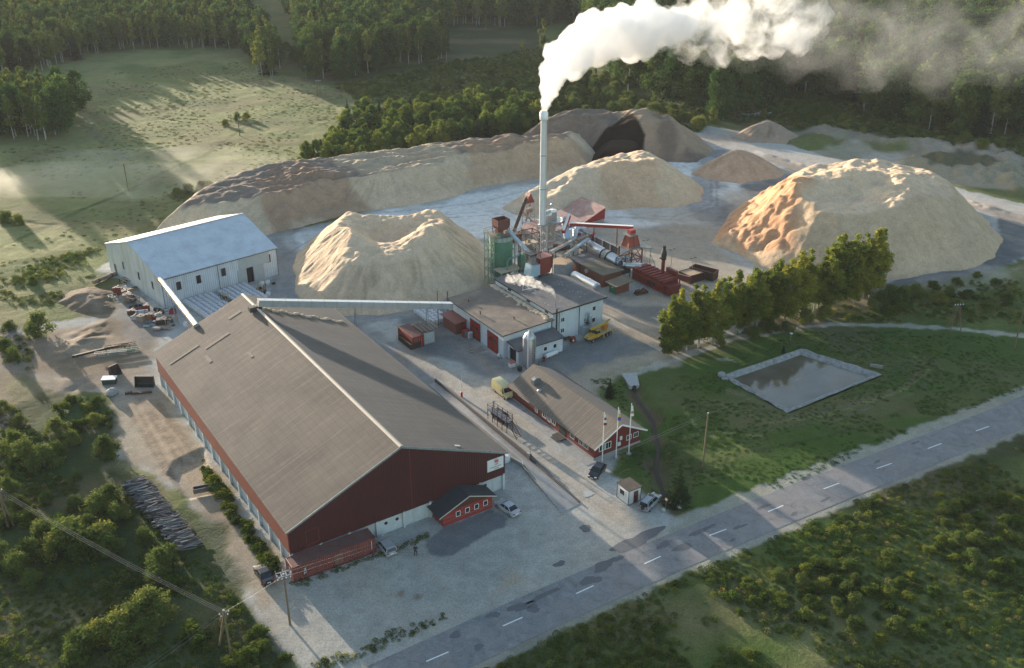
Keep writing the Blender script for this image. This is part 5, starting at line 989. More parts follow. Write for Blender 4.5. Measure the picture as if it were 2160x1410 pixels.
mb=MB(); xx=[(16.6,-18.6,5.4),(19.6,-18.8,5.0),(19.6,-15.4,5.0),(16.6,-15.2,5.6)]; mb.add(xx+[(a,b,c+.1) for a,b,c in xx],[(0,3,2,1),(4,5,6,7),(0,1,5,4),(1,2,6,5),(2,3,7,6),(3,0,4,7)]); t.b(mb,'canopy',mat('grey_green_sheet',(.20,.25,.25),.6,.2,.2,1.5))
mb=MB(); [mb.beam((x,y,0),(x,y,5.0),.14) for x,y in ((19.3,-18.5),(19.3,-15.7))]; mb.beam((19.3,-18.5,3.5),(20.6,-19.4,0),.5,.1); t.b(mb,'canopy_post',mat('grey_green_sheet',(.2,.2,.2)))
mb=MB(); mb.box(12.4,13.3,-18.0,-17.1,2.2,4.1); t.b(mb,'control_cabinet',mat('pale_sheet',(.3,.3,.3))); t.e.location=PW(15.7-.8,-15.7)
# duct and furnace
t=PT('hot_gas_duct','short shiny duct joining the dryer drum to the furnace','duct',10.8,-20.8)
mb=MB(); mb.cyl((9.6,-19.2,2.9),(11.2,-21.0,2.9),.7,n=20); mb.cyl((11.2,-21.0,2.9),(12.4,-22.6,2.9),.95,n=20); t.b(mb,'duct_shell',mat('polished_steel',(.6,.6,.6)),smooth=True)
t=PT('furnace','long dark red ribbed furnace with a tall flue','furnace',12,-28)
FUR=mat('furnace_red',(.22,.026,.02),.6,.05,.25,1.2,(.11,.03,.025),.35)
mb=MB(); mb.box(9.9,14.2,-33.0,-22.2,.5,3.3); t.b(mb,'casing',FUR)
mb=MB(); [mb.box(9.75,9.9,-32.9+i*.62,-32.75+i*.62,.5,3.35) for i in range(17)]; [mb.box(9.9,14.2,-32.5+i*1.25,-32.3+i*1.25,3.3,3.55) for i in range(8)]; t.b(mb,'rib',REDM)
mb=MB(); mb.box(9.6,9.75,-32.8,-22.3,2.35,2.5); mb.box(9.5,9.75,-33.2,-26,.9,1.02); t.b(mb,'walkway_beam',RB)
mb=MB(); mb.box(9.5,10.0,-30.2,-28,1.5,2.3); t.b(mb,'burner_recess',DARK)
mb=MB(); mb.box(9.9,14.2,-33,-22.3,0,.5); t.b(mb,'plinth',CONC)
mb=MB(); mb.cyl((13.4,-28.6,3.3),(13.4,-28.6,7.0),.42,n=14); f_=t.b(mb,'flue',FUR,smooth=True); mb=MB(); mb.cyl((13.4,-28.6,6.6),(13.4,-28.6,8.0),.62,.66,14); mb.cyl((13.4,-28.6,8.0),(13.4,-28.6,9.3),.66,.3,14); mb.cyl((13.4,-28.6,9.3),(13.4,-28.6,9.8),.4,n=12); mb.box(12.3,13.0,-28.9,-28.4,6.9,7.2); mb.build('spark_arrestor',mat('sooty_metal',(.03,.035,.03),.7,.2,.3,2),f_,smooth=True)
mb=MB(); mb.box(10.3,13.8,-34.4,-33.0,.4,2.4); t.b(mb,'ash_hopper',FUR)
t=PT('feed_conveyor','dark red sloping feed conveyor between furnace and sawdust bin','conveyor',16.5,-30)
mb=MB(); mb.beam((14.4,-30.6,3.4),(19.6,-31.4,1.2),1.1,1.0); mb.beam((14.8,-28.6,3.8),(14.8,-31.8,3.8),.8,1.2); t.b(mb,'trough',FUR); mb=MB(); mb.beam((15.4,-30.75,3.5),(19.4,-31.35,1.85),.5,.1); t.b(mb,'sawdust_load',HEAP2); mb=MB(); mb.beam((17,-30.6,0),(17,-30.6,2.0),.2); t.b(mb,'leg',RUST)
t=PT('sawdust_bin','brown steel bin heaped with orange sawdust beyond the furnace','bin',21.5,-29.4)
mb=MB(); mb.box(19.4,19.5,-31.4,-27.6,0,2.0); mb.box(24,24.1,-31.4,-27.6,0,2.0); mb.box(19.5,24,-31.4,-31.3,0,2.0); mb.box(19.5,24,-27.7,-27.6,0,2.0); t.b(mb,'side',BROWNM)
mb=MB(); mb.box(19.5,24,-31.3,-27.7,0,1.85); t.b(mb,'sawdust_top',mat('orange_sawdust',(.5,.4,.3)))
def skip(name,label,x,y,w_,l_,h_,m,rotx=0,load=True,group=None):
    t=PT(name,label,'skip',x,y,group); t.e.rotation_euler.z=R(SITE+rotx)
    mb=MB(); mb.box(x-w_/2,x-w_/2+.1,y,y+l_,.15,h_); mb.box(x+w_/2-.1,x+w_/2,y,y+l_,.15,h_); mb.box(x-w_/2+.1,x+w_/2-.1,y,y+.1,.15,h_); mb.box(x-w_/2+.1,x+w_/2-.1,y+l_-.1,y+l_,.15,h_); mb.box(x-w_/2+.1,x+w_/2-.1,y+.1,y+l_-.1,.15,.25); t.b(mb,'body',m)
    mb=MB(); 
    n_=int(l_/.7)
    for i in range(n_+1):
        yy=y+.05+i*(l_-.1)/n_; mb.box(x-w_/2-.08,x-w_/2,yy-.05,yy+.05,.15,h_); mb.box(x+w_/2,x+w_/2+.08,yy-.05,yy+.05,.15,h_)
    mb.box(x-w_/2-.1,x+w_/2+.1,y-.06,y,h_-.15,h_+.02); mb.box(x-w_/2-.1,x-w_/2,y,y+l_,h_-.15,h_+.02); mb.box(x+w_/2,x+w_/2+.1,y,y+l_,h_-.15,h_+.02)
    t.b(mb,'stiffener',m); return t
skip('open_skip','brown open topped skip beyond the furnace, partly behind birches',26,-33,2.6,6.2,2.2,BROWNM,18)
# big red roofed shed behind
t=PT('raw_material_shed','pale red roofed shed behind the cyclone tower','shed',22,13)
RR=mat('dusty_red_roof',(.36,.20,.18),.8,.05,.15,.8,(.46,.38,.30),.45); RW=mat('crimson_cladding',(.30,.02,.02),.6,0,.15,1)
x0,x1,x2,y0,y1=8,21,28,11.6,19.5
mb=MB(); mb.yprism([(21.5,0),(28.5,0),(28.5,4.3),(21.5,1.6)],11.6,11.8); t.b(mb,'end_wall_base',CONC)
mb=MB(); mb.yprism([(20.5,1.4),(28.6,1.7),(28.6,4.6),(20.5,1.45)],11.35,11.6); t.b(mb,'gable_cladding',RW)
mb=MB(); mb.box(28.3,28.5,11.8,21.5,0,4.4); t.b(mb,'back_wall',RW)
mb=MB(); mb.add([(20.2,11.2,1.4),(28.8,11.2,4.75),(28.8,22,4.75),(20.2,22,1.4),(20.2,11.2,1.55),(28.8,11.2,4.9),(28.8,22,4.9),(20.2,22,1.55)],[(0,3,2,1),(4,5,6,7),(0,1,5,4),(1,2,6,5),(2,3,7,6),(3,0,4,7)]); t.b(mb,'roof_slope',RR)
mb=MB(); mb.add([(5,8,2.3),(20.2,9.4,3.2),(20.2,20,3.2),(5,17,2.3),(5,8,2.45),(20.2,9.4,3.35),(20.2,20,3.35),(5,17,2.45)],[(0,3,2,1),(4,5,6,7),(0,1,5,4),(1,2,6,5),(2,3,7,6),(3,0,4,7)]); t.b(mb,'lean_to_roof',RR)
mb=MB(); mb.box(5.2,20,9.5,16.8,0,2.3); t.b(mb,'lean_to_wall',CONC)
t=PT('blower_cyclone','dusty grey cyclone with a bent outlet on the shed roof','cyclone',14,14.5)
mb=MB(); mb.lathe([(1.6,2.9),(1.2,3.8),(.9,4.6),(.6,5.2),(.35,6.2)],16,(14,14.5)); t.b(mb,'cone',mat('grey_cyclone',(.4,.4,.4)),smooth=True); mb=MB(); mb.tube([(14,14.5,6.1),(13.9,14.6,7.0),(13.3,15,7.6)],.22); t.b(mb,'outlet',STEEL)
# lamp posts in the plant yard
def lamp(px,py,ptop,lab):
    g=G(px,py); hh=HG(px,py,ptop); e=thing('lamp_post',lab,'lamp post',g,30,'lamp posts along the plant yard')
    mb=MB(); mb.cyl((0,0,0),(0,0,hh),.10,.06,8); mb.build('pole',STEEL,e)
    for s in (-1,1):
        mb=MB(); mb.obox((s*.55,0,hh+.05),(.7,.28,.12),ry=-s*.15); mb.build('lamp_head',DSTEEL,e)
    mb=MB(); mb.box(-.35,.35,-.04,.04,hh-.06,hh); mb.build('bracket',STEEL,e)
lamp(1359,558,508,'lamp post nearest the red hopper tower'); lamp(1414,577,527,'lamp post just right of the furnace flue'); lamp(1459,583,545,'lamp post beside the sawdust bin near the birches')
mb=MB(); mb.cyl((0,0,0),(0,0,4.5),.06,.04,6); o=mb.build('steel_post',STEEL,loc=G(1355,548)); tag(o,'thin bare steel post just left of the nearest lamp post','post')
g=G(1352,620); e=thing('machine_scrap','low dark red machine frame lying in front of the furnace','machine part',g,30)
mb=MB(); mb.box(-1.6,1.6,-.6,.6,.15,.55); mb.box(-1.4,-.2,-.4,.4,.55,1.1); mb.build('frame',BROWNM,e); mb=MB(); mb.cyl((.8,-.5,.7),(.8,.5,.7),.45,n=12); mb.build('roller',RUST,e)
# ------------------------------------------------------------------ enclosed conveyors
def gallery(name,label,A,B,w_,h_,m,sup,seg=2.4,tubular=False,side=(0,0,1)):
    A,B=Vector(A),Vector(B); e=thing(name,label,'conveyor',(A.x,A.y,0)); b=B-A; O=Vector((0,0,A.z))
    mb=MB()
    if tubular: mb.cyl(O,O+b,w_/2,n=18)
    else: mb.beam(O,O+b,w_,h_)
    mb.build('casing',m,e,smooth=tubular)
    mb=MB(); n=int(b.length/seg)
    for i in range(n+1):
        c=O+b*i/n; d=b.normalized()*.05
        if tubular: mb.cyl(c-d,c+d,w_/2+.05,n=18)
        else: mb.beam(c-d,c+d,w_+.1,h_+.1)
    mb.build('joint_ring',STEEL,e)
    if not tubular:
        mb=MB(); mb.beam(O+Vector((0,0,h_/2+.03)),O+b+Vector((0,0,h_/2+.03)),w_*.9,.05); mb.build('cover',WHITEM,e)
    for f,g_ in sup:
        c=O+b*f; mb=MB(); 
        for s in (-.7,.7):
            off=Vector((-b.y,b.x,0)).normalized()*s; mb.beam((c.x+off.x*.5,c.y+off.y*.5,c.z-h_/2),(c.x+off.x,c.y+off.y,g_),.14)
        for k in range(3):
            z0=g_+(c.z-g_)*k/3; z1=g_+(c.z-g_)*(k+1)/3; o1=Vector((-b.y,b.x,0)).normalized()*.7; mb.beam((c.x-o1.x,c.y-o1.y,z0),(c.x+o1.x,c.y+o1.y,z1-.2),.07)
        mb.build('trestle',STEEL,e)
    return e
hd=wh.o+Matrix.Rotation(R(SITE),3,'Z')@Vector((W/2+.3,L-7.6,15.2)); tl=G(952,645,5.9)
gallery('conveyor_gallery','long galvanised conveyor gallery from the hall ridge to the white workshop',hd,tl,1.25,1.2,mat('gallery_metal',(.50,.56,.60),.4,.6,.12,1.0,(.35,.33,.30),.25),[(.17,13.0),(.47,0),(.86,0)])
hd2=wh.o+Matrix.Rotation(R(SITE),3,'Z')@Vector((8.0,L-.6,10.2)); tl2=G(338,590,7.2)
gallery('tube_conveyor','shiny round tube conveyor from the metal warehouse corner to the hall roof',tl2,hd2,1.1,1.1,mat('bright_tube',(.66,.66,.64),.3,.8,.1,1),[(.22,0),(.82,0)],seg=6,tubular=True)
# ------------------------------------------------------------------ vehicles
def loft(secs,mb=None):      # secs: list of rings (same count)
    mb=mb or MB(); n=len(secs[0]); vs=[p for s_ in secs for p in s_]; k=len(secs); fs=[]
    for j in range(k-1):
        for i in range(n): fs.append((j*n+i,j*n+(i+1)%n,(j+1)*n+(i+1)%n,(j+1)*n+i))
    fs+=[tuple(range(n-1,-1,-1)),tuple(range((k-1)*n,k*n))]; return mb.add(vs,fs)
def sect(x,hw,z0,z1,tw=.92):   # body cross-section at x (x = forward)
    return [(x,-hw*.92,z0),(x,-hw,z0+.18),(x,-hw,z0+(z1-z0)*.7),(x,-hw*tw,z1),(x,hw*tw,z1),(x,hw,z0+(z1-z0)*.7),(x,hw,z0+.18),(x,hw*.92,z0)]
TYRE=BLACK; RIM=mat('wheel_rim',(.45,.45,.46),.35,.7,.1,4); LAMPW=paint('lamp_glass',(.75,.78,.8),.1); LAMPR=paint('lamp_red',(.45,.02,.02),.15); PLATE=mat('number_plate',(.8,.8,.8),.5,0,.05,4)
def wheels(e,xs,hw,r,w_=.22):
    for x in xs:
        for s_ in (-1,1):
            wh_=MB(); wh_.cyl((0,-w_/2,0),(0,w_/2,0),r,n=16); o=wh_.build('wheel',TYRE,e,loc=(x,s_*(hw-w_/2),r)); m2=MB(); m2.cyl((0,s_*w_*.35,0),(0,s_*(w_/2+.01),0),r*.62,n=12); m2.build('rim',RIM,o)
def car(label,g,ang,col,kind='sedan',Lc=4.5,Wc=1.76,Hc=1.42,cat='car',name=None):
    e=thing(name or ('parked_car'),label,cat,g,ang); hw=Wc/2; P_=paint('car_paint_%02d%02d%02d'%tuple(int(c*99) for c in col),col,.28)
    f=Lc/2
    if kind=='van':
        body=[sect(-f,hw*.95,.35,1.0),sect(-f+.02,hw,.35,2.35,.86),sect(f*.30,hw,.3,2.35,.86),sect(f*.52,hw*.98,.3,2.05,.82),sect(f*.66,hw*.97,.3,1.35,.9),sect(f*.96,hw*.88,.32,1.0,.9),sect(f,hw*.8,.4,.75,.9)]
        loft(body).build('body',P_,e,smooth=True)
        mb=MB(); mb.add([(f*.505,-hw*.83,2.0),(f*.505,hw*.83,2.0),(f*.685,hw*.87,1.33),(f*.685,-hw*.87,1.33)],[(0,1,2,3)]); mb.add([(f*.53,-hw*.83,2.03),(f*.53,hw*.83,2.03),(f*.705,hw*.87,1.36),(f*.705,-hw*.87,1.36)],[(0,3,2,1)]); mb.build('windscreen',GL,e)
        for s_ in (-1,1):
            mb=MB(); mb.add([(f*.2,s_*(hw+.012),1.35),(f*.6,s_*(hw*.985+.012),1.3),(f*.5,s_*(hw*.92+.03),1.85),(f*.2,s_*(hw*.94+.03),1.88)],[(0,1,2,3)]); mb.build('side_window',GL,e)
            mb=MB(); mb.obox((f*.62,s_*(hw+.13),1.35),(.12,.2,.32)); mb.build('mirror',BLACK,e)
            mb=MB(); mb.obox((f*.93,s_*hw*.68,.92),(.2,.36,.2)); mb.build('headlight',LAMPW,e)
        mb=MB(); mb.obox((f*.985,0,.55),(.14,Wc*.84,.3)); mb.build('bumper',BLACK,e); mb=MB(); mb.obox((f+.04,0,.6),(.03,.5,.11)); mb.build('number_plate',PLATE,e)
        wheels(e,(-f*.58,f*.62),hw,.33); return e
    belt=.92 if kind!='suv' else 1.05; zb=.22 if kind!='suv' else .34; boot=.93 if kind=='sedan' else belt
    nose=.62 if kind!='suv' else .78
    body=[sect(-f,hw*.86,zb+.1,boot-.1,.9),sect(-f+.12,hw*.95,zb,boot,.9),sect(-f*.5,hw,zb,belt,.92),sect(f*.35,hw,zb,belt,.92),sect(f*.8,hw*.95,zb,belt-.14,.9),sect(f*.97,hw*.85,zb+.05,nose,.9),sect(f,hw*.75,zb+.15,nose-.1,.9)]
    loft(body).build('body',P_,e,smooth=True)
    if kind=='sedan': a0,a1,b0,b1=-f*.72,-f*.42,f*.14,f*.46
    elif kind=='wagon': a0,a1,b0,b1=-f*.96,-f*.84,f*.14,f*.46
    elif kind=='suv': a0,a1,b0,b1=-f*.95,-f*.86,f*.18,f*.44
    else: a0,a1,b0,b1=-f*.92,-f*.66,f*.12,f*.46
    tw=.74
    mb=MB(); mb.add([(a0,-hw*.90,belt-.02),(b1,-hw*.90,belt-.02),(b1,hw*.90,belt-.02),(a0,hw*.90,belt-.02),(a1,-hw*tw,Hc-.05),(b0,-hw*tw,Hc-.05),(b0,hw*tw,Hc-.05),(a1,hw*tw,Hc-.05)],
      [(0,3,2,1),(4,5,6,7),(0,1,5,4),(1,2,6,5),(2,3,7,6),(3,0,4,7)]); mb.build('window_glass',GL,e)
    mb=MB(); mb.add([(a1-.05,-hw*(tw+.03),Hc-.07),(b0+.05,-hw*(tw+.03),Hc-.07),(b0+.05,hw*(tw+.03),Hc-.07),(a1-.05,hw*(tw+.03),Hc-.07),(a1+.1,-hw*tw*.9,Hc),(b0-.1,-hw*tw*.9,Hc),(b0-.1,hw*tw*.9,Hc),(a1+.1,hw*tw*.9,Hc)],
      [(0,3,2,1),(4,5,6,7),(0,1,5,4),(1,2,6,5),(2,3,7,6),(3,0,4,7)])
    for x0,x1 in ((a0,a1),(b1,b0),((a0+b1)/2+.05,(a1+b0)/2+.05)):
        for s_ in (-1,1): mb.beam((x0,s_*hw*.905,belt),(x1,s_*hw*(tw+.015),Hc-.05),.09,.05)
    mb.build('roof',P_,e,smooth=False)
    for s_ in (-1,1):
        mb=MB(); mb.obox((f*.93,s_*hw*.66,nose+.0),(.22,.34,.13)); mb.build('headlight',LAMPW,e)
        mb=MB(); mb.obox((-f+.05,s_*hw*.72,boot-.16),(.14,.3,.2)); mb.build('taillight',LAMPR,e)
        mb=MB(); mb.obox((f*.36,s_*(hw+.07),belt+.06),(.12,.16,.12)); mb.build('mirror',P_,e)
    mb=MB(); mb.obox((-f-.005,0,zb+.38),(.03,.5,.12)); mb.build('number_plate',PLATE,e); mb=MB(); mb.obox((f+.0,0,zb+.22),(.04,.5,.11)); mb.build('number_plate',PLATE,e)
    if kind=='suv':
        mb=MB(); mb.cyl((-f-.18,0,.95),(-f-.02,0,.95),.33,n=16); mb.build('spare_wheel',BLACK,e)
        mb=MB(); [mb.beam((a1,s_*hw*.66,Hc+.06),(b0-.2,s_*hw*.66,Hc+.06),.05) for s_ in(-1,1)]; mb.box(-.1,.5,-.42,.42,Hc,Hc+.015); mb.build('roof_rail',BLACK,e)
    wheels(e,(-f*.6,f*.63),hw,.32 if kind!='suv' else .38); return e
def between(a,b):
    A,B=G(*a),G(*b); d=B-A; return (A+B)/2, math.degrees(math.atan2(d.y,d.x))
c_,a_=between((1086,1088),(1055,1066)); car('silver grey saloon car parked right of the small red hut',c_,a_,(.42,.44,.47),'sedan')
c_,a_=between((822,1168),(805,1147)); car('silver estate car parked at the right end of the long red container',c_,a_,(.36,.37,.38),'wagon',Lc=4.5)
c_,a_=between((566,1232),(548,1203)); car('black saloon car on the gravel left of the red container',c_,a_,(.012,.012,.015),'sedan',Lc=4.4)
c_,a_=between((1270,985),(1250,1006)); c_=G(1259,1000); car('black hatchback parked near the left flagpole',c_,math.degrees(math.atan2(G(1250,1008).y-G(1271,982).y,G(1250,1008).x-G(1271,982).x)),(.010,.010,.016),'hatch',Lc=4.1)
c_=G(1371,1066); aa=math.degrees(math.atan2(G(1390,1046).y-G(1362,1074).y,G(1390,1046).x-G(1362,1074).x)); car('grey off road car with rails and spare wheel beside the white booth',c_,aa,(.30,.33,.36),'suv',Lc=4.6,Hc=1.72)
c_=G(1062,832); aa=math.degrees(math.atan2(G(1076,841).y-G(1043,815).y,G(1076,841).x-G(1043,815).x)); car('pale yellow panel van parked at the far end of the red office',c_,aa,(.68,.58,.27),'van',Lc=5.2,Wc=2.0,cat='van',name='panel_van')
# car seen through the weighing platform
c_=G(1058,885); car('dark maroon car standing beside the rusty access platform',c_,-52,(.035,.012,.014),'wagon',Lc=4.4)
# yellow crane lorry
g=G(1262,712); aa=math.degrees(math.atan2(G(1240,722).y-G(1283,702).y,G(1240,722).x-G(1283,702).x))
e=thing('crane_lorry','old yellow crane lorry parked beside the tall white block','crane lorry',g,aa)
YP=YELLOW; mb=MB(); mb.box(-3.2,3.4,-.55,.55,.65,.85); mb.build('chassis',DSTEEL,e)
loft([sect(1.7,.85,.7,1.55),sect(2.9,.8,.7,1.45),sect(3.5,.72,.75,1.3)]).build('bonnet',YP,e)
loft([sect(.5,1.05,.75,1.6,1),sect(1.75,1.05,.75,1.6,1)]).build('cab',YP,e)
mb=MB(); mb.add([(.55,-1.0,1.6),(1.75,-1.0,1.6),(1.75,1.0,1.6),(.55,1.0,1.6),(.65,-.88,2.2),(1.45,-.88,2.2),(1.45,.88,2.2),(.65,.88,2.2)],[(0,3,2,1),(4,5,6,7),(0,1,5,4),(1,2,6,5),(2,3,7,6),(3,0,4,7)]); mb.build('window_glass',GL,e)
mb=MB(); mb.box(.55,1.55,-.95,.95,2.2,2.32); mb.build('cab_roof',YP,e)
for s_ in (-1,1):
    mb=MB(); mb.obox((2.9,s_*.85,.95),(1.0,.4,.14)); mb.build('mudguard',YP,e); mb=MB(); mb.cyl((3.5,s_*.5,1.05),(3.58,s_*.5,1.05),.13,n=10); mb.build('headlight',LAMPW,e)
mb=MB(); mb.box(-3.2,.4,-1.05,1.05,.95,1.2); mb.build('deck',mat('dusty_yellow',(.45,.36,.2),.8,0,.2,2),e)
mb=MB(); mb.cyl((-1.8,0,1.2),(-1.8,0,1.7),.6,n=14); mb.box(-2.4,-1.2,-.6,.6,1.7,2.4); mb.build('turret',mat('orange_paint',(.55,.2,.03),.5,0,.2,2),e)
mb=MB(); mb.beam((-2.2,.2,2.7),(2.8,.2,2.75),.35,.4); mb.beam((-2.2,-.2,2.6),(-3.4,0,3.0),.3); 
for i in range(8): mb.beam((-1.8+i*.55,.0,2.45),(-1.5+i*.55,.0,2.95),.06)
mb.build('boom',YP,e); mb=MB(); mb.box(2.7,3.0,.0,.4,2.2,2.75); mb.build('hook_block',DSTEEL,e)
for x in (-3.0,-.2):
    for s_ in (-1,1): mb=MB(); mb.beam((x,s_*.9,1.0),(x,s_*1.35,.9),.15); mb.beam((x,s_*1.35,.95),(x,s_*1.35,.2),.12); mb.build('outrigger',YP,e)
wheels(e,(2.7,-1.6,-2.5),1.05,.42,.28)
# fork lift and two loaders
def forklift(label,g,ang,load=True):
    e=thing('forklift',label,'forklift',g,ang); mb=MB(); mb.box(-1.1,.7,-.55,.55,.3,1.1); mb.box(-1.2,-.7,-.5,.5,.5,1.35); mb.build('body',mat('forklift_body',(.22,.18,.10),.6,.1,.2,2),e,bevel=.05)
    mb=MB(); [mb.beam((x,s_*.48,1.1),(x*.85,s_*.45,2.15),.07) for x in (-.7,.6) for s_ in (-1,1)]; mb.box(-.65,.6,-.5,.5,2.15,2.22); mb.build('roll_cage',mat('tan_cage',(.40,.32,.22),.7,.1,.2,2),e)
    mb=MB(); [mb.beam((.95,s_*.35,.1),(.95,s_*.35,2.5),.1) for s_ in (-1,1)]; mb.beam((.95,-.35,1.8),(.95,.35,1.8),.08); mb.build('mast',DSTEEL,e); mb=MB(); [mb.box(1.0,2.1,s_*.3-.06,s_*.3+.06,.12,.17) for s_ in (-1,1)]; mb.build('fork',DSTEEL,e)
    mb=MB(); mb.box(-.4,.1,-.25,.25,1.1,1.6); mb.build('seat',BLACK,e); wheels(e,(-.7,.55),.58,.3,.2)
forklift('forklift carrying a white bag outside the metal warehouse doorway',G(553,620),-25); forklift('tan loader standing between the two blocks of white bags',G(476,640),150)
# ------------------------------------------------------------------ freight containers
def container(label,A,ang,Lc,col,name='freight_container',dark=(.12,.05,.04),doors=None,w_=2.44,h_=2.6):
    e=thing(name,label,'container',A,ang); CM=mat('container_'+label[:12].replace(' ','_'),col,.6,.1,.2,.8,dark,.3,rib=.28,ribaxis=0,bmp=.6,streak=True)
    mb=MB(); mb.box(.06,Lc-.06,.04,.08,.15,h_-.1); mb.box(.06,Lc-.06,w_-.08,w_-.04,.15,h_-.1)
    n=int(Lc/.28)
    for i in range(n): x=.15+i*(Lc-.3)/n; mb.box(x,x+.13,.0,.04,.18,h_-.14); mb.box(x,x+.13,w_-.04,w_,.18,h_-.14)
    mb.build('side_panel',CM,e)
    mb=MB(); mb.box(.1,Lc-.1,.05,w_-.05,h_-.09,h_-.05); [mb.box(.2+i*(Lc-.4)/n,.2+i*(Lc-.4)/n+.12,.2,w_-.2,h_-.05,h_-.02) for i in range(n)]; mb.build('roof',mat('container_roof',(.22,.10,.085),.8,.05,.3,1,(.14,.12,.11),.4),e)
    mb=MB(); 
    for y in (0,w_): mb.beam((0,y,.1),(Lc,y,.1),.14); mb.beam((0,y,h_-.06),(Lc,y,h_-.06),.12)
    for x in (0,Lc):
        mb.beam((x,0,.1),(x,w_,.1),.14); mb.beam((x,0,h_-.06),(x,w_,h_-.06),.12)
        for y in (0,w_): mb.beam((x,y,0),(x,y,h_),.15)
    mb.build('corner_frame',CM,e)
    mb=MB(); mb.box(-.0,.05,.1,w_-.1,.15,h_-.1); mb.box(Lc-.05,Lc,.1,w_-.1,.15,h_-.1); mb.build('end_panel',doors or CM,e)
    mb=MB(); [mb.beam((-.04,y,.2),(-.04,y,h_-.2),.04) for y in (.5,.95,1.5,1.95)]; mb.build('lock_rod',STEEL,e); return e
A=G(620,1230); B=G(793,1165); d=B-A; e=container('long faded red freight container parked along the front of the hall',A,math.degrees(math.atan2(d.y,d.x)),12.19,(.27,.075,.065))
text('lettering','MOL',.5,WHITEM,e,(1.7,-.02,1.3),rot=(R(90),R(90),0)); mb=MB(); mb.box(11.6,11.66,-.02,-.005,.7,2.2); mb.build('white_mark',WHITEM,e); mb=MB(); mb.box(6.0,7.3,-.03,.0,.4,2.2); mb.build('patch_plate',mat('dull_patch',(.2,.09,.07),.8,0,.3,2),e)
WDO=mat('white_container_doors',(.55,.56,.55),.6,0,.15,1,(.3,.28,.25),.3)
A=G(894,731); e=container('red storage container with white doors and scrap timber on its roof',A,SITE+90,6.1,(.30,.05,.035),doors=mat('red_container_end',(.30,.03,.025),.6,0,.15,1))
e.rotation_euler.z=R(SITE+90)
A2=G(917,722); e=container('pale container standing right against the red storage container',A2,SITE+90,5.2,(.45,.43,.38),dark=(.3,.28,.24),w_=2.4,doors=WDO)
e=thing('timber_stack','long dark and pale boards stacked across two container roofs','timber stack',G(905,728,0)+Vector((0,0,2.6)),SITE+90)
for i in range(15):
    mb=MB(); y=.9-i*.28+random.random()*.1; mb.obox((2.6+random.random()*.6,y,.06+.13*(i%3)),(3.4+random.random()*1.8,.2,.12),random.uniform(-.06,.06)); mb.build('board',mat('board_%d'%(i%3),[(.11,.09,.075),(.32,.29,.25),(.22,.17,.13)][i%3],.85,0,.25,3),e)
skp=G(872,738); dl=Matrix.Rotation(R(-SITE),3,'Z')@(skp-PO); skip('open_skip','dark brown open skip full of metal offcuts left of the red container',dl.x+.6,dl.y,2.3,5.2,1.35,mat('dark_brown_steel',(.06,.04,.032),.8,.2,.3,2))
e=thing('metal_offcuts','pale metal offcuts lying inside the dark brown skip','scrap',PW(dl.x+.6,dl.y+2.5,.3),SITE)
for i in range(9): mb=MB(); mb.obox((random.uniform(-.6,.6),random.uniform(-1.8,1.8),.2+.1*i*.6),(.3,.9+random.random(),.12),random.uniform(-1.2,1.2)); mb.build('offcut',[STEEL,WHITEM,RUST][i%3],e)
# red yard shed by the workshop
rb=G(962,707); dl=Matrix.Rotation(R(-SITE),3,'Z')@(rb-PO)
t=PT('yard_shed','small shed with sloping red tin roof beside the workshop doors','shed',dl.x,dl.y); x,y=dl.x,dl.y
YR=mat('brownred_boards',(.20,.055,.038),.7,0,.2,1.2,(.12,.05,.04),.3)
mb=MB(); mb.box(x,x+3.9,y,y+5.2,0,2.6); t.b(mb,'wall',YR); mb=MB(); mb.add([(x-.4,y-.5,2.6),(x+4.2,y-.5,2.95),(x+4.2,y+5.7,2.95),(x-.4,y+5.7,2.6),(x-.4,y-.5,2.72),(x+4.2,y-.5,3.07),(x+4.2,y+5.7,3.07),(x-.4,y+5.7,2.72)],[(0,3,2,1),(4,5,6,7),(0,1,5,4),(1,2,6,5),(2,3,7,6),(3,0,4,7)]); t.b(mb,'roof',mat('red_tin_roof',(.26,.075,.06),.6,.1,.15,1,(.20,.08,.06),.3,rib=.3,ribaxis=0))
mb=MB(); mb.box(x+1.6,x+2.7,y-.06,y,0,2.0); t.b(mb,'door',mat('red_workshop_door',(.3,.02,.02)))
e=thing('side_cabinet','small red cabinet between yard shed and first workshop door','cabinet',G(983,711),SITE); mb=MB(); mb.box(-.7,.7,-.4,.5,.1,1.7); mb.build('body',RB,e,bevel=.03); mb=MB(); mb.box(-.6,.1,-.46,-.4,.3,1.5); mb.build('door',mat('grey_paint',(.2,.2,.2)),e)
e=thing('white_cupboard','white metal cupboard leaning next to the red cabinet','cupboard',G(992,713),SITE); mb=MB(); mb.box(-.45,.45,-.25,.25,0,1.3); mb.build('body',WHITEM,e,bevel=.03); mb=MB(); mb.box(-.4,.4,-.29,-.25,.1,1.2); mb.build('door',mat('pale_sheet',(.3,.3,.3)),e)
mb=MB(); mb.cyl((0,0,0),(0,0,8.5),.09,n=8); o=mb.build('steel_mast',RUST,loc=G(925,692)); tag(o,'tall rusty mast standing beside the red tin roofed shed','mast')
e=thing('pallet_heap','flat heap of loose boards in front of the workshop doors','boards',G(1006,738),20)
for i in range(7): mb=MB(); mb.obox((random.uniform(-.4,.4),-1+i*.32,.06+.04*(i%2)),(2.6+random.random(),.25,.05),random.uniform(-.3,.3)); mb.build('board',mat('board_1',(.3,.3,.3)),e)
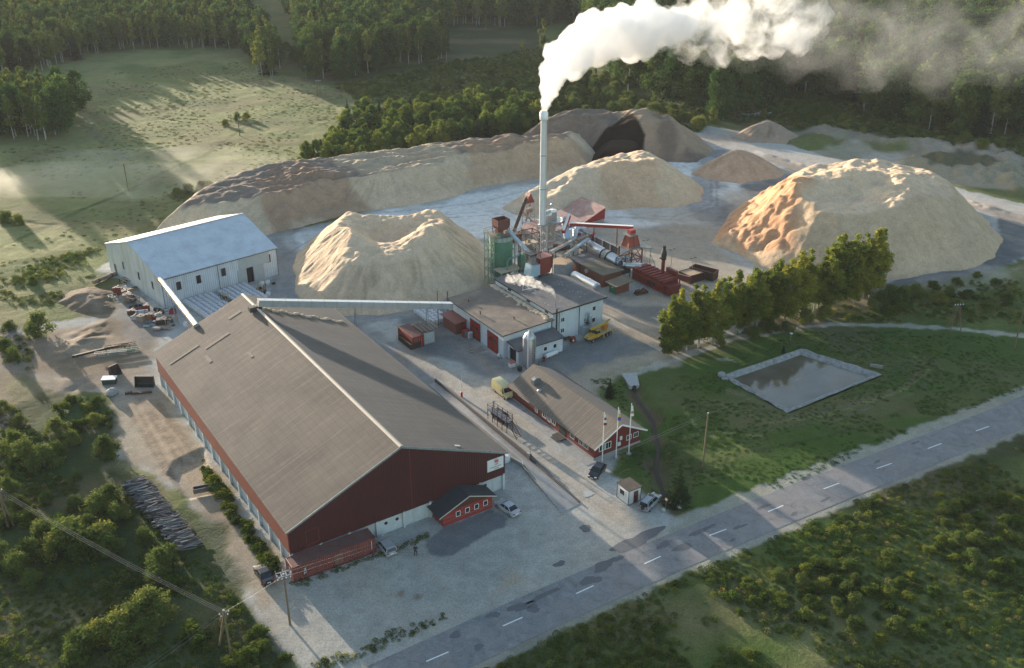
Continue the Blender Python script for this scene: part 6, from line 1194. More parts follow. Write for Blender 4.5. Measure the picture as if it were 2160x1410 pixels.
e=thing('oil_tank','white horizontal tank lying under the annex windows','tank',G(1162,752),SITE+8); mb=MB(); mb.cyl((-1.5,0,.5),(1.5,0,.5),.48,n=18); mb.build('shell',WHITEM,e,smooth=True); mb=MB(); mb.box(-1.1,-.8,-.4,.4,0,.3); mb.box(.8,1.1,-.4,.4,0,.3); mb.build('cradle',DSTEEL,e)
e=thing('air_compressor','white boxed machine with red band at the annex doorway','machine',G(1080,775),SITE); mb=MB(); mb.box(-.55,.55,-.45,.45,.1,1.1); mb.build('housing',WHITEM,e,bevel=.06); mb=MB(); mb.box(-.56,.56,-.46,.46,1.0,1.25); mb.build('lid',mat('pale_red',(.5,.16,.13),.6),e)
e=thing('wheelie_bin','small black bin beside the white boxed machine','bin',G(1096,783),SITE); mb=MB(); frust(mb,-.3,.3,-.3,.3,.05,-.38,.38,-.38,.38,.85); mb.build('body',BLACK,e); mb=MB(); mb.obox((0,0,.9),(.8,.8,.07)); mb.build('lid',mat('dark_plastic',(.04,.05,.05),.5),e)
e=thing('red_machine','small red machine standing left of the crane lorry','machine',G(1208,722),SITE); mb=MB(); mb.box(-.5,.5,-.45,.45,.15,1.15); mb.build('housing',REDM,e,bevel=.05); mb=MB(); mb.cyl((-.2,-.5,.6),(-.2,-.47,.6),.2,n=12); mb.build('dial',WHITEM,e)
e=thing('trolley','rusty flat trolley by the wall left of the small red machine','trolley',G(1197,717),SITE); mb=MB(); mb.box(-.9,.9,-.4,.4,.4,.5); mb.beam((-.9,-.4,.5),(-.9,-.4,1.1),.05); mb.build('deck',RUST,e); wheels(e,(-.6,.6),.4,.18,.08)
e=thing('cement_mixer','small mixer with round drum near the annex corner','mixer',G(1053,757),SITE); mb=MB(); mb.lathe([(.15,.3),(.42,.55),(.42,.85),(.25,1.1)],14); mb.build('drum',mat('pale_sheet',(.3,.3,.3)),e,smooth=True); mb=MB(); mb.beam((-.4,-.3,0),(0,0,.6),.06); mb.beam((.4,-.3,0),(0,0,.6),.06); mb.beam((0,.5,0),(0,0,.6),.06); mb.build('stand',DSTEEL,e)
e=thing('red_drum','small red oil drum beside the white tank','drum',G(1147,763),0); mb=MB(); mb.lathe([(.29,0),(.29,.88)],14); [mb.cyl((0,0,z),(0,0,z+.03),.31,n=14) for z in (.28,.58,.85)]; mb.build('shell',REDM,e)
e=thing('valve_trolley','dark pipe trolley behind the office ridge','trolley',G(1136,778),SITE); mb=MB(); mb.cyl((0,0,.3),(0,0,1.7),.06,n=8); mb.box(-.4,.4,-.3,.3,.25,.35); mb.build('frame',DSTEEL,e); mb=MB(); mb.cyl((-.1,-.2,.4),(-.1,-.2,1.0),.18,n=10); mb.build('bottle',RUST,e)
# ------------------------------------------------------------------ white bulk bags
BAG=mat('white_bag_fabric',(.66,.66,.67),.85,0,.12,2.5,(.45,.44,.42),.25)
def bag_proto():
    secs=[]
    for z,r in ((0,.44),(.12,.50),(.5,.53),(.85,.50),(1.0,.42)):
        s_=[]
        for i in range(16):
            t_=2*math.pi*i/16; k=(abs(math.cos(t_))**4+abs(math.sin(t_))**4)**-.25; s_.append((r*k*math.cos(t_)*(1+.03*math.sin(5*t_+z*9)),r*k*math.sin(t_),z))
        secs.append(s_)
    mb=loft(secs); b_=mb.build('bulk_bag',BAG,smooth=True)
    for sx_ in (-1,1):
        for sy_ in (-1,1): mb=MB(); mb.tube([(sx_*.36,sy_*.36,.95),(sx_*.28,sy_*.28,1.12),(sx_*.2,sy_*.36,.98)],.02,5); mb.build('lifting_loop',mat('loop_webbing',(.35,.36,.42),.8),b_)
    return b_
bag0=bag_proto(); first=[True]
def bag(loc,rz,label,group):
    b_=bag0 if first[0] else copy_tree(bag0); first[0]=False
    b_.location=loc; b_.rotation_euler=(0,0,rz+random.uniform(-.05,.05)); b_.scale=(1,1,random.uniform(.93,1.04)); tag(b_,label,'bulk bag',group); return b_
def wwp(x,y,z=0): return ww.o+Matrix.Rotation(ww.r,3,'Z')@Vector((x,y,z))
for i in range(6):
    for j in range(11): bag(wwp(4.4+i*1.18,-1.2-j*1.17),ww.r,'white bulk bag in the near block below the tube conveyor','bags in the near block beside the metal warehouse')
for i in range(6):
    for j in range(9): bag(wwp(12.6+i*1.18,-1.3-j*1.17),ww.r,'white bulk bag in the far block before the grey sliding door','bags in the far block beside the metal warehouse')
for i in range(4):
    for j in range(7): bag(G(908,668)+Matrix.Rotation(R(SITE),3,'Z')@Vector((i*1.15-1.6,j*1.15-3.6,0)),R(SITE),'white bulk bag behind the red tin roofed shed','bags stored behind the red tin roofed shed')
bag(G(553,603),0,'white bag with red print left of the pair at the warehouse door','pair of bags by the doorway'); bag(G(565,600),0,'white bag with red print right of the pair at the warehouse door','pair of bags by the doorway'); bag(G(566,625),.3,'lone white bag lifted beside the forklift',None); bag(G(393,689),.4,'lone white bag at the scrap heap end nearest the hall roof',None)
for k,(px,py) in enumerate(((1056,974),(1067,976))): bag(G(px,py-2),R(SITE),'white bag %s at the hall corner beside the ramp'%('nearest the sign' if k==0 else 'farther from the sign'),'pair of bags at the hall corner').scale=(1.2,1.2,1.25)
# ------------------------------------------------------------------ loading ramp, kerbs, markings
RAMP=mat('ramp_concrete',(.34,.335,.325),.9,0,.2,.6,(.24,.21,.18),.4)
pr=[(905,815),(925,800),(1118,965),(1225,1062),(1186,1083),(1100,980),(1055,942)]
mb=MB(); n=len(pr); top=[(*G(a,b,0)[:2],h_) for (a,b),h_ in zip(pr,(.12,.12,.75,.06,.06,.75,.75))]; bot=[(a,b,-.05) for a,b,_ in top]
mb.add(top+bot,[tuple(range(n))]+[(i,n+i,n+(i+1)%n,(i+1)%n) for i in range(n)]); 
o=mb.build('loading_ramp',RAMP); tag(o,'long pale concrete loading ramp between the hall and the driveway','ramp')
a,b_=G(918,803,.3),G(1118,966,.8); mb=MB(); mb.beam(a,b_,.25,.8); mb.beam(G(1118,966,.6),G(1222,1060,.1),.22,.3); o=mb.build('kerb_wall',mat('dark_kerb',(.09,.08,.08),.9,0,.3,1.5)); tag(o,'dark low retaining kerb along the driveway side of the ramp','kerb')
mb=MB(); mb.beam(G(1064,960,.35),G(1100,980,.35),.3,.75); mb.beam(G(1100,980,.35),G(1186,1083,.05),.22,.25); o=mb.build('kerb_wall',mat('concrete',(.3,.3,.3))); tag(o,'pale concrete edge along the lower side of the ramp','kerb')
for i,((a,b_),(c2,d2)) in enumerate((((1176,955),(1193,943)),((1195,970),(1215,952)),((1216,988),(1236,968)),((1237,1007),(1250,994)),((1257,1020),(1278,998)),((1278,1043),(1298,1015)))):
    A,B=G(a,b_,.006),G(c2,d2,.006); dd_=(B-A).normalized(); nr=Vector((-dd_.y,dd_.x,0))*.05; mb=MB(); mb.add([A-nr,B-nr,B+nr,A+nr],[(0,1,2,3)]); o=mb.build('parking_line',mat('worn_line_paint',(.5,.49,.47),.8,0,.3,3)); tag(o,kind='structure')
# walkway along the office
mb=MB(); mb.box(-1.6,.3,-.3,ol,.0,.05); o=mb.build('footpath',CONC,loc=of.o,rz=of.r); tag(o,kind='structure')
blotch(1240,1042,.95,.7,0,z=.03,mt=mat('manhole_concrete',(.42,.42,.40),.9),name='manhole_cover')
g=G(974,838); e=thing('barrier_post','bright red barrier post at the head of the ramp','barrier post',g,0); mb=MB(); mb.box(-.18,.18,-.18,.18,0,1.05); mb.build('housing',mat('signal_red',(.6,.04,.02),.5,0,.1,2),e,bevel=.03); mb=MB(); mb.beam((0,0,1.0),(.1,0,4.6),.06); mb.build('barrier_arm',WHITEM,e)
g=G(1119,968); e=thing('barrier_post','small white tipped barrier at the lower end of the kerb','barrier post',g,0); mb=MB(); mb.box(-.15,.15,-.15,.15,0,.9); mb.build('housing',DSTEEL,e); mb=MB(); mb.beam((-.8,.5,.9),(0,0,.9),.14); mb.build('barrier_arm',WHITEM,e); mb=MB(); mb.beam((0,0,.9),(-.1,0,2.3),.05); mb.build('mast',DSTEEL,e)
# rusty sampling platform
e=thing('access_platform','rusty access platform with stairs standing beside the driveway','platform',G(1035,885),-52)
L2=(G(1070,925)-G(1030,880)).length
mb=MB(); [mb.beam((x,y,0),(x,y,3.4),.09) for x in np.linspace(0,5.4,5) for y in (-.6,.6)]; mb.build('frame',BROWNM,e)
mb=MB(); mb.box(-.1,5.5,-.7,.7,2.15,2.22); mb.build('deck',mat('steel_deck',(.14,.15,.18),.6,.4,.2,2),e); mb=MB(); rail(mb,0,5.4,-.65,.65,2.2,1.0,.05); mb.build('guard_rail',BROWNM,e)
mb=MB(); ladder(mb,(5.5,0,2.2),(8.0,0,.05),1.0,.28,(0,1,0),.08); rail_=[mb.beam((5.5,s_*.5,3.1),(8.0,s_*.5,1.0),.04) for s_ in (-1,1)]; mb.build('stair',BROWNM,e)
mb=MB(); mb.box(.1,1.1,-.72,-.68,2.4,3.0); mb.build('notice_board',WHITEM,e)
mb=MB(); mb.cyl((0,0,0),(0,0,4.5),.05,n=6); mb.box(-.3,.3,-.1,.1,4.4,4.5); o=mb.build('slim_lamp_pole',STEEL,loc=G(1043,893)); tag(o,'slim lamp pole rising through the rusty access platform','lamp post')
# ------------------------------------------------------------------ flagpoles
def flagpole(px,py,ptop,label,cols):
    g=G(px,py); hh=HG(px,py,ptop); e=thing('flagpole',label,'flagpole',g,0,'flagpoles beside the office gable')
    mb=MB(); mb.cyl((0,0,0),(0,0,hh),.10,.055,8); mb.build('pole',WHITEM,e); mb=MB(); mb.lathe([(.02,hh),(.1,hh+.07),(.02,hh+.18)],8); mb.build('finial',WHITEM,e); mb=MB(); mb.cyl((0,0,0),(0,0,.15),.45,n=12); mb.build('footing',CONC,e)
    n=len(cols); mb=MB(); H2=1.9
    for k in range(n):   # limp folded cloth hanging down the pole
        mb.mi=k; rings_=[]
        for z in (0,.5,1): 
            zz=hh-.3-H2*(k+z)/n; w2=.10+.16*(k+z)/n
            rings_.append([(.14+w2*math.cos(t_)*(1+.35*math.sin(3*t_+zz)),w2*.45*math.sin(t_),zz) for t_ in [2*math.pi*q/8 for q in range(8)]])
        loft(rings_,mb)
    mb.build('flag',cols,e,smooth=True)
MAR=mat('maroon_cloth',(.20,.02,.03),.8); BLU=mat('blue_cloth',(.03,.06,.32),.8); YEL=mat('yellow_cloth',(.6,.45,.05),.8)
flagpole(1270,976,872,'flagpole nearest the black hatchback with maroon and white flag',[WHITEM,MAR,WHITEM,MAR]); flagpole(1299,967,862,'middle flagpole with blue and yellow flag',[WHITEM,YEL,BLU]); flagpole(1326,958,853,'white flagpole farthest right beside the office gable',[WHITEM,WHITEM,mat('pale_red',(.5,.2,.2)),WHITEM])
# ------------------------------------------------------------------ poles and lines
WIRE=mat('wire',(.25,.25,.26),.5,.4,.05,1)
def pole(px,py,ptop,label,arms=(),strut=None,insul=3,group=None,rot=0,tilt=0):
    g=G(px,py); g.z=gz(g.x,g.y); hh=HG(px,py,ptop); e=thing('power_pole',label,'power pole',g,rot,group)
    mb=MB(); mb.cyl((0,0,-.2),(tilt,0,hh),.16,.11,9); mb.build('pole',WOODM,e)
    mb=MB(); mb.lathe([(.13,hh-.02),(.13,hh+.08),(.03,hh+.16)],9,(tilt,0)); mb.build('cap',mat('pale_cap',(.65,.65,.62),.7),e)
    if strut: 
        mb=MB(); s_=G(*strut)-g; s_=Matrix.Rotation(-R(rot),3,'Z')@s_; mb.cyl((s_.x,s_.y,-.3),(0,0,hh-.5),.15,.12,8); mb.build('strut',WOODM,e)
    for z,w2 in arms:
        mb=MB(); mb.beam((-w2/2,0,hh-z),(w2/2,0,hh-z),.09); mb.build('cross_arm',DSTEEL,e)
        for k in range(insul):
            x=-w2/2+.1+k*(w2-.2)/max(1,insul-1); mb=MB(); mb.lathe([(.05,hh-z+.04),(.08,hh-z+.15),(.04,hh-z+.25)],8,(x,0)); mb.build('insulator',WHITEM,e)
    return Vector((g.x,g.y,hh+g.z)),e
def wire(A,B,label,sag=.03,r=.011,group=None):
    A,B=Vector(A),Vector(B); L_=(B-A).length; pts=[]
    for i in range(13):
        f=i/12; p=A+(B-A)*f-Vector((0,0,4*sag*L_*f*(1-f)*.5)); pts.append(p-A)
    mb=MB(); mb.tube(pts,r,5); o=mb.build('overhead_wire',WIRE,loc=A); tag(o,label,'wire',group)
tA,_=pole(488,1385,1288,'leaning braced wooden pole at the lower left beside the gravel',arms=((.5,1.3),(.9,1.0)),strut=(462,1362),rot=30); 
p2,e2=pole(612,1318,1212,'wooden pole with a steel switch frame in front of the red container',arms=((.2,1.8),(.8,1.8)),insul=4,rot=25)
mb=MB(); hh=p2.z; mb.beam((-.9,-.45,hh),(.9,-.45,hh),.07); mb.beam((-.9,.45,hh),(.9,.45,hh),.07); [mb.beam((x,-.5,hh),(x,.5,hh),.06) for x in (-.9,-.3,.3,.9)]; [mb.beam((x,s_*.45,hh),(x,s_*.45,hh+.45),.07) for x in (-.9,0,.9) for s_ in (-1,1)]; mb.build('switch_frame',STEEL,e2)
p3,_=pole(18,1115,1030,'wooden pole with a strut at the left picture edge',arms=((.5,1.2),),strut=(30,1110),rot=20)
p4,_=pole(1482,988,872,'pale wooden pole alone on the green bank',arms=(),rot=0)
p5,_=pole(2139,736,632,'concrete coloured pole at the far right of the bank',arms=(),rot=0)
pole(271,403,345,'lone dark pole in the misty meadow',rot=0); pole(506,286,240,'thin pole in the middle of the meadow beside the track',rot=0); pole(646,172,138,'small forked pole at the edge of the far wood',arms=((.4,1.6),),rot=0)
# lattice-like double poles
def tripod(px,py,ptop,label,spread=1.6):
    g=G(px,py); hh=HG(px,py,ptop); e=thing('pole_tripod',label,'power pole',g,10)
    for k in range(4): a=k*math.pi/2+.5; mb=MB(); mb.cyl((spread*math.cos(a),spread*math.sin(a),-.2),(.25*math.cos(a),.25*math.sin(a),hh-(0 if k==0 else 1.2)),.12,.09,7); mb.build('leg',WOODM,e)
    mb=MB(); mb.beam((-1.0,0,hh-1.2),(1.0,0,hh-1.2),.1); mb.beam((-.8,0,hh-.6),(.8,0,hh-.6),.08); mb.build('cross_arm',DSTEEL,e)
    for x in (-.9,-.3,.3,.9): mb=MB(); mb.lathe([(.08,hh-1.1),(.12,hh-.95),(.05,hh-.75)],8,(x,0)); mb.build('insulator',WHITEM,e)
    return Vector((g.x,g.y,hh))
p6=tripod(2012,695,634,'splayed wooden pole group with white insulators on the bank'); tripod(673,203,166,'splayed wooden pole group at the far end of the meadow',1.4)
for k,o_ in enumerate((-.5,0,.5)):
    wire((p3.x+o_,p3.y,p3.z-.3),(tA.x+o_,tA.y,tA.z-.3),'overhead wire across the dark bushes at lower left',group='wires over the lower left bushes')
far=G(180,1500,6)
for o_ in (0,.9): wire((tA.x,tA.y+o_,tA.z-.5),(far.x,far.y+o_,far.z),'overhead wire running out of the bottom left corner',group='wires leaving the bottom left corner')
wire((tA.x,tA.y,tA.z-.3),(p2.x,p2.y,p2.z-.2),'overhead wire between the braced pole and the switch pole')
for o_ in (-.4,.5): wire((p2.x,p2.y+o_,p2.z-.2),(p4.x,p4.y+o_*.6,p4.z-.1),'overhead wire passing in front of the office gable',group='wires across the front lot',sag=.035)
wire((p4.x,p4.y,p4.z-.1),(p6.x,p6.y,p6.z-1.0),'overhead wire above the green bank'); wire((p5.x,p5.y,p5.z-.2),(p6.x,p6.y,p6.z-.8),'overhead wire near the right picture edge')
# ------------------------------------------------------------------ small things about the road and bank
for k,(px,py,r) in enumerate(((1399,1077,.42),(1433,1070,.48),(1512,793,.0))):
    if r==0: continue
    bm=bmesh.new(); bmesh.ops.create_icosphere(bm,subdivisions=3,radius=r)
    for v in bm.verts: v.co*=1+.25*mnoise.noise(v.co*3+Vector((k*9,0,0))); v.co.z*=.7
    me=bpy.data.meshes.new('boulder'); bm.to_mesh(me); bm.free(); me.materials.append(mat('boulder_stone',(.42,.41,.39),.9,0,.3,3)); o=bpy.data.objects.new('boulder',me); C.objects.link(o); o.location=G(px,py)+Vector((0,0,.15)); tag(o,('grey boulder nearest the small round road sign','pale boulder on the grass right of the road sign')[k],'boulder')
g=G(1404,1074); e=thing('road_sign','small round red and white road sign on a thin post','road sign',g,-35); mb=MB(); mb.cyl((0,0,0),(0,0,1.9),.035,n=7); mb.build('post',STEEL,e); mb=MB(); mb.cyl((0,-.03,1.75),(0,.0,1.75),.3,n=18); d_=mb.build('disc',mat('signal_red',(.6,.04,.02)),e); mb=MB(); mb.cyl((0,-.05,1.75),(0,-.031,1.75),.2,n=18); mb.build('white_centre',WHITEM,d_)
g=G(1522,793); e=thing('concrete_well','round concrete well ring with lid at the pond corner','well',g,0); mb=MB(); mb.lathe([(.75,0),(.75,.5),(.6,.5),(.6,.62),(.2,.68)],18); mb.build('ring',CONC,e); mb=MB(); mb.box(-.2,.9,-1.7,-1.0,-.1,.2); mb.build('step_slab',CONC,e)
g=G(1848,778); e=thing('concrete_slab','leaning concrete slab by the right corner of the pond','slab',g,-20); mb=MB(); mb.obox((0,0,.5),(2.4,.16,1.1),0,R(30)); mb.build('panel',CONC,e); mb=MB(); mb.obox((0,.5,.25),(2.2,.15,.5)); mb.build('prop',CONC,e)
g=G(1560,703); e=thing('utility_cabinet','small pale cyan cabinet in front of the birches','cabinet',g,20); mb=MB(); mb.box(-.3,.3,-.2,.2,.1,1.3); mb.build('body',mat('pale_cyan',(.35,.5,.48),.6),e,bevel=.02); mb=MB(); mb.box(-.35,.35,-.25,.25,0,.1); mb.build('base',CONC,e)
g=G(1667,719); e=thing('dish_post','white round topped post between pond and birches','post',g,0); mb=MB(); mb.cyl((0,0,0),(0,0,1.5),.04,n=7); mb.build('post',STEEL,e); mb=MB(); mb.lathe([(.05,1.5),(.35,1.62),(.3,1.7),(.02,1.74)],14); mb.build('dish',WHITEM,e)
# culvert mouth
g=G(1335,806); e=thing('culvert_headwall','tapering pale stone culvert headwall at the top of the stream','culvert',g,8)
mb=MB(); pts=[(-1.5,3.0,.35),(1.5,3.0,.35),(.95,-1.2,-.1),(-.95,-1.2,-.1)]; mb.add([(a,b,c) for a,b,c in pts]+[(a,b,-1.2) for a,b,c in pts],[(0,3,2,1)[::-1],(4,5,6,7)[::-1],(0,1,5,4),(1,2,6,5),(2,3,7,6),(3,0,4,7)]); mb.build('stone_apron',mat('pale_stone',(.44,.44,.43),.9,0,.3,2,(.25,.24,.22),.4),e); mb=MB(); mb.cyl((0,-1.28,-.5),(0,-1.1,-.5),.42,n=14); mb.build('pipe_mouth',DARK,e)
# dark buckets and steel frames in the dirt yard on the left
def bucket(label,px,py,rot,w_,dp,hh,m):
    e=thing('loader_bucket',label,'loader bucket',G(px,py),rot); prof=[(0,0),(dp,0),(dp,.08),(.25,.2),(.12,.5),(.25,hh),(0,hh)]
    mb=MB(); mb.xprism([(-a,b) for a,b in prof][::-1],-w_/2,w_/2); mb.build('shell',m,e)
    for s_ in (-1,1): mb=MB(); mb.xprism([(0,0),(-dp,0),(-.35,hh),(0,hh)][::-1],s_*w_/2-.05,s_*w_/2+.05); mb.build('cheek',m,e)
    mb=MB(); [mb.box(x-.15,x+.15,.0,.35,.4,1.0) for x in (-w_*.25,w_*.25)]; mb.build('hitch_lug',m,e)
bucket('big dark loader bucket facing the camera beside the hall back corner',308,812,0,3.4,1.1,1.9,mat('dark_bucket',(.055,.045,.045),.6,.3,.3,2)); bucket('black pointed bucket standing on edge in the dirt yard',240,788,55,1.9,1.4,1.8,mat('dark_bucket',(.05,.05,.05)))
e=thing('bucket_plate','flat dark plate with a cutting lip lying below the big bucket','plate',G(300,830),10); mb=MB(); mb.box(-1.9,1.7,-.25,.25,.05,.2); mb.obox((-2.4,.2,.25),(1.3,.5,.3),.3); mb.build('plate',BROWNM,e); mb=MB(); mb.box(-1.9,1.7,-.35,-.25,.1,.35); mb.build('lip',RUST,e)
e=thing('water_tank','dark green box with a white lid at the edge of the scrub','tank',G(232,808),5); mb=MB(); mb.box(-1.2,1.2,-.7,.7,.0,1.0); mb.build('body',mat('dark_green_box',(.03,.06,.05),.6),e); mb=MB(); mb.box(-1.3,1.3,-.8,.8,1.0,1.12); mb.build('lid',WHITEM,e)
bm=bmesh.new(); bmesh.ops.create_icosphere(bm,subdivisions=3,radius=1.0)
for v in bm.verts: v.co*=1+.2*mnoise.noise(v.co*2.0); v.co.z*=.9
me=bpy.data.meshes.new('boulder'); bm.to_mesh(me); bm.free(); me.materials.append(mat('boulder_stone',(.4,.4,.4))); o=bpy.data.objects.new('boulder',me); C.objects.link(o); o.location=G(237,832)+Vector((0,0,.4)); tag(o,'large grey boulder beside the green box in the scrub','boulder')
e=thing('girder','long dark steel girder lying across the dirt yard','girder',G(152,757),math.degrees(math.atan2(G(272,728).y-G(152,757).y,G(272,728).x-G(152,757).x))); gl=(G(272,728)-G(152,757)).length; mb=MB(); mb.box(0,gl,-.2,.2,.2,.28); mb.box(0,gl,-.2,.2,.55,.63); mb.box(0,gl,-.04,.04,.28,.55); mb.build('beam',DSTEEL,e); mb=MB(); [mb.box(x-.1,x+.1,-.6,.6,0,.2) for x in (1,gl-1)]; mb.build('sleeper',WOODM,e)
for k,(px,py,a_,lab) in enumerate(((235,750,12,'nearest pale steel truss lying in the dirt yard'),(262,745,18,'pale green steel truss lying behind the nearest truss'),(255,735,20,'rusty steel truss against the long girder'))):
    e=thing('steel_truss',lab,'steel truss',G(px,py),a_); mb=MB(); [mb.beam((-3,y,z),(3,y,z),.12) for y in (-.4,.4) for z in (.1,.8)]; mb.build('chord',[mat('pale_steel',(.3,.3,.3)),mat('pale_green_steel',(.2,.3,.2)),BROWNM][k],e)
    mb=MB(); [mb.beam((x,y,.1),(x+.6,y,.8),.07) for x in np.arange(-3,2.6,.75) for y in (-.4,.4)]; [mb.beam((x,-.4,.8),(x,.4,.8),.07) for x in np.arange(-3,3.1,1.5)]; mb.build('web_bar',[mat('pale_steel',(.3,.3,.3)),mat('pale_green_steel',(.2,.3,.2)),BROWNM][k],e)
e=thing('steel_trough','grey steel trough lying near the hall long wall','trough',G(432,1035),20); mb=MB(); mb.box(-1.7,1.7,-.5,.5,.0,.12); mb.box(-1.7,1.7,-.5,-.4,.12,.8); mb.box(-1.7,1.7,.4,.5,.12,.8); mb.build('shell',mat('slate_steel',(.10,.11,.13),.6,.3,.2,2),e); mb=MB(); mb.box(-1.7,-1.6,-.4,.4,.12,.8); mb.box(1.6,1.7,-.4,.4,.12,.8); mb.build('end_plate',BROWNM,e)
# ------------------------------------------------------------------ log pile
lp=[(262,1012),(300,1005),(320,1030),(345,1075),(370,1075),(400,1120),(425,1165),(395,1178),(370,1150),(340,1110),(300,1060)]
A=G(282,1020); B=G(402,1160); ax_=(B-A); Ll=ax_.length; an=math.atan2(ax_.y,ax_.x)
e=thing('log_pile','long heap of weathered grey logs and poles stacked in the scrub','log pile',A,math.degrees(an))
LOGM=[mat('log_bark_a',(.14,.13,.125),.9,0,.35,3),mat('log_bark_b',(.24,.225,.21),.9,0,.3,3),mat('log_bark_c',(.085,.07,.065),.9,0,.3,3),mat('log_bark_d',(.33,.31,.29),.9,0,.3,3)]
rr=random.Random(5)
allm=[MB() for _ in LOGM]
for k in range(420):
    x=rr.uniform(0,Ll); lay=rr.random(); z=.15+lay*1.25*(1-abs(x/Ll-.5)*.5); ln=rr.uniform(2.0,4.6)*(1-.3*lay); r=rr.uniform(.06,.14); a=math.pi/2+rr.gauss(-.25,.16); y0=rr.gauss(0,.25)
    dx,dy=math.cos(a)*ln/2,math.sin(a)*ln/2; t_=rr.gauss(0,.05)*ln; q=allm[int(rr.random()**1.4*4)]; q.cyl((x-dx,y0-dy,z-t_),(x+dx,y0+dy,z+t_),r,r*.75,6)
for q,mm in zip(allm,LOGM): o=q.build('log',mm,e); o['kind']='stuff'
# ------------------------------------------------------------------ scrap beside the metal warehouse
sm=random.Random(12)
def scr(name,label,cat,px,py,rot,builder,m1,m2=None):
    e=thing(name,label,cat,G(px,py),rot,'scrap heaped beside the metal warehouse gable'); a,b_=MB(),MB(); builder(a,b_); a.build('body',m1,e); 
    if b_.v: b_.build('fitting',m2 or DSTEEL,e)
def f_box(sx_,sy_,sz_): 
    def f(a,b): a.box(-sx_/2,sx_/2,-sy_/2,sy_/2,0,sz_); b.box(-sx_/2-.04,sx_/2+.04,-sy_/2-.04,sy_/2+.04,sz_,sz_+.08); b.beam((-sx_*.3,0,sz_),(sx_*.4,.2,sz_+.5),.09)
    return f
def f_drum(r,l):
    def f(a,b): a.cyl((-l/2,0,r),(l/2,0,r),r,n=14); b.cyl((-l*.3,0,r),(-l*.25,0,r),r+.05,n=14); b.cyl((l*.25,0,r),(l*.3,0,r),r+.05,n=14)
    return f
def f_frame(l,w_,h_):
    def f(a,b): lattice(a,-l/2,l/2,-w_/2,w_/2,0,h_,.1,1); b.cyl((0,-w_*.4,h_*.5),(0,w_*.4,h_*.5),h_*.3,n=10)
    return f
def f_boards(n):
    def f(a,b):
        for i in range(n): a.obox((sm.uniform(-.4,.4),sm.uniform(-.4,.4),.08+i*.1),(1.8,.9,.07),sm.uniform(-.5,.5),sm.uniform(-.1,.1))
        b.obox((0,0,.04),(1.4,.2,.08))
    return f
TAN2=mat('tan_machine',(.3,.3,.3)); PALE=mat('pale_sheet',(.3,.3,.3))
items=[(222,590,60,f_drum(.45,6.5),TAN2,'long tan pipe section reaching past the warehouse back corner','pipe'),(282,612,-45,f_box(.9,6.5,.5),mat('ochre_girder',(.42,.27,.10),.7,0,.2,2),'long yellow ochre box girder against the warehouse gable','girder'),(248,622,10,f_box(1.6,.6,1.7),REDM,'upright red steel plate near the spoil heap','plate'),(238,627,30,f_frame(1.8,1.2,.4),PALE,'pale open frame lying left of the red plate','frame'),
 (265,598,-40,f_frame(3,1.2,1.0),DSTEEL,'dark machine frame behind the yellow girder','machine frame'),(270,634,15,f_box(1.8,1.6,1.5),TAN2,'beige hooded machine left of the main scrap row','machine'),(282,640,-30,f_frame(2.2,1.6,1.5),mat('machine_grey',(.2,.2,.2)),'grey cab like frame beside the beige machine','machine frame'),(303,648,-25,f_frame(2.0,1.0,.9),STEEL,'light galvanised rack close to the gable wall','rack'),
 (278,663,10,f_box(1.6,1.0,.9),RUST,'rust brown box with a lever','box'),(292,655,20,f_drum(.35,2.4),REDM,'small red drum on its side','drum'),(310,655,5,f_box(1.2,.8,1.2),REDM,'red upright housing nearest the gable wall','housing'),(300,664,15,f_drum(.55,2.6),STEEL,'grey ribbed cylinder in the middle of the scrap','cylinder'),
 (283,673,0,f_box(1.2,.9,.6),PALE,'pale blue grey crate at the left edge','crate'),(299,676,-15,f_box(1.6,1.4,1.1),TAN2,'large tan crate in the front row','crate'),(316,672,25,f_box(1.5,1.1,1.0),mat('dusty_orange',(.40,.16,.08),.8,0,.2,2),'dusty orange machine body','machine'),(328,674,-10,f_box(1.2,1.0,.9),REDM,'bright red machine in the front row','machine'),
 (338,673,10,f_box(1.0,1.1,1.3),PALE,'pale cyan cabinet in the front row','cabinet'),(333,658,-25,f_drum(.45,1.6),BLACK,'black ended drum nearest the conveyor leg','drum'),(345,662,20,f_frame(2.4,1.4,.8),DSTEEL,'dark low frame under the tube conveyor','machine frame'),(365,662,-20,f_box(1.2,.9,1.0),mat('magenta_red',(.4,.02,.05)),'crimson machine beside the bag block','machine'),
 (310,688,0,f_box(1.3,.8,.5),PALE,'low pale box alone on the asphalt','box'),(324,686,-5,f_box(1.1,.7,.5),mat('pale_blue_box',(.35,.42,.5),.6),'low blue grey box on the asphalt','box'),(342,683,15,f_box(2.0,1.4,1.1),mat('dark_brown_steel',(.06,.04,.03)),'dark brown bulky machine in the front row','machine'),(362,682,30,f_frame(2.6,1.5,1.4),mat('tan_cage',(.3,.3,.3)),'tan steel hoop frame near the lone bag','frame'),
 (334,696,20,f_boards(5),mat('board_1',(.3,.3,.3)),'untidy stack of pale boards in front of the scrap','boards'),(350,695,-30,f_boards(4),TAN2,'second stack of tan boards in front of the scrap','boards'),(366,690,0,f_box(.7,.6,.25),WHITEM,'small white tray on the asphalt beside the boards','tray'),(577,600,20,f_drum(.25,.9),BLACK,'small black roll right of the pair of bags','roll'),(288,648,35,f_drum(.3,3.0),DSTEEL,'dark thin pipe resting across the scrap','pipe'),(357,672,-35,f_boards(3),BROWNM,'brown slats leaning by the crimson machine','slats'),
 (256,612,-40,f_frame(4.5,.9,.5),BROWNM,'brown roller frame parallel to the gable','machine frame'),(272,620,-48,f_drum(.3,5),DSTEEL,'dark shaft lying beside the yellow girder','shaft')]
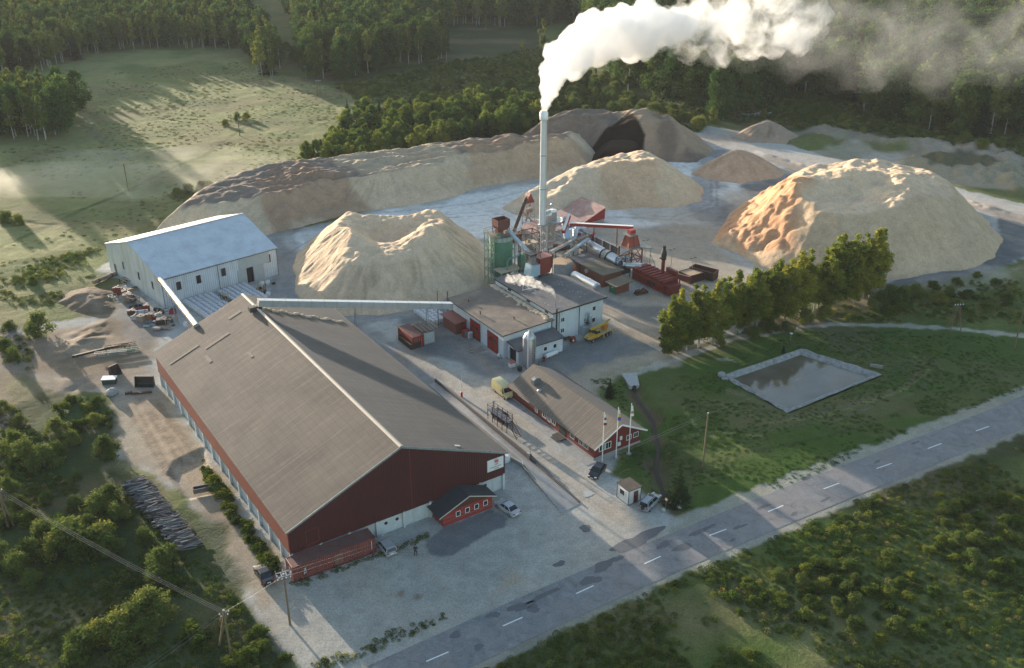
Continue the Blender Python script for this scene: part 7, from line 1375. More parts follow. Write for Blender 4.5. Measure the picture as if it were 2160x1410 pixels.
for px,py,rt,bf,mm,lab,cat in items: scr(cat.replace(' ','_')+'_scrap',lab,cat+' scrap',px,py,rt,bf,mm)
# ------------------------------------------------------------------ the man on the gravel
def person(g,face):
    e=thing('person','person in dark clothes standing on the gravel with feet apart','person',g,face)
    J={'pel':(0,0,.93),'wa':(0,0,1.1),'ch':(0,.01,1.35),'nk':(0,0,1.5),'hd0':(0,.01,1.58),'hd':(0,.02,1.70),'hdt':(0,.01,1.79),
       'shl':(-.19,0,1.42),'ell':(-.27,-.02,1.15),'wrl':(-.20,.14,1.0),'hal':(-.13,.20,1.03),'shr':(.19,0,1.42),'elr':(.27,-.02,1.15),'wrr':(.20,.14,1.0),'har':(.13,.20,1.03),
       'hil':(-.10,0,.88),'knl':(-.15,.02,.48),'anl':(-.17,-.01,.09),'tol':(-.19,.15,.04),'hir':(.10,0,.88),'knr':(.15,.02,.48),'anr':(.17,-.01,.09),'tor':(.19,.15,.04)}
    Rd={'pel':.15,'wa':.135,'ch':.16,'nk':.06,'hd0':.075,'hd':.10,'hdt':.07,'shl':.075,'ell':.052,'wrl':.036,'hal':.04,'shr':.075,'elr':.052,'wrr':.036,'har':.04,'hil':.10,'knl':.07,'anl':.045,'tol':.04,'hir':.10,'knr':.07,'anr':.045,'tor':.04}
    E=[('pel','wa'),('wa','ch'),('ch','nk'),('nk','hd0'),('hd0','hd'),('hd','hdt'),('ch','shl'),('shl','ell'),('ell','wrl'),('wrl','hal'),('ch','shr'),('shr','elr'),('elr','wrr'),('wrr','har'),('pel','hil'),('hil','knl'),('knl','anl'),('anl','tol'),('pel','hir'),('hir','knr'),('knr','anr'),('anr','tor')]
    ks=list(J)
    def skin(name,keys,edges,scale,m,sub=2,par=None):
        me=bpy.data.meshes.new(name); me.from_pydata([J[k] for k in keys],[(keys.index(a),keys.index(b)) for a,b in edges],[]); o=bpy.data.objects.new(name,me); C.objects.link(o); o.parent=par or e
        o.modifiers.new('skin','SKIN'); 
        for v,k in zip(me.skin_vertices[0].data,keys): r=Rd[k]*scale; v.radius=(r,r*(.8 if k in('ch','wa','pel') else 1)); v.use_root=False
        me.skin_vertices[0].data[0].use_root=True; o.modifiers.new('sub','SUBSURF').levels=sub; o.modifiers['sub'].render_levels=sub; me.materials.append(m)
        dg=bpy.context.evaluated_depsgraph_get(); me2=bpy.data.meshes.new_from_object(o.evaluated_get(dg)); o.modifiers.clear(); o.data=me2; me2.polygons.foreach_set('use_smooth',[True]*len(me2.polygons)); return o
    SK=mat('skin',(.45,.27,.19),.6,0,.05,5); CL=mat('dark_jacket',(.02,.025,.04),.85,0,.2,6)
    body=skin('body',ks,E,1.0,SK)
    up=['wa','ch','nk','shl','ell','wrl','shr','elr','wrr','pel']; skin('jacket',up,[q for q in E if q[0] in up and q[1] in up],1.16,CL)
    lo=['pel','hil','knl','anl','hir','knr','anr']; skin('trousers',lo,[q for q in E if q[0] in lo and q[1] in lo],1.15,mat('dark_trousers',(.018,.02,.03),.9))
    for s_ in (-1,1): mb=MB(); mb.obox((s_*.18,.06,.045),(.11,.29,.09),-s_*.12); mb.build('shoe',BLACK,e,bevel=.02)
    mb=MB(); mb.lathe([(.03,1.70),(.112,1.70),(.112,1.76),(.07,1.825),(.02,1.835)],14,(0,.0)); mb.build('hair',mat('dark_hair',(.03,.02,.015),.9),e,smooth=True)
    for s_ in (-1,1):
        for k in range(5): mb=MB(); a=Vector((s_*.13+s_*(k-2)*.014,.20,1.03)); mb.cyl(a,a+Vector((-s_*.02,.055 if k<4 else .03,-.012*k)),.008,.006,6); mb.build('finger',SK,body)
    mb=MB(); mb.box(-.035,.035,.235,.25,1.0,1.13); o=mb.build('phone',BLACK); o.location=e.location; o.rotation_euler=e.rotation_euler; tag(o,'small dark controller held by the person on the gravel','controller')
person(G(877,1171),175)

e=thing('debris_heap','pale heap of broken boards at the edge of the dark wood','debris',G(1600,244),15)
for i in range(16): mb=MB(); mb.obox((random.gauss(0,2.2),random.gauss(0,.8),.3+random.random()*.8),(3.0+random.random()*2,.5,.15),random.uniform(-.6,.6),random.uniform(-.2,.2),random.uniform(-.25,.25)); mb.build('board',[WHITEM,mat('pale_blue_box',(.3,.3,.3)),TAN2][i%3],e)
# ------------------------------------------------------------------ vegetation library
def leaf_mat(name,c1,c2,c3,trans=.35):
    m=bpy.data.materials.new(name); m.use_nodes=True; t=m.node_tree; t.nodes.clear()
    out=N(t,'ShaderNodeOutputMaterial'); v=coords(t); oi=N(t,'ShaderNodeObjectInfo')
    n1=noi(t,v,.55,3,.6); c=mixc(t,ramp(t,n1,[(.35,0.0),(.65,1.0)]),c1,c2)
    n2=noi(t,v,3.5,2,.5); c=mixc(t,ramp(t,n2,[(.55,0.0),(.75,.6)]),c,c3)
    c=mixc(t,1.0,c,ramp(t,oi.outputs['Random'],[(0.0,(.55,.62,.60)),(.35,(.8,.9,.8)),(.65,(1.05,1.05,1.0)),(1.0,(1.6,1.35,1.0))]),'MULTIPLY')
    d=N(t,'ShaderNodeBsdfDiffuse'); tr=N(t,'ShaderNodeBsdfTranslucent'); mx=N(t,'ShaderNodeMixShader'); mx.inputs[0].default_value=trans
    t.links.new(c,d.inputs[0]); t.links.new(c,tr.inputs[0]); t.links.new(d.outputs[0],mx.inputs[1]); t.links.new(tr.outputs[0],mx.inputs[2]); t.links.new(mx.outputs[0],out.inputs[0]); return m
LF_B=leaf_mat('birch_leaf',(.15,.19,.035),(.25,.255,.05),(.36,.30,.075),.45)
LF_Y=leaf_mat('autumn_leaf',(.10,.135,.03),(.15,.165,.04),(.20,.18,.055),.4)
LF_D=leaf_mat('aspen_leaf',(.10,.15,.036),(.17,.205,.05),(.26,.245,.075))
LF_G=leaf_mat('dark_leaf',(.038,.085,.025),(.08,.13,.04),(.14,.17,.06))
LF_W=leaf_mat('willow_leaf',(.095,.135,.035),(.18,.20,.06),(.30,.29,.12))
LF_H=leaf_mat('herb_leaf',(.06,.10,.02),(.12,.155,.035),(.22,.20,.06),.35)
LF_S=leaf_mat('straw_leaf',(.22,.19,.08),(.17,.19,.06),(.28,.23,.11),.35)
LF_N=leaf_mat('spruce_needle',(.012,.030,.018),(.025,.048,.026),(.04,.06,.035),.1)
BIRB=mat('birch_bark',(.40,.385,.36),.8,0,.15,2.5,(.06,.05,.05),.35); BRKD=mat('grey_bark',(.14,.12,.10),.9,0,.2,3)
def cards(P,Nn,S,r,asp=.75):
    """one small leaf-spray face per point, turned about its own normal"""
    n=len(P); a=r.normal(size=(n,3)); t1=np.cross(Nn,a); t1/=np.linalg.norm(t1,axis=1,keepdims=True)+1e-9; t2=np.cross(Nn,t1)
    S=S[:,None]; b=.5+.5*r.random((n,1))
    v=np.stack([P-t1*S*.5,P-t2*S*.5*asp*b,P+t1*S*.5,P+t2*S*.5*asp],1).reshape(-1,3)
    return v
def mesh_cards(name,V,m):
    me=bpy.data.meshes.new(name); me.vertices.add(len(V)); me.vertices.foreach_set('co',V.ravel()); nq=len(V)//4
    me.loops.add(len(V)); me.loops.foreach_set('vertex_index',np.arange(len(V),dtype=np.int32)); me.polygons.add(nq)
    me.polygons.foreach_set('loop_start',np.arange(0,len(V),4,dtype=np.int32)); me.polygons.foreach_set('loop_total',np.full(nq,4,dtype=np.int32)); me.update(calc_edges=True); me.materials.append(m); return me
def crown(r,h,base,rad,nlobe,ncard,size,shape='birch',lob=.34,droop=0.0):
    L=[]
    for k in range(nlobe):
        f=r.random()**(.9); z=base+(h-base)*f
        if shape=='birch': prof=math.sin(math.pi*min(1,(f*.92+.10)))**.75*(1-.35*f)
        elif shape=='round': prof=math.sqrt(max(0,1-(2*f-.85)**2*.75))*(1 if f<.9 else .6)
        elif shape=='bush': prof=math.sqrt(max(.02,1-f*f))
        else: prof=1-f
        a=r.random()*2*math.pi; q=rad*prof*math.sqrt(r.random())*.85
        L.append((q*math.cos(a),q*math.sin(a),z,rad*lob*(.6+.7*r.random())*(.75+.5*prof)*(1-.35*f if shape=='birch' else 1)))
    L=np.array(L); w=L[:,3]**2; idx=r.choice(len(L),ncard,p=w/w.sum())
    d=r.normal(size=(ncard,3)); d/=np.linalg.norm(d,axis=1,keepdims=True); d[:,2]=d[:,2]*.9+.12
    rr_=(r.random((ncard,1))**.45)*(.75+.4*r.random((ncard,1)))
    P=L[idx,:3]+d*L[idx,3:4]*rr_*np.array([1,1,1.15]); P[:,2]-=droop*np.hypot(P[:,0],P[:,1])
    P[:,2]=np.maximum(P[:,2],.08)
    Nn=d*.7+r.normal(size=(ncard,3))*.55; Nn/=np.linalg.norm(Nn,axis=1,keepdims=True)
    return cards(P,Nn,size*(.6+.8*r.random(ncard)),r),L
def limb(mb,p,q,r0,r1,n=6): mb.cyl(p,q,r0,r1,n,False)
def tree_proto(kind,seed,label=None):
    r=np.random.default_rng(seed); mb=MB()
    if kind=='birch': h,base,rad,nl,nc,sz,shape,lm,bm_=13,1.7,2.6,48,6500,.36,'birch',LF_B,BIRB
    elif kind=='far_birch': h,base,rad,nl,nc,sz,shape,lm,bm_=18,6.0,3.5,30,1900,.78,'birch',LF_D,BIRB
    elif kind=='gold_birch': h,base,rad,nl,nc,sz,shape,lm,bm_=19,6.0,3.2,30,2000,.74,'birch',LF_Y,BIRB
    elif kind=='broadleaf': h,base,rad,nl,nc,sz,shape,lm,bm_=17,1.6,5.6,44,3600,.80,'round',LF_G,BRKD
    elif kind=='grove_tree': h,base,rad,nl,nc,sz,shape,lm,bm_=8,.4,3.0,26,2600,.46,'round',LF_D,BRKD
    elif kind=='willow': h,base,rad,nl,nc,sz,shape,lm,bm_=2.9,.15,2.0,30,3400,.24,'bush',LF_W,BRKD
    elif kind=='shrub': h,base,rad,nl,nc,sz,shape,lm,bm_=1.7,.1,1.25,18,1300,.22,'bush',LF_H,BRKD
    elif kind=='spruce':
        h=8.5; P=[];Nn=[];S=[]
        for k in range(30):
            f=k/29; z=.5+(h-.6)*f; rr_=2.5*(1-f)**.9+.08; nb=max(5,int(13*(1-f)+4))
            for b in range(nb):
                a=2*math.pi*b/nb+r.random()*.6; L_=rr_*(.75+.4*r.random())
                for j in range(max(2,int(L_/.17))):
                    t_=j*.17/L_; P.append((L_*t_*math.cos(a)+r.normal()*.05,L_*t_*math.sin(a)+r.normal()*.05,z-.28*L_*t_+.12*t_*t_*L_)); Nn.append((r.normal()*.35,r.normal()*.35,1)); S.append(.48)
        P=np.array(P);Nn=np.array(Nn);Nn/=np.linalg.norm(Nn,axis=1,keepdims=True); V=cards(P,Nn,np.array(S),r,.55)
        mb.cyl((0,0,-.2),(0,0,h),.16,.02,8); return mb,V,LF_N,BRKD,h
    V,L=crown(r,h,base,rad,nl,nc,sz,shape)
    if kind in('willow','shrub'):
        for k in range(9): l=L[r.integers(len(L))]; limb(mb,(r.normal()*.12,r.normal()*.12,-.1),tuple(l[:3]),.045,.015,5)
    else:
        bend=r.normal(size=2)*.25; pts=[(bend[0]*f*f*1.2,bend[1]*f*f*1.2,-.3+(h*.93+.3)*f) for f in np.linspace(0,1,6)]; r0=.011*h+.02
        for i in range(5): limb(mb,pts[i],pts[i+1],r0*(1-.17*i),r0*(1-.17*(i+1)),8)
        for k in range(14):
            l=L[r.integers(len(L))]; z0=max(base*.75,l[2]-1.2-r.random()*1.5); f=(z0+.3)/(h*.93+.3); limb(mb,(bend[0]*f*f*1.2,bend[1]*f*f*1.2,z0),tuple(l[:3]),r0*.35,.02,5)
    return mb,V,lm,bm_,h
LIB={}
NV={'birch':4,'far_birch':3,'gold_birch':2,'broadleaf':3,'grove_tree':3,'willow':4,'shrub':3,'spruce':2}
NAMES={'birch':'birch_tree','far_birch':'birch_tree','gold_birch':'birch_tree','broadleaf':'broadleaf_tree','grove_tree':'alder_tree','willow':'willow_shrub','shrub':'shrub','spruce':'spruce_tree'}
CATS={'birch':'birch','far_birch':'birch','gold_birch':'birch','broadleaf':'tree','grove_tree':'tree','willow':'willow shrub','shrub':'shrub','spruce':'spruce'}
for k,nv in NV.items():
    LIB[k]=[]
    for i in range(nv):
        mb,V,lm,bm_,h=tree_proto(k,100+i*7+len(k)); tm=mb.build('tmp',bm_,smooth=True); tme=tm.data; tme.name=k+'_trunk'; bpy.data.objects.remove(tm)
        LIB[k].append((tme,mesh_cards(k+'_crown',V,lm),h))
REG=[]
def plant(kind,x,y,h,label,group,lean=0):
    REG.append((kind,x,y,h,label,group))
def place_all():
    byk={}
    for q in REG: byk.setdefault(CATS[q[0]],[]).append(q)
    rest=[]
    for k,qs in byk.items():
        qs.sort(key=lambda q:q[1]**2+q[2]**2); 
        for i,q in enumerate(qs):
            if i<270: single(*q)
            else: rest.append(q)
    return rest
TR=random.Random(99)
def single(kind,x,y,h,label,group):
    tme,cme,h0=LIB[kind][TR.randrange(len(LIB[kind]))]; s=h/h0
    e=bpy.data.objects.new(NAMES[kind],None); C.objects.link(e); e.location=(x,y,gz(x,y) if abs(y)<330 else gzf(x,y)); e.rotation_euler=(TR.gauss(0,.02),TR.gauss(0,.02),TR.random()*6.28); w_=s*TR.uniform(.88,1.2)*(1.3 if kind=='birch' else 1.6 if kind=='shrub' else 1.15 if kind=='willow' else 1.0); e.scale=(w_,w_,s)
    tag(e,label,CATS[kind],group)
    a=bpy.data.objects.new('stem' if kind in('willow','shrub') else 'trunk',tme); C.objects.link(a); a.parent=e
    b_=bpy.data.objects.new('foliage' if kind in('willow','shrub') else 'crown',cme); C.objects.link(b_); b_.parent=e; return e
gzf=gz
def fill(poly,spacing,jit=.45,rnd=None,ex=()):
    P=Gn(poly); lo=P.min(0); hi=P.max(0); X,Y=np.meshgrid(np.arange(lo[0],hi[0],spacing),np.arange(lo[1],hi[1],spacing*.9)); X=X+(np.arange(X.shape[0])[:,None]%2)*spacing*.5
    r=rnd or rng; X=X+r.uniform(-jit,jit,X.shape)*spacing; Y=Y+r.uniform(-jit,jit,Y.shape)*spacing; m=sdist(X,Y,P)>0
    for q in ex: m&=sdist(X,Y,Gn(q))<0
    # only keep what the picture or a small step aside could show
    m&=np.abs(X)<Y*.60+25
    return np.stack([X[m],Y[m]],1)
# forest blocks (outline pixels on the ground)
corr=[(540,0),(640,160),(700,170),(610,-60),(560,-60)]
FA=[(-60,180),(40,150),(110,150),(190,118),(240,104),(340,103),(450,104),(515,112),(545,163),(600,163),(585,110),(535,60),(505,-60),(-200,-60)]
FB=[(655,164),(720,168),(790,153),(850,138),(950,128),(930,95),(850,70),(930,58),(1000,55),(1150,57),(1230,45),(1230,-60),(590,-60),(620,60),(640,110)]
FC=[(1310,212),(1360,200),(1420,225),(1470,240),(1520,262),(1600,225),(1650,205),(1720,205),(1790,225),(1850,250),(1900,262),(1960,275),(2030,290),(2100,298),(2240,300),(2400,100),(2200,-60),(1220,-60),(1230,60),(1300,130)]
FL=[(-50,300),(0,302),(60,296),(120,300),(140,290),(160,245),(150,225),(100,225),(-60,225)]
r2=np.random.default_rng(3)
for nm,P_,sp,mix_,hh,lab,grp in (('a',FA,5.8,(.60,.08,.26,.06),(13,17),'%s of the dense wood behind the misty meadow at upper left','trees of the wood behind the meadow'),
  ('b',FB,6.0,(.50,.10,.32,.08),(14,19),'%s of the wood beyond the scrub, left of the smoke','trees of the wood left of the smoke'),
  ('c',FC,7.4,(.24,.10,.58,.08),(16,23),'%s of the dark wood behind the haul road at upper right','trees of the dark wood at upper right')):
    pts=fill(P_,sp,rnd=r2)
    for x,y in pts:
        k=r2.choice(4,p=mix_); kk_=('far_birch','gold_birch','broadleaf','spruce')[k]; h=r2.uniform(*hh)*(.9 if k==3 else 1)
        plant(kk_,x,y,h,lab%('white stemmed birch','golden birch','rounded dark broadleaf tree','dark pointed spruce')[k],'%s, %s'%(grp,('birches','golden birches','broadleaves','spruces')[k]))
for x,y in fill(FL,4.6,rnd=r2):
    k=r2.choice(2,p=(.92,.08)); plant(('far_birch','broadleaf')[k],x,y,r2.uniform(13,17),'%s of the grove at the left edge of the meadow'%('white stemmed birch','dense rounded tree')[k],'trees of the grove at the left picture edge, %s'%('birches','rounded trees')[k])
for px,py,h,k,lab in ((170,232,15,'broadleaf','dense dark tree at the right end of the left edge grove'),(104,145,14,'gold_birch','lone yellow birch standing before the upper left wood'),(572,165,11,'gold_birch','yellow green birch at the mouth of the cut line'),(1145,115,17,'gold_birch','tall slender golden birch beside the smoke plume'),(1102,117,8,'gold_birch','small golden birch left of the tall slender one'),(965,52,17,'gold_birch','golden tree standing out at the edge of the far wood'),(1025,62,8,'far_birch','thin young tree on the scrub slope'),
   (782,60,15,'gold_birch','pale birch rising over the clump left of the scrub'),(1525,255,7,'gold_birch','small yellow tree at the foot of the dark wood'),(1505,262,6,'grove_tree','small green tree at the foot of the dark wood')):
    g=G(px,py); plant(k,g.x,g.y,h,lab,None)
# thicket between the meadow and the long ridge
TH=[(625,356),(650,330),(700,300),(725,262),(760,240),(800,235),(880,238),(960,228),(1040,228),(1120,245),(1150,262),(1100,285),(950,305),(860,325),(790,350),(700,352)]
for x,y in fill(TH,3.9,rnd=r2): 
    f=min(1,max(.35,(x+60)/60)); k='grove_tree' if r2.random()<.8 else ('broadleaf' if r2.random()<.6 else 'spruce'); plant(k,x,y,r2.uniform(4.5,9.5)*(.62+.38*f),{'grove_tree':'bushy alder in the thicket between meadow and ridge','broadleaf':'darker round tree in the thicket behind the ridge','spruce':'young spruce in the thicket behind the ridge'}[k],{'grove_tree':'alders in the thicket behind the ridge','broadleaf':'round trees in the thicket behind the ridge','spruce':'spruces in the thicket behind the ridge'}[k])
for px,py in ((735,262),(1010,300)): g=G(px,py); plant('spruce',g.x,g.y,9,'upright spruce near the %s end of the thicket'%('left' if px<800 else 'right'),None)
# scrub slope right of the chimney and around the cut line
for P_,sp,hr,lab,grp in (([(1160,150),(1300,160),(1330,215),(1480,250),(1480,275),(1390,262),(1300,245),(1160,235)],5.5,(2,4.5),'leafy bush on the scrub slope right of the chimney','bushes on the scrub slope right of the chimney'),
   ([(960,130),(1140,130),(1140,225),(1000,215),(760,195),(900,150)],10,(1.5,3.5),'low bush on the scrub slope left of the smoke','bushes on the scrub slope left of the smoke'),
   ([(1560,255),(1700,225),(1900,285),(2140,318),(2140,335),(1900,305),(1690,270)],8,(1.5,3.5),'low bush along the foot of the dark wood','bushes along the foot of the dark wood'),
   ([(600,110),(640,160),(655,160),(630,90)],7,(2,4),'bush growing in the cut line through the wood','bushes in the cut line')):
    for x,y in fill(P_,sp,rnd=r2): plant('grove_tree' if r2.random()<.35 else 'willow',x,y,r2.uniform(*hr),lab,grp)
for px,py,h in ((375,418,2.6),(400,412,3.0),(425,405,2.8),(440,398,2.2),(500,252,2.5),(520,250,2.2),(475,262,2.0),(15,470,3),(40,475,2.6)):
    g=G(px,py); plant('willow',g.x,g.y,h,'dark bush growing in the open meadow','bushes in the open meadow')
# birch row by the pond
row=[(1400,752,11.5),(1412,742,13),(1425,748,12),(1440,738,13),(1455,742,12),(1468,728,13.5),(1482,735,12.5),(1500,722,13),(1515,712,12),(1530,715,14),(1548,706,13),(1560,696,14),(1578,704,13),(1592,690,15),(1605,698,14),(1618,684,15),(1632,690,13.5),(1645,672,14.5),(1660,682,14),(1672,668,15),(1688,672,13.5),(1700,655,14),(1716,660,13),(1730,650,14),(1745,655,13.5),(1758,640,15.5),(1772,646,14),(1785,634,15),(1800,640,14.5),(1815,628,16),(1830,632,15.5),(1842,620,15),(1405,735,10),(1432,728,11),(1450,722,12),(1475,715,11),(1495,712,12),(1522,700,12),(1540,694,13),(1570,686,13),(1600,680,13),(1628,672,13),(1655,664,13.5),(1680,655,13),(1708,645,13.5),(1735,638,13),(1768,630,14),(1800,622,14),(1825,612,14)]
for px,py,h in row: g=G(px,py); plant('birch',g.x+random.uniform(-.8,.8),g.y+random.uniform(-1,1),h*random.choice((.7,.85,.94,1.0,1.05)),'yellow green birch of the row between plant and pond','birches in the row beside the pond')
for px,py,h in ((1590,712,2.2),(1620,700,2.4),(1660,700,2),(1700,680,2.6),(1740,672,2.4),(1520,730,1.8),(1880,640,2.6),(1900,632,2.4),(1860,640,2.6),(1925,625,2.3)):
    g=G(px,py); plant('willow',g.x,g.y,h,'low bush at the feet of the birch row','bushes at the feet of the birches')
for px,py,h in ((1880,632,3),(1905,628,2.6),(1930,622,2.4),(1980,640,2.5),(2000,625,2),(2040,630,1.8),(1970,608,1.5),(2080,650,1.6),(2120,640,2.0),(2100,600,1.3),(2020,600,1.4),(2060,585,1.2),(1840,655,2.2),(1870,662,1.8),(1900,655,1.6)):
    g=G(px,py); plant('shrub' if h<2 else 'willow',g.x,g.y,h,'dark scrub bush between the birch row and the right edge','scrub right of the birch row')
for px,py,h,lab in ((1286,838,3.8,'small blue green spruce behind the office'),(1428,1062,7.6,'dark spruce between the stream and the lone pole'),(1652,745,2.0,'tiny dark conifer above the pond corner')):
    g=G(px,py); plant('spruce',g.x,g.y,h,lab,None)
# left scrub: shrubs one can tell apart
left=[(85,705,4.2),(30,760,2.4),(10,740,2.2),(20,700,2.0),(70,600,1.8),(225,960,3.2),(120,915,2.6),(60,975,3.6),(30,950,3.4),(95,985,3.4),(120,965,2.6),(155,935,2.2),(200,895,1.8),(170,905,1.6),(235,1060,2.6),(215,1085,3.2),(250,1100,2.6),(190,1120,2.4),(160,1075,2.0),(150,1150,3.8),(185,1170,3.6),(215,1150,3.4),(120,1165,3.0),(95,1135,2.8),(235,1170,2.8),(60,1175,2.6),(40,1205,2.8),(305,1140,1.9),(340,1200,3.0),(355,1180,2.4),(330,1225,2.2),(320,1300,3.4),(290,1320,3.0),(345,1310,2.6),(250,1340,3.2),(215,1355,3.0),(180,1370,2.8),(265,1380,2.8),(160,1395,2.6),(305,1350,2.6),(400,1340,1.6),(420,1365,1.5),(20,1040,2.4),(45,1075,2.2),(100,1060,1.8),(60,1100,1.6),(130,1110,1.7),(15,1110,2.0),(5,1180,2.4),(10,870,2.0),(40,895,1.8),(70,1235,2.0),(360,1240,1.5),(500,1400,1.4),(525,1385,1.2),(545,1340,1.1),(560,1370,1.2),(600,1398,1.0),(130,870,1.6),(150,850,1.3),(205,855,1.4)]
for px,py,h in left: g=G(px,py); plant('willow' if h>1.7 else 'shrub',g.x,g.y,h,'willow bush in the dark scrub left of the log pile and yard' if h>1.7 else 'small leafy shrub in the scrub left of the yard','willows in the left scrub' if h>1.7 else 'small shrubs in the left scrub')
# long-wall and road-side shrubs
for i in range(26):
    f=i/25; p_=wh.o+Matrix.Rotation(R(SITE),3,'Z')@Vector((-1.6-random.random()*1.2,1.5+f*30,0)); plant('shrub',p_.x,p_.y,random.uniform(.7,1.3),'leafy weed bush along the foot of the hall long wall','weeds along the hall long wall')
for x,y in fill([(1330,1340),(1480,1280),(1600,1215),(1750,1165),(1900,1110),(2040,1060),(2180,1030),(2200,1230),(2050,1300),(1900,1370),(1750,1330),(1620,1290),(1480,1330)],2.7,rnd=r2):
    n_=float(fbm(np.array([x]),np.array([y]),11,3,88)[0])
    if n_<-.02: continue
    h=max(.5,.8+1.2*n_+r2.normal()*.25); big=h>1.25
    plant('willow' if big else 'shrub',x,y,h,'bushy willow in the rough ground right of the road' if big else 'low shrub in the rough ground right of the road','willows right of the road' if big else 'low shrubs right of the road')
rest=place_all()
# ------------------------------------------------------------------ instanced ground cover (uncountable)
def scatter(name,label,P,S,meshes,cat=None,zoff=0.0,tall=None):
    col_=bpy.data.collections.new(name+'_library')
    for i,me in enumerate(meshes): 
        o=bpy.data.objects.new('%s_source_%02d'%(name,i),me); col_.objects.link(o)
    n=len(P); me=bpy.data.meshes.new(name); me.vertices.add(n); me.vertices.foreach_set('co',P.astype(np.float32).ravel())
    def at(nm,ty,dt,arr):
        a=me.attributes.new(nm,ty,'POINT'); a.data.foreach_set(dt,arr.ravel())
    r=np.random.default_rng(n); rot=np.zeros((n,3),np.float32); rot[:,2]=r.random(n)*6.28
    sc=np.stack([S*r.uniform(.85,1.15,n),S*r.uniform(.85,1.15,n),S if tall is None else tall],1).astype(np.float32)
    at('rotv','FLOAT_VECTOR','vector',rot); at('scv','FLOAT_VECTOR','vector',sc); at('pick','INT','value',r.integers(0,len(meshes),n).astype(np.int32))
    o=bpy.data.objects.new(name,me); C.objects.link(o)
    ng=bpy.data.node_groups.new(name,'GeometryNodeTree'); ng.interface.new_socket('Geometry',in_out='INPUT',socket_type='NodeSocketGeometry'); ng.interface.new_socket('Geometry',in_out='OUTPUT',socket_type='NodeSocketGeometry')
    a=ng.nodes.new('NodeGroupInput'); z=ng.nodes.new('NodeGroupOutput'); ip=ng.nodes.new('GeometryNodeInstanceOnPoints'); ci=ng.nodes.new('GeometryNodeCollectionInfo'); ci.inputs['Collection'].default_value=col_; ci.inputs['Separate Children'].default_value=True
    ip.inputs['Pick Instance'].default_value=True
    def na(nm,dt):
        q=ng.nodes.new('GeometryNodeInputNamedAttribute'); q.data_type=dt; q.inputs['Name'].default_value=nm; return q.outputs[0]
    L_=ng.links; L_.new(a.outputs[0],ip.inputs['Points']); L_.new(ci.outputs[0],ip.inputs['Instance']); L_.new(na('pick','INT'),ip.inputs['Instance Index']); L_.new(na('rotv','FLOAT_VECTOR'),ip.inputs['Rotation']); L_.new(na('scv','FLOAT_VECTOR'),ip.inputs['Scale']); L_.new(ip.outputs[0],z.inputs[0])
    md=o.modifiers.new('scatter','NODES'); md.node_group=ng; tag(o,label,cat,kind='stuff'); return o
def joined(tme,cme,nm):
    bm=bmesh.new(); bm.from_mesh(tme); bm.from_mesh(cme); me=bpy.data.meshes.new(nm); bm.to_mesh(me); nt_=len(tme.polygons); bm.free(); me.materials.append(tme.materials[0]); me.materials.append(cme.materials[0])
    mi=np.ones(len(me.polygons),np.int32); mi[:nt_]=0; me.polygons.foreach_set('material_index',mi); return me
def ghs(x,y): return ground_h(np.asarray(x,float),np.asarray(y,float))
if rest:
    kinds=sorted(set(q[0] for q in rest)); 
    for k in kinds:
        qs=[q for q in rest if q[0]==k]; X=np.array([q[1] for q in qs]); Y=np.array([q[2] for q in qs]); h=np.array([q[3] for q in qs])/LIB[k][0][2]
        P=np.stack([X,Y,ghs(X,Y)],1); scatter('forest','far part of the woods: '+{'far_birch':'massed birches','gold_birch':'massed golden birches','broadleaf':'massed broadleaf trees','spruce':'massed spruces','grove_tree':'massed alders','willow':'massed willow bushes','shrub':'massed shrubs','birch':'massed young birches'}[k],P,h,[joined(a,b_,'far_'+k) for a,b_,_ in LIB[k]],'forest')
def tuft(seed,n,size,rad,h,m,upright=.5):
    r=np.random.default_rng(seed); a=r.random(n)*6.28; q=np.sqrt(r.random(n))*rad; P=np.stack([q*np.cos(a),q*np.sin(a),h*(1-(q/rad)**2*.6)*r.random(n)**.6],1); Nn=r.normal(size=(n,3)); Nn[:,2]=Nn[:,2]*(1-upright)+.35; Nn/=np.linalg.norm(Nn,axis=1,keepdims=True)
    return mesh_cards('tuft',cards(P,Nn,size*(.6+.8*r.random(n)),r,.6),m)
HERB=[tuft(i,150,.17,.55,.65,LF_H) for i in range(4)]+[tuft(20+i,120,.16,.5,.55,LF_S) for i in range(1)]+[tuft(40,140,.17,.55,.7,LF_W)]
STRAW=[tuft(60+i,70,.2,.7,.22,LF_S) for i in range(3)]+[tuft(70,70,.2,.7,.2,LF_W)]
LAWN=[tuft(80+i,70,.13,.5,.16,leaf_mat('lawn_blade',(.05,.115,.022),(.085,.15,.032),(.16,.19,.05),.3)) for i in range(2)]
def cover(name,label,polys,dens,sr,meshes,ex=(),clump=None):
    pts=[]
    for P_ in polys: pts.append(fill(P_,1/math.sqrt(dens),.5,rnd=rng,ex=ex))
    P=np.concatenate(pts)
    if clump: 
        k=fbm(P[:,0],P[:,1],clump[0],4,77); P=P[k>clump[1]]
    S=rng.uniform(*sr,len(P))*(1+.5*fbm(P[:,0],P[:,1],9,3,50)); P3=np.stack([P[:,0],P[:,1],ghs(P[:,0],P[:,1])-.03],1); scatter(name,label,P3,S,meshes,None)
LOGP=[(250,1010),(310,1000),(440,1160),(400,1190)]
cover('undergrowth','rough weeds and brambles covering the scrub left of the yard',[[(-60,830),(60,830),(180,840),(235,870),(235,960),(300,1010),(330,1080),(400,1170),(450,1210),(520,1290),(560,1340),(600,1400),(600,1420),(-60,1440)]],1.3,(.45,1.0),HERB+LAWN,ex=(LOGP,),clump=(7,-.12))
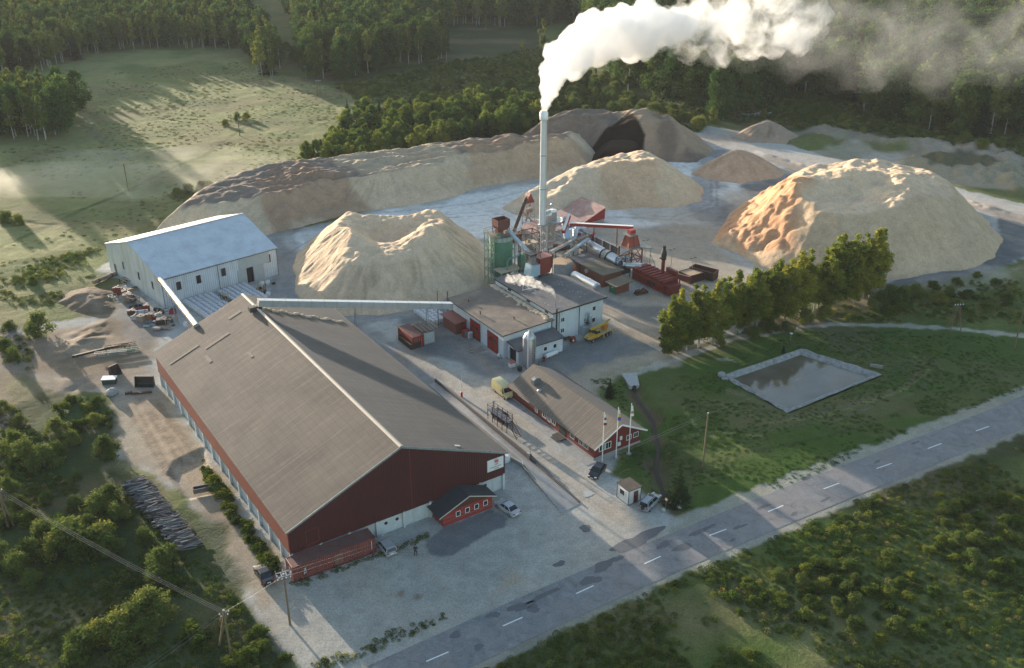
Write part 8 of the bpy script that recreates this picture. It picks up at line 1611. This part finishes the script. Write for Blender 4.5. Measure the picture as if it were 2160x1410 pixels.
cover('undergrowth','rough weeds and grasses filling the ground right of the road',[[(1010,1425),(1100,1375),(1400,1235),(1800,1060),(2200,925),(2260,1440),(1000,1440)]],1.5,(.5,1.1),HERB+LAWN+LAWN,clump=(12,-.35))
cover('weeds','weeds along the gravel edge at the bottom and by the long wall',[[(640,1400),(760,1370),(830,1330),(940,1292),(950,1305),(850,1350),(760,1390),(680,1420)],[(560,1180),(440,980),(425,960),(430,1000),(500,1100),(575,1200)],[(615,1232),(800,1165),(805,1172),(640,1240)],[(800,1172),(930,1112),(935,1118),(810,1180)]],2.2,(.35,.8),HERB,clump=(4,-.1))
cover('meadow_grass','tufts of grass and straw across the misty meadow',[[(-40,320),(150,300),(240,150),(520,130),(640,170),(800,210),(720,250),(640,340),(540,385),(340,470),(225,520),(0,640),(-60,640)]],.12,(.5,1.1),STRAW,clump=(14,-.1))
cover('scrub_grass','rough green tussocks on the scrub slopes beyond the ridge',[[(700,180),(960,130),(1150,100),(1320,200),(1490,250),(1480,280),(1150,250),(760,215)],[(1500,250),(1700,195),(2160,300),(2160,335),(1900,300),(1680,275)]],.30,(1.0,2.2),STRAW+HERB)
cover('bank_grass','mown grass on the bank around the pond',[[(1440,790),(1700,700),(1900,700),(2200,720),(2200,810),(2000,878),(1750,985),(1600,1050),(1450,1075),(1400,960),(1400,850)],[(1245,800),(1320,800),(1325,850),(1370,950),(1380,1040),(1330,1010),(1300,960),(1352,905)]],1.1,(.5,1.2),LAWN,ex=([(1515,793),(1690,730),(1870,790),(1662,880)],),clump=(5,-.2))
cover('rough_grass','taller grass between the birches and the right picture edge',[[(1720,665),(1880,620),(2180,575),(2200,690),(1900,682),(1760,684)],[(1300,765),(1420,720),(1400,750),(1330,780)],[(0,560),(230,520),(330,475),(200,575),(120,640),(0,690)],[(0,710),(60,710),(70,780),(0,800)]],.7,(.6,1.3),HERB+STRAW,clump=(6,-.15))
# ------------------------------------------------------------------ steam plume
def puff_mesh(path,seed,n_side=10,spread=1.0):
    r=random.Random(seed); sph=[]
    for (p0,r0),(p1,r1) in zip(path[:-1],path[1:]):
        L_=(p1-p0).length; n=max(2,int(L_/(.40*(r0+r1)/2)))
        for i in range(n):
            f=i/n; c=p0+(p1-p0)*f; rr_=r0+(r1-r0)*f; sph.append((c,rr_))
            for k in range(n_side):
                d=Vector((r.gauss(0,1),r.gauss(0,1),r.gauss(0,1))).normalized(); q=rr_*r.uniform(.28,.55); sph.append((c+d*rr_*r.uniform(.65,1.0)*spread,q))
    bm=bmesh.new()
    for c,q in sph: bmesh.ops.create_icosphere(bm,subdivisions=2,radius=q,matrix=Matrix.Translation(c))
    me=bpy.data.meshes.new('plume'); bm.to_mesh(me); bm.free(); return me
def remeshed(me,vox,amp,sc,seed,decim=None):
    o=bpy.data.objects.new('tmp',me); C.objects.link(o); md=o.modifiers.new('r','REMESH'); md.mode='VOXEL'; md.voxel_size=vox
    dg=bpy.context.evaluated_depsgraph_get(); m2=bpy.data.meshes.new_from_object(o.evaluated_get(dg)); bpy.data.objects.remove(o)
    for v in m2.vertices:
        p=v.co; k=mnoise.fractal(p*sc+Vector((seed,0,0)),.7,2.1,4); v.co=p+v.normal*amp*k
    m2.polygons.foreach_set('use_smooth',[True]*len(m2.polygons)); return m2
def volmat(name,dens,col=(.98,.985,.99),noise_=None,aniso=0.25):
    m=bpy.data.materials.new(name); m.use_nodes=True; t=m.node_tree; t.nodes.clear(); out=N(t,'ShaderNodeOutputMaterial'); pv=N(t,'ShaderNodeVolumePrincipled'); pv.inputs['Color'].default_value=(*col,1); pv.inputs['Anisotropy'].default_value=aniso
    pv.inputs['Density'].default_value=dens; t.links.new(pv.outputs[0],out.inputs['Volume'])
    if noise_:
        sc,lo,hi=noise_; v=coords(t); n=noi(t,v,sc,5,.62,.8); r_=N(t,'ShaderNodeMapRange'); r_.inputs[1].default_value=lo; r_.inputs[2].default_value=hi; r_.inputs[3].default_value=0; r_.inputs[4].default_value=dens; t.links.new(n,r_.inputs[0]); t.links.new(r_.outputs[0],pv.inputs['Density'])
    return m
top=PW(0,0,36.3)
def at_(px,py,z): return G(px,py,z)
path=[(top,.75),(at_(1155,205,40),1.5),(at_(1163,170,44),2.5),(at_(1185,128,47.5),4.0),(at_(1225,95,50),5.2),(at_(1290,72,52),5.6),(at_(1360,62,53),5.8),(at_(1415,60,53.5),3.6),(at_(1450,64,54),1.6)]
o0=path[0][0].copy()
pl=remeshed(puff_mesh([(p-o0,r_) for p,r_ in path],4),.42,.42,.55,1.0)
o=bpy.data.objects.new('steam_plume',pl); C.objects.link(o); o.location=o0; pl.materials.clear(); pl.materials.append(volmat('dense_steam',.34,aniso=.1)); tag(o,'thick white steam plume rising and bending right from the tall chimney','steam plume')
wis=[(at_(1370,60,53.5),5.4),(at_(1430,58,54),5.6),(at_(1500,52,55),6.5),(at_(1580,40,56),7.5),(at_(1650,28,57),7),(at_(1700,45,57),5)]
o1=wis[0][0].copy(); wm=remeshed(puff_mesh([(p-o1,r_) for p,r_ in wis],9,8,1.1),.9,1.0,.3,5.0); wm.materials.clear(); wm.materials.append(volmat('thin_steam',.20,aniso=.1,noise_=(.17,.47,.64)))
o=bpy.data.objects.new('steam_wisp',wm); C.objects.link(o); o.location=o1; tag(o,'torn white steam drifting off the end of the thick plume','steam',kind='stuff')
# long thin veil over the wood
vp=[(at_(1520,60,52),9),(at_(1680,60,50),12),(at_(1850,60,48),14),(at_(2050,70,46),15),(at_(2260,90,46),15)]
o2=vp[0][0].copy(); vm=remeshed(puff_mesh([(p-o2,r_) for p,r_ in vp],19,5,1.0),2.2,1.5,.1,8.0); vm.materials.clear(); vm.materials.append(volmat('veil',.011,col=(.97,.985,1.0),aniso=0,noise_=(.07,.44,.70)))
o=bpy.data.objects.new('steam_veil',vm); C.objects.link(o); o.location=o2; tag(o,'thin bluish veil of old steam over the dark wood','steam',kind='stuff')
# small brown steam from the roof pipe of the tall block
q0=PW(-22.6,-36.5,8.6)
sp=[(q0,.16),(at_(1165,615,9.2),.45),(at_(1140,602,9.8),.75),(at_(1105,592,10.2),.95),(at_(1070,588,10.4),.8)]
o3=sp[0][0].copy(); sm_=remeshed(puff_mesh([(p-o3,r_) for p,r_ in sp],29,6,1.1),.16,.2,1.2,3.0); sm_.materials.clear(); sm_.materials.append(volmat('roof_steam',.8,col=(.97,.95,.92),noise_=(.9,.42,.64)))
o=bpy.data.objects.new('roof_steam',sm_); C.objects.link(o); o.location=o3; tag(o,'small wisp of steam blowing back over the flat grey roof','steam',kind='stuff')
# ground mist in the meadow
for (a,b_,rx,ry,hz,dn) in ((265,392,60,17,3.0,.022),(170,405,40,11,2.4,.010),(340,350,40,14,3.0,.016)):
    g=G(a,b_); bm=bmesh.new(); bmesh.ops.create_icosphere(bm,subdivisions=4,radius=1); 
    for v in bm.verts: k=1+.3*mnoise.noise(v.co*2.0+Vector((a,0,0))); v.co=Vector((v.co.x*rx*k,v.co.y*ry*k,v.co.z*hz*k+hz*.6))
    me=bpy.data.meshes.new('ground_mist'); bm.to_mesh(me); bm.free(); me.materials.append(volmat('mist_%d'%a,dn,col=(1,.97,.92),noise_=(.035,.35,.65))); o=bpy.data.objects.new('ground_mist',me); C.objects.link(o); o.location=g; tag(o,'low patch of morning mist lying on the meadow','mist',kind='stuff')
# ------------------------------------------------------------------ haze
mb=MB(); mb.box(-1300,1300,-60,1500,-8,CAM_H+8); m=bpy.data.materials.new('air'); m.use_nodes=True; t=m.node_tree; t.nodes.clear(); out=N(t,'ShaderNodeOutputMaterial'); pv=N(t,'ShaderNodeVolumePrincipled'); pv.inputs['Color'].default_value=(.92,.96,1.0,1); pv.inputs['Density'].default_value=.00006; pv.inputs['Anisotropy'].default_value=.0; t.links.new(pv.outputs[0],out.inputs['Volume'])
o=mb.build('haze',m); tag(o,kind='stuff')
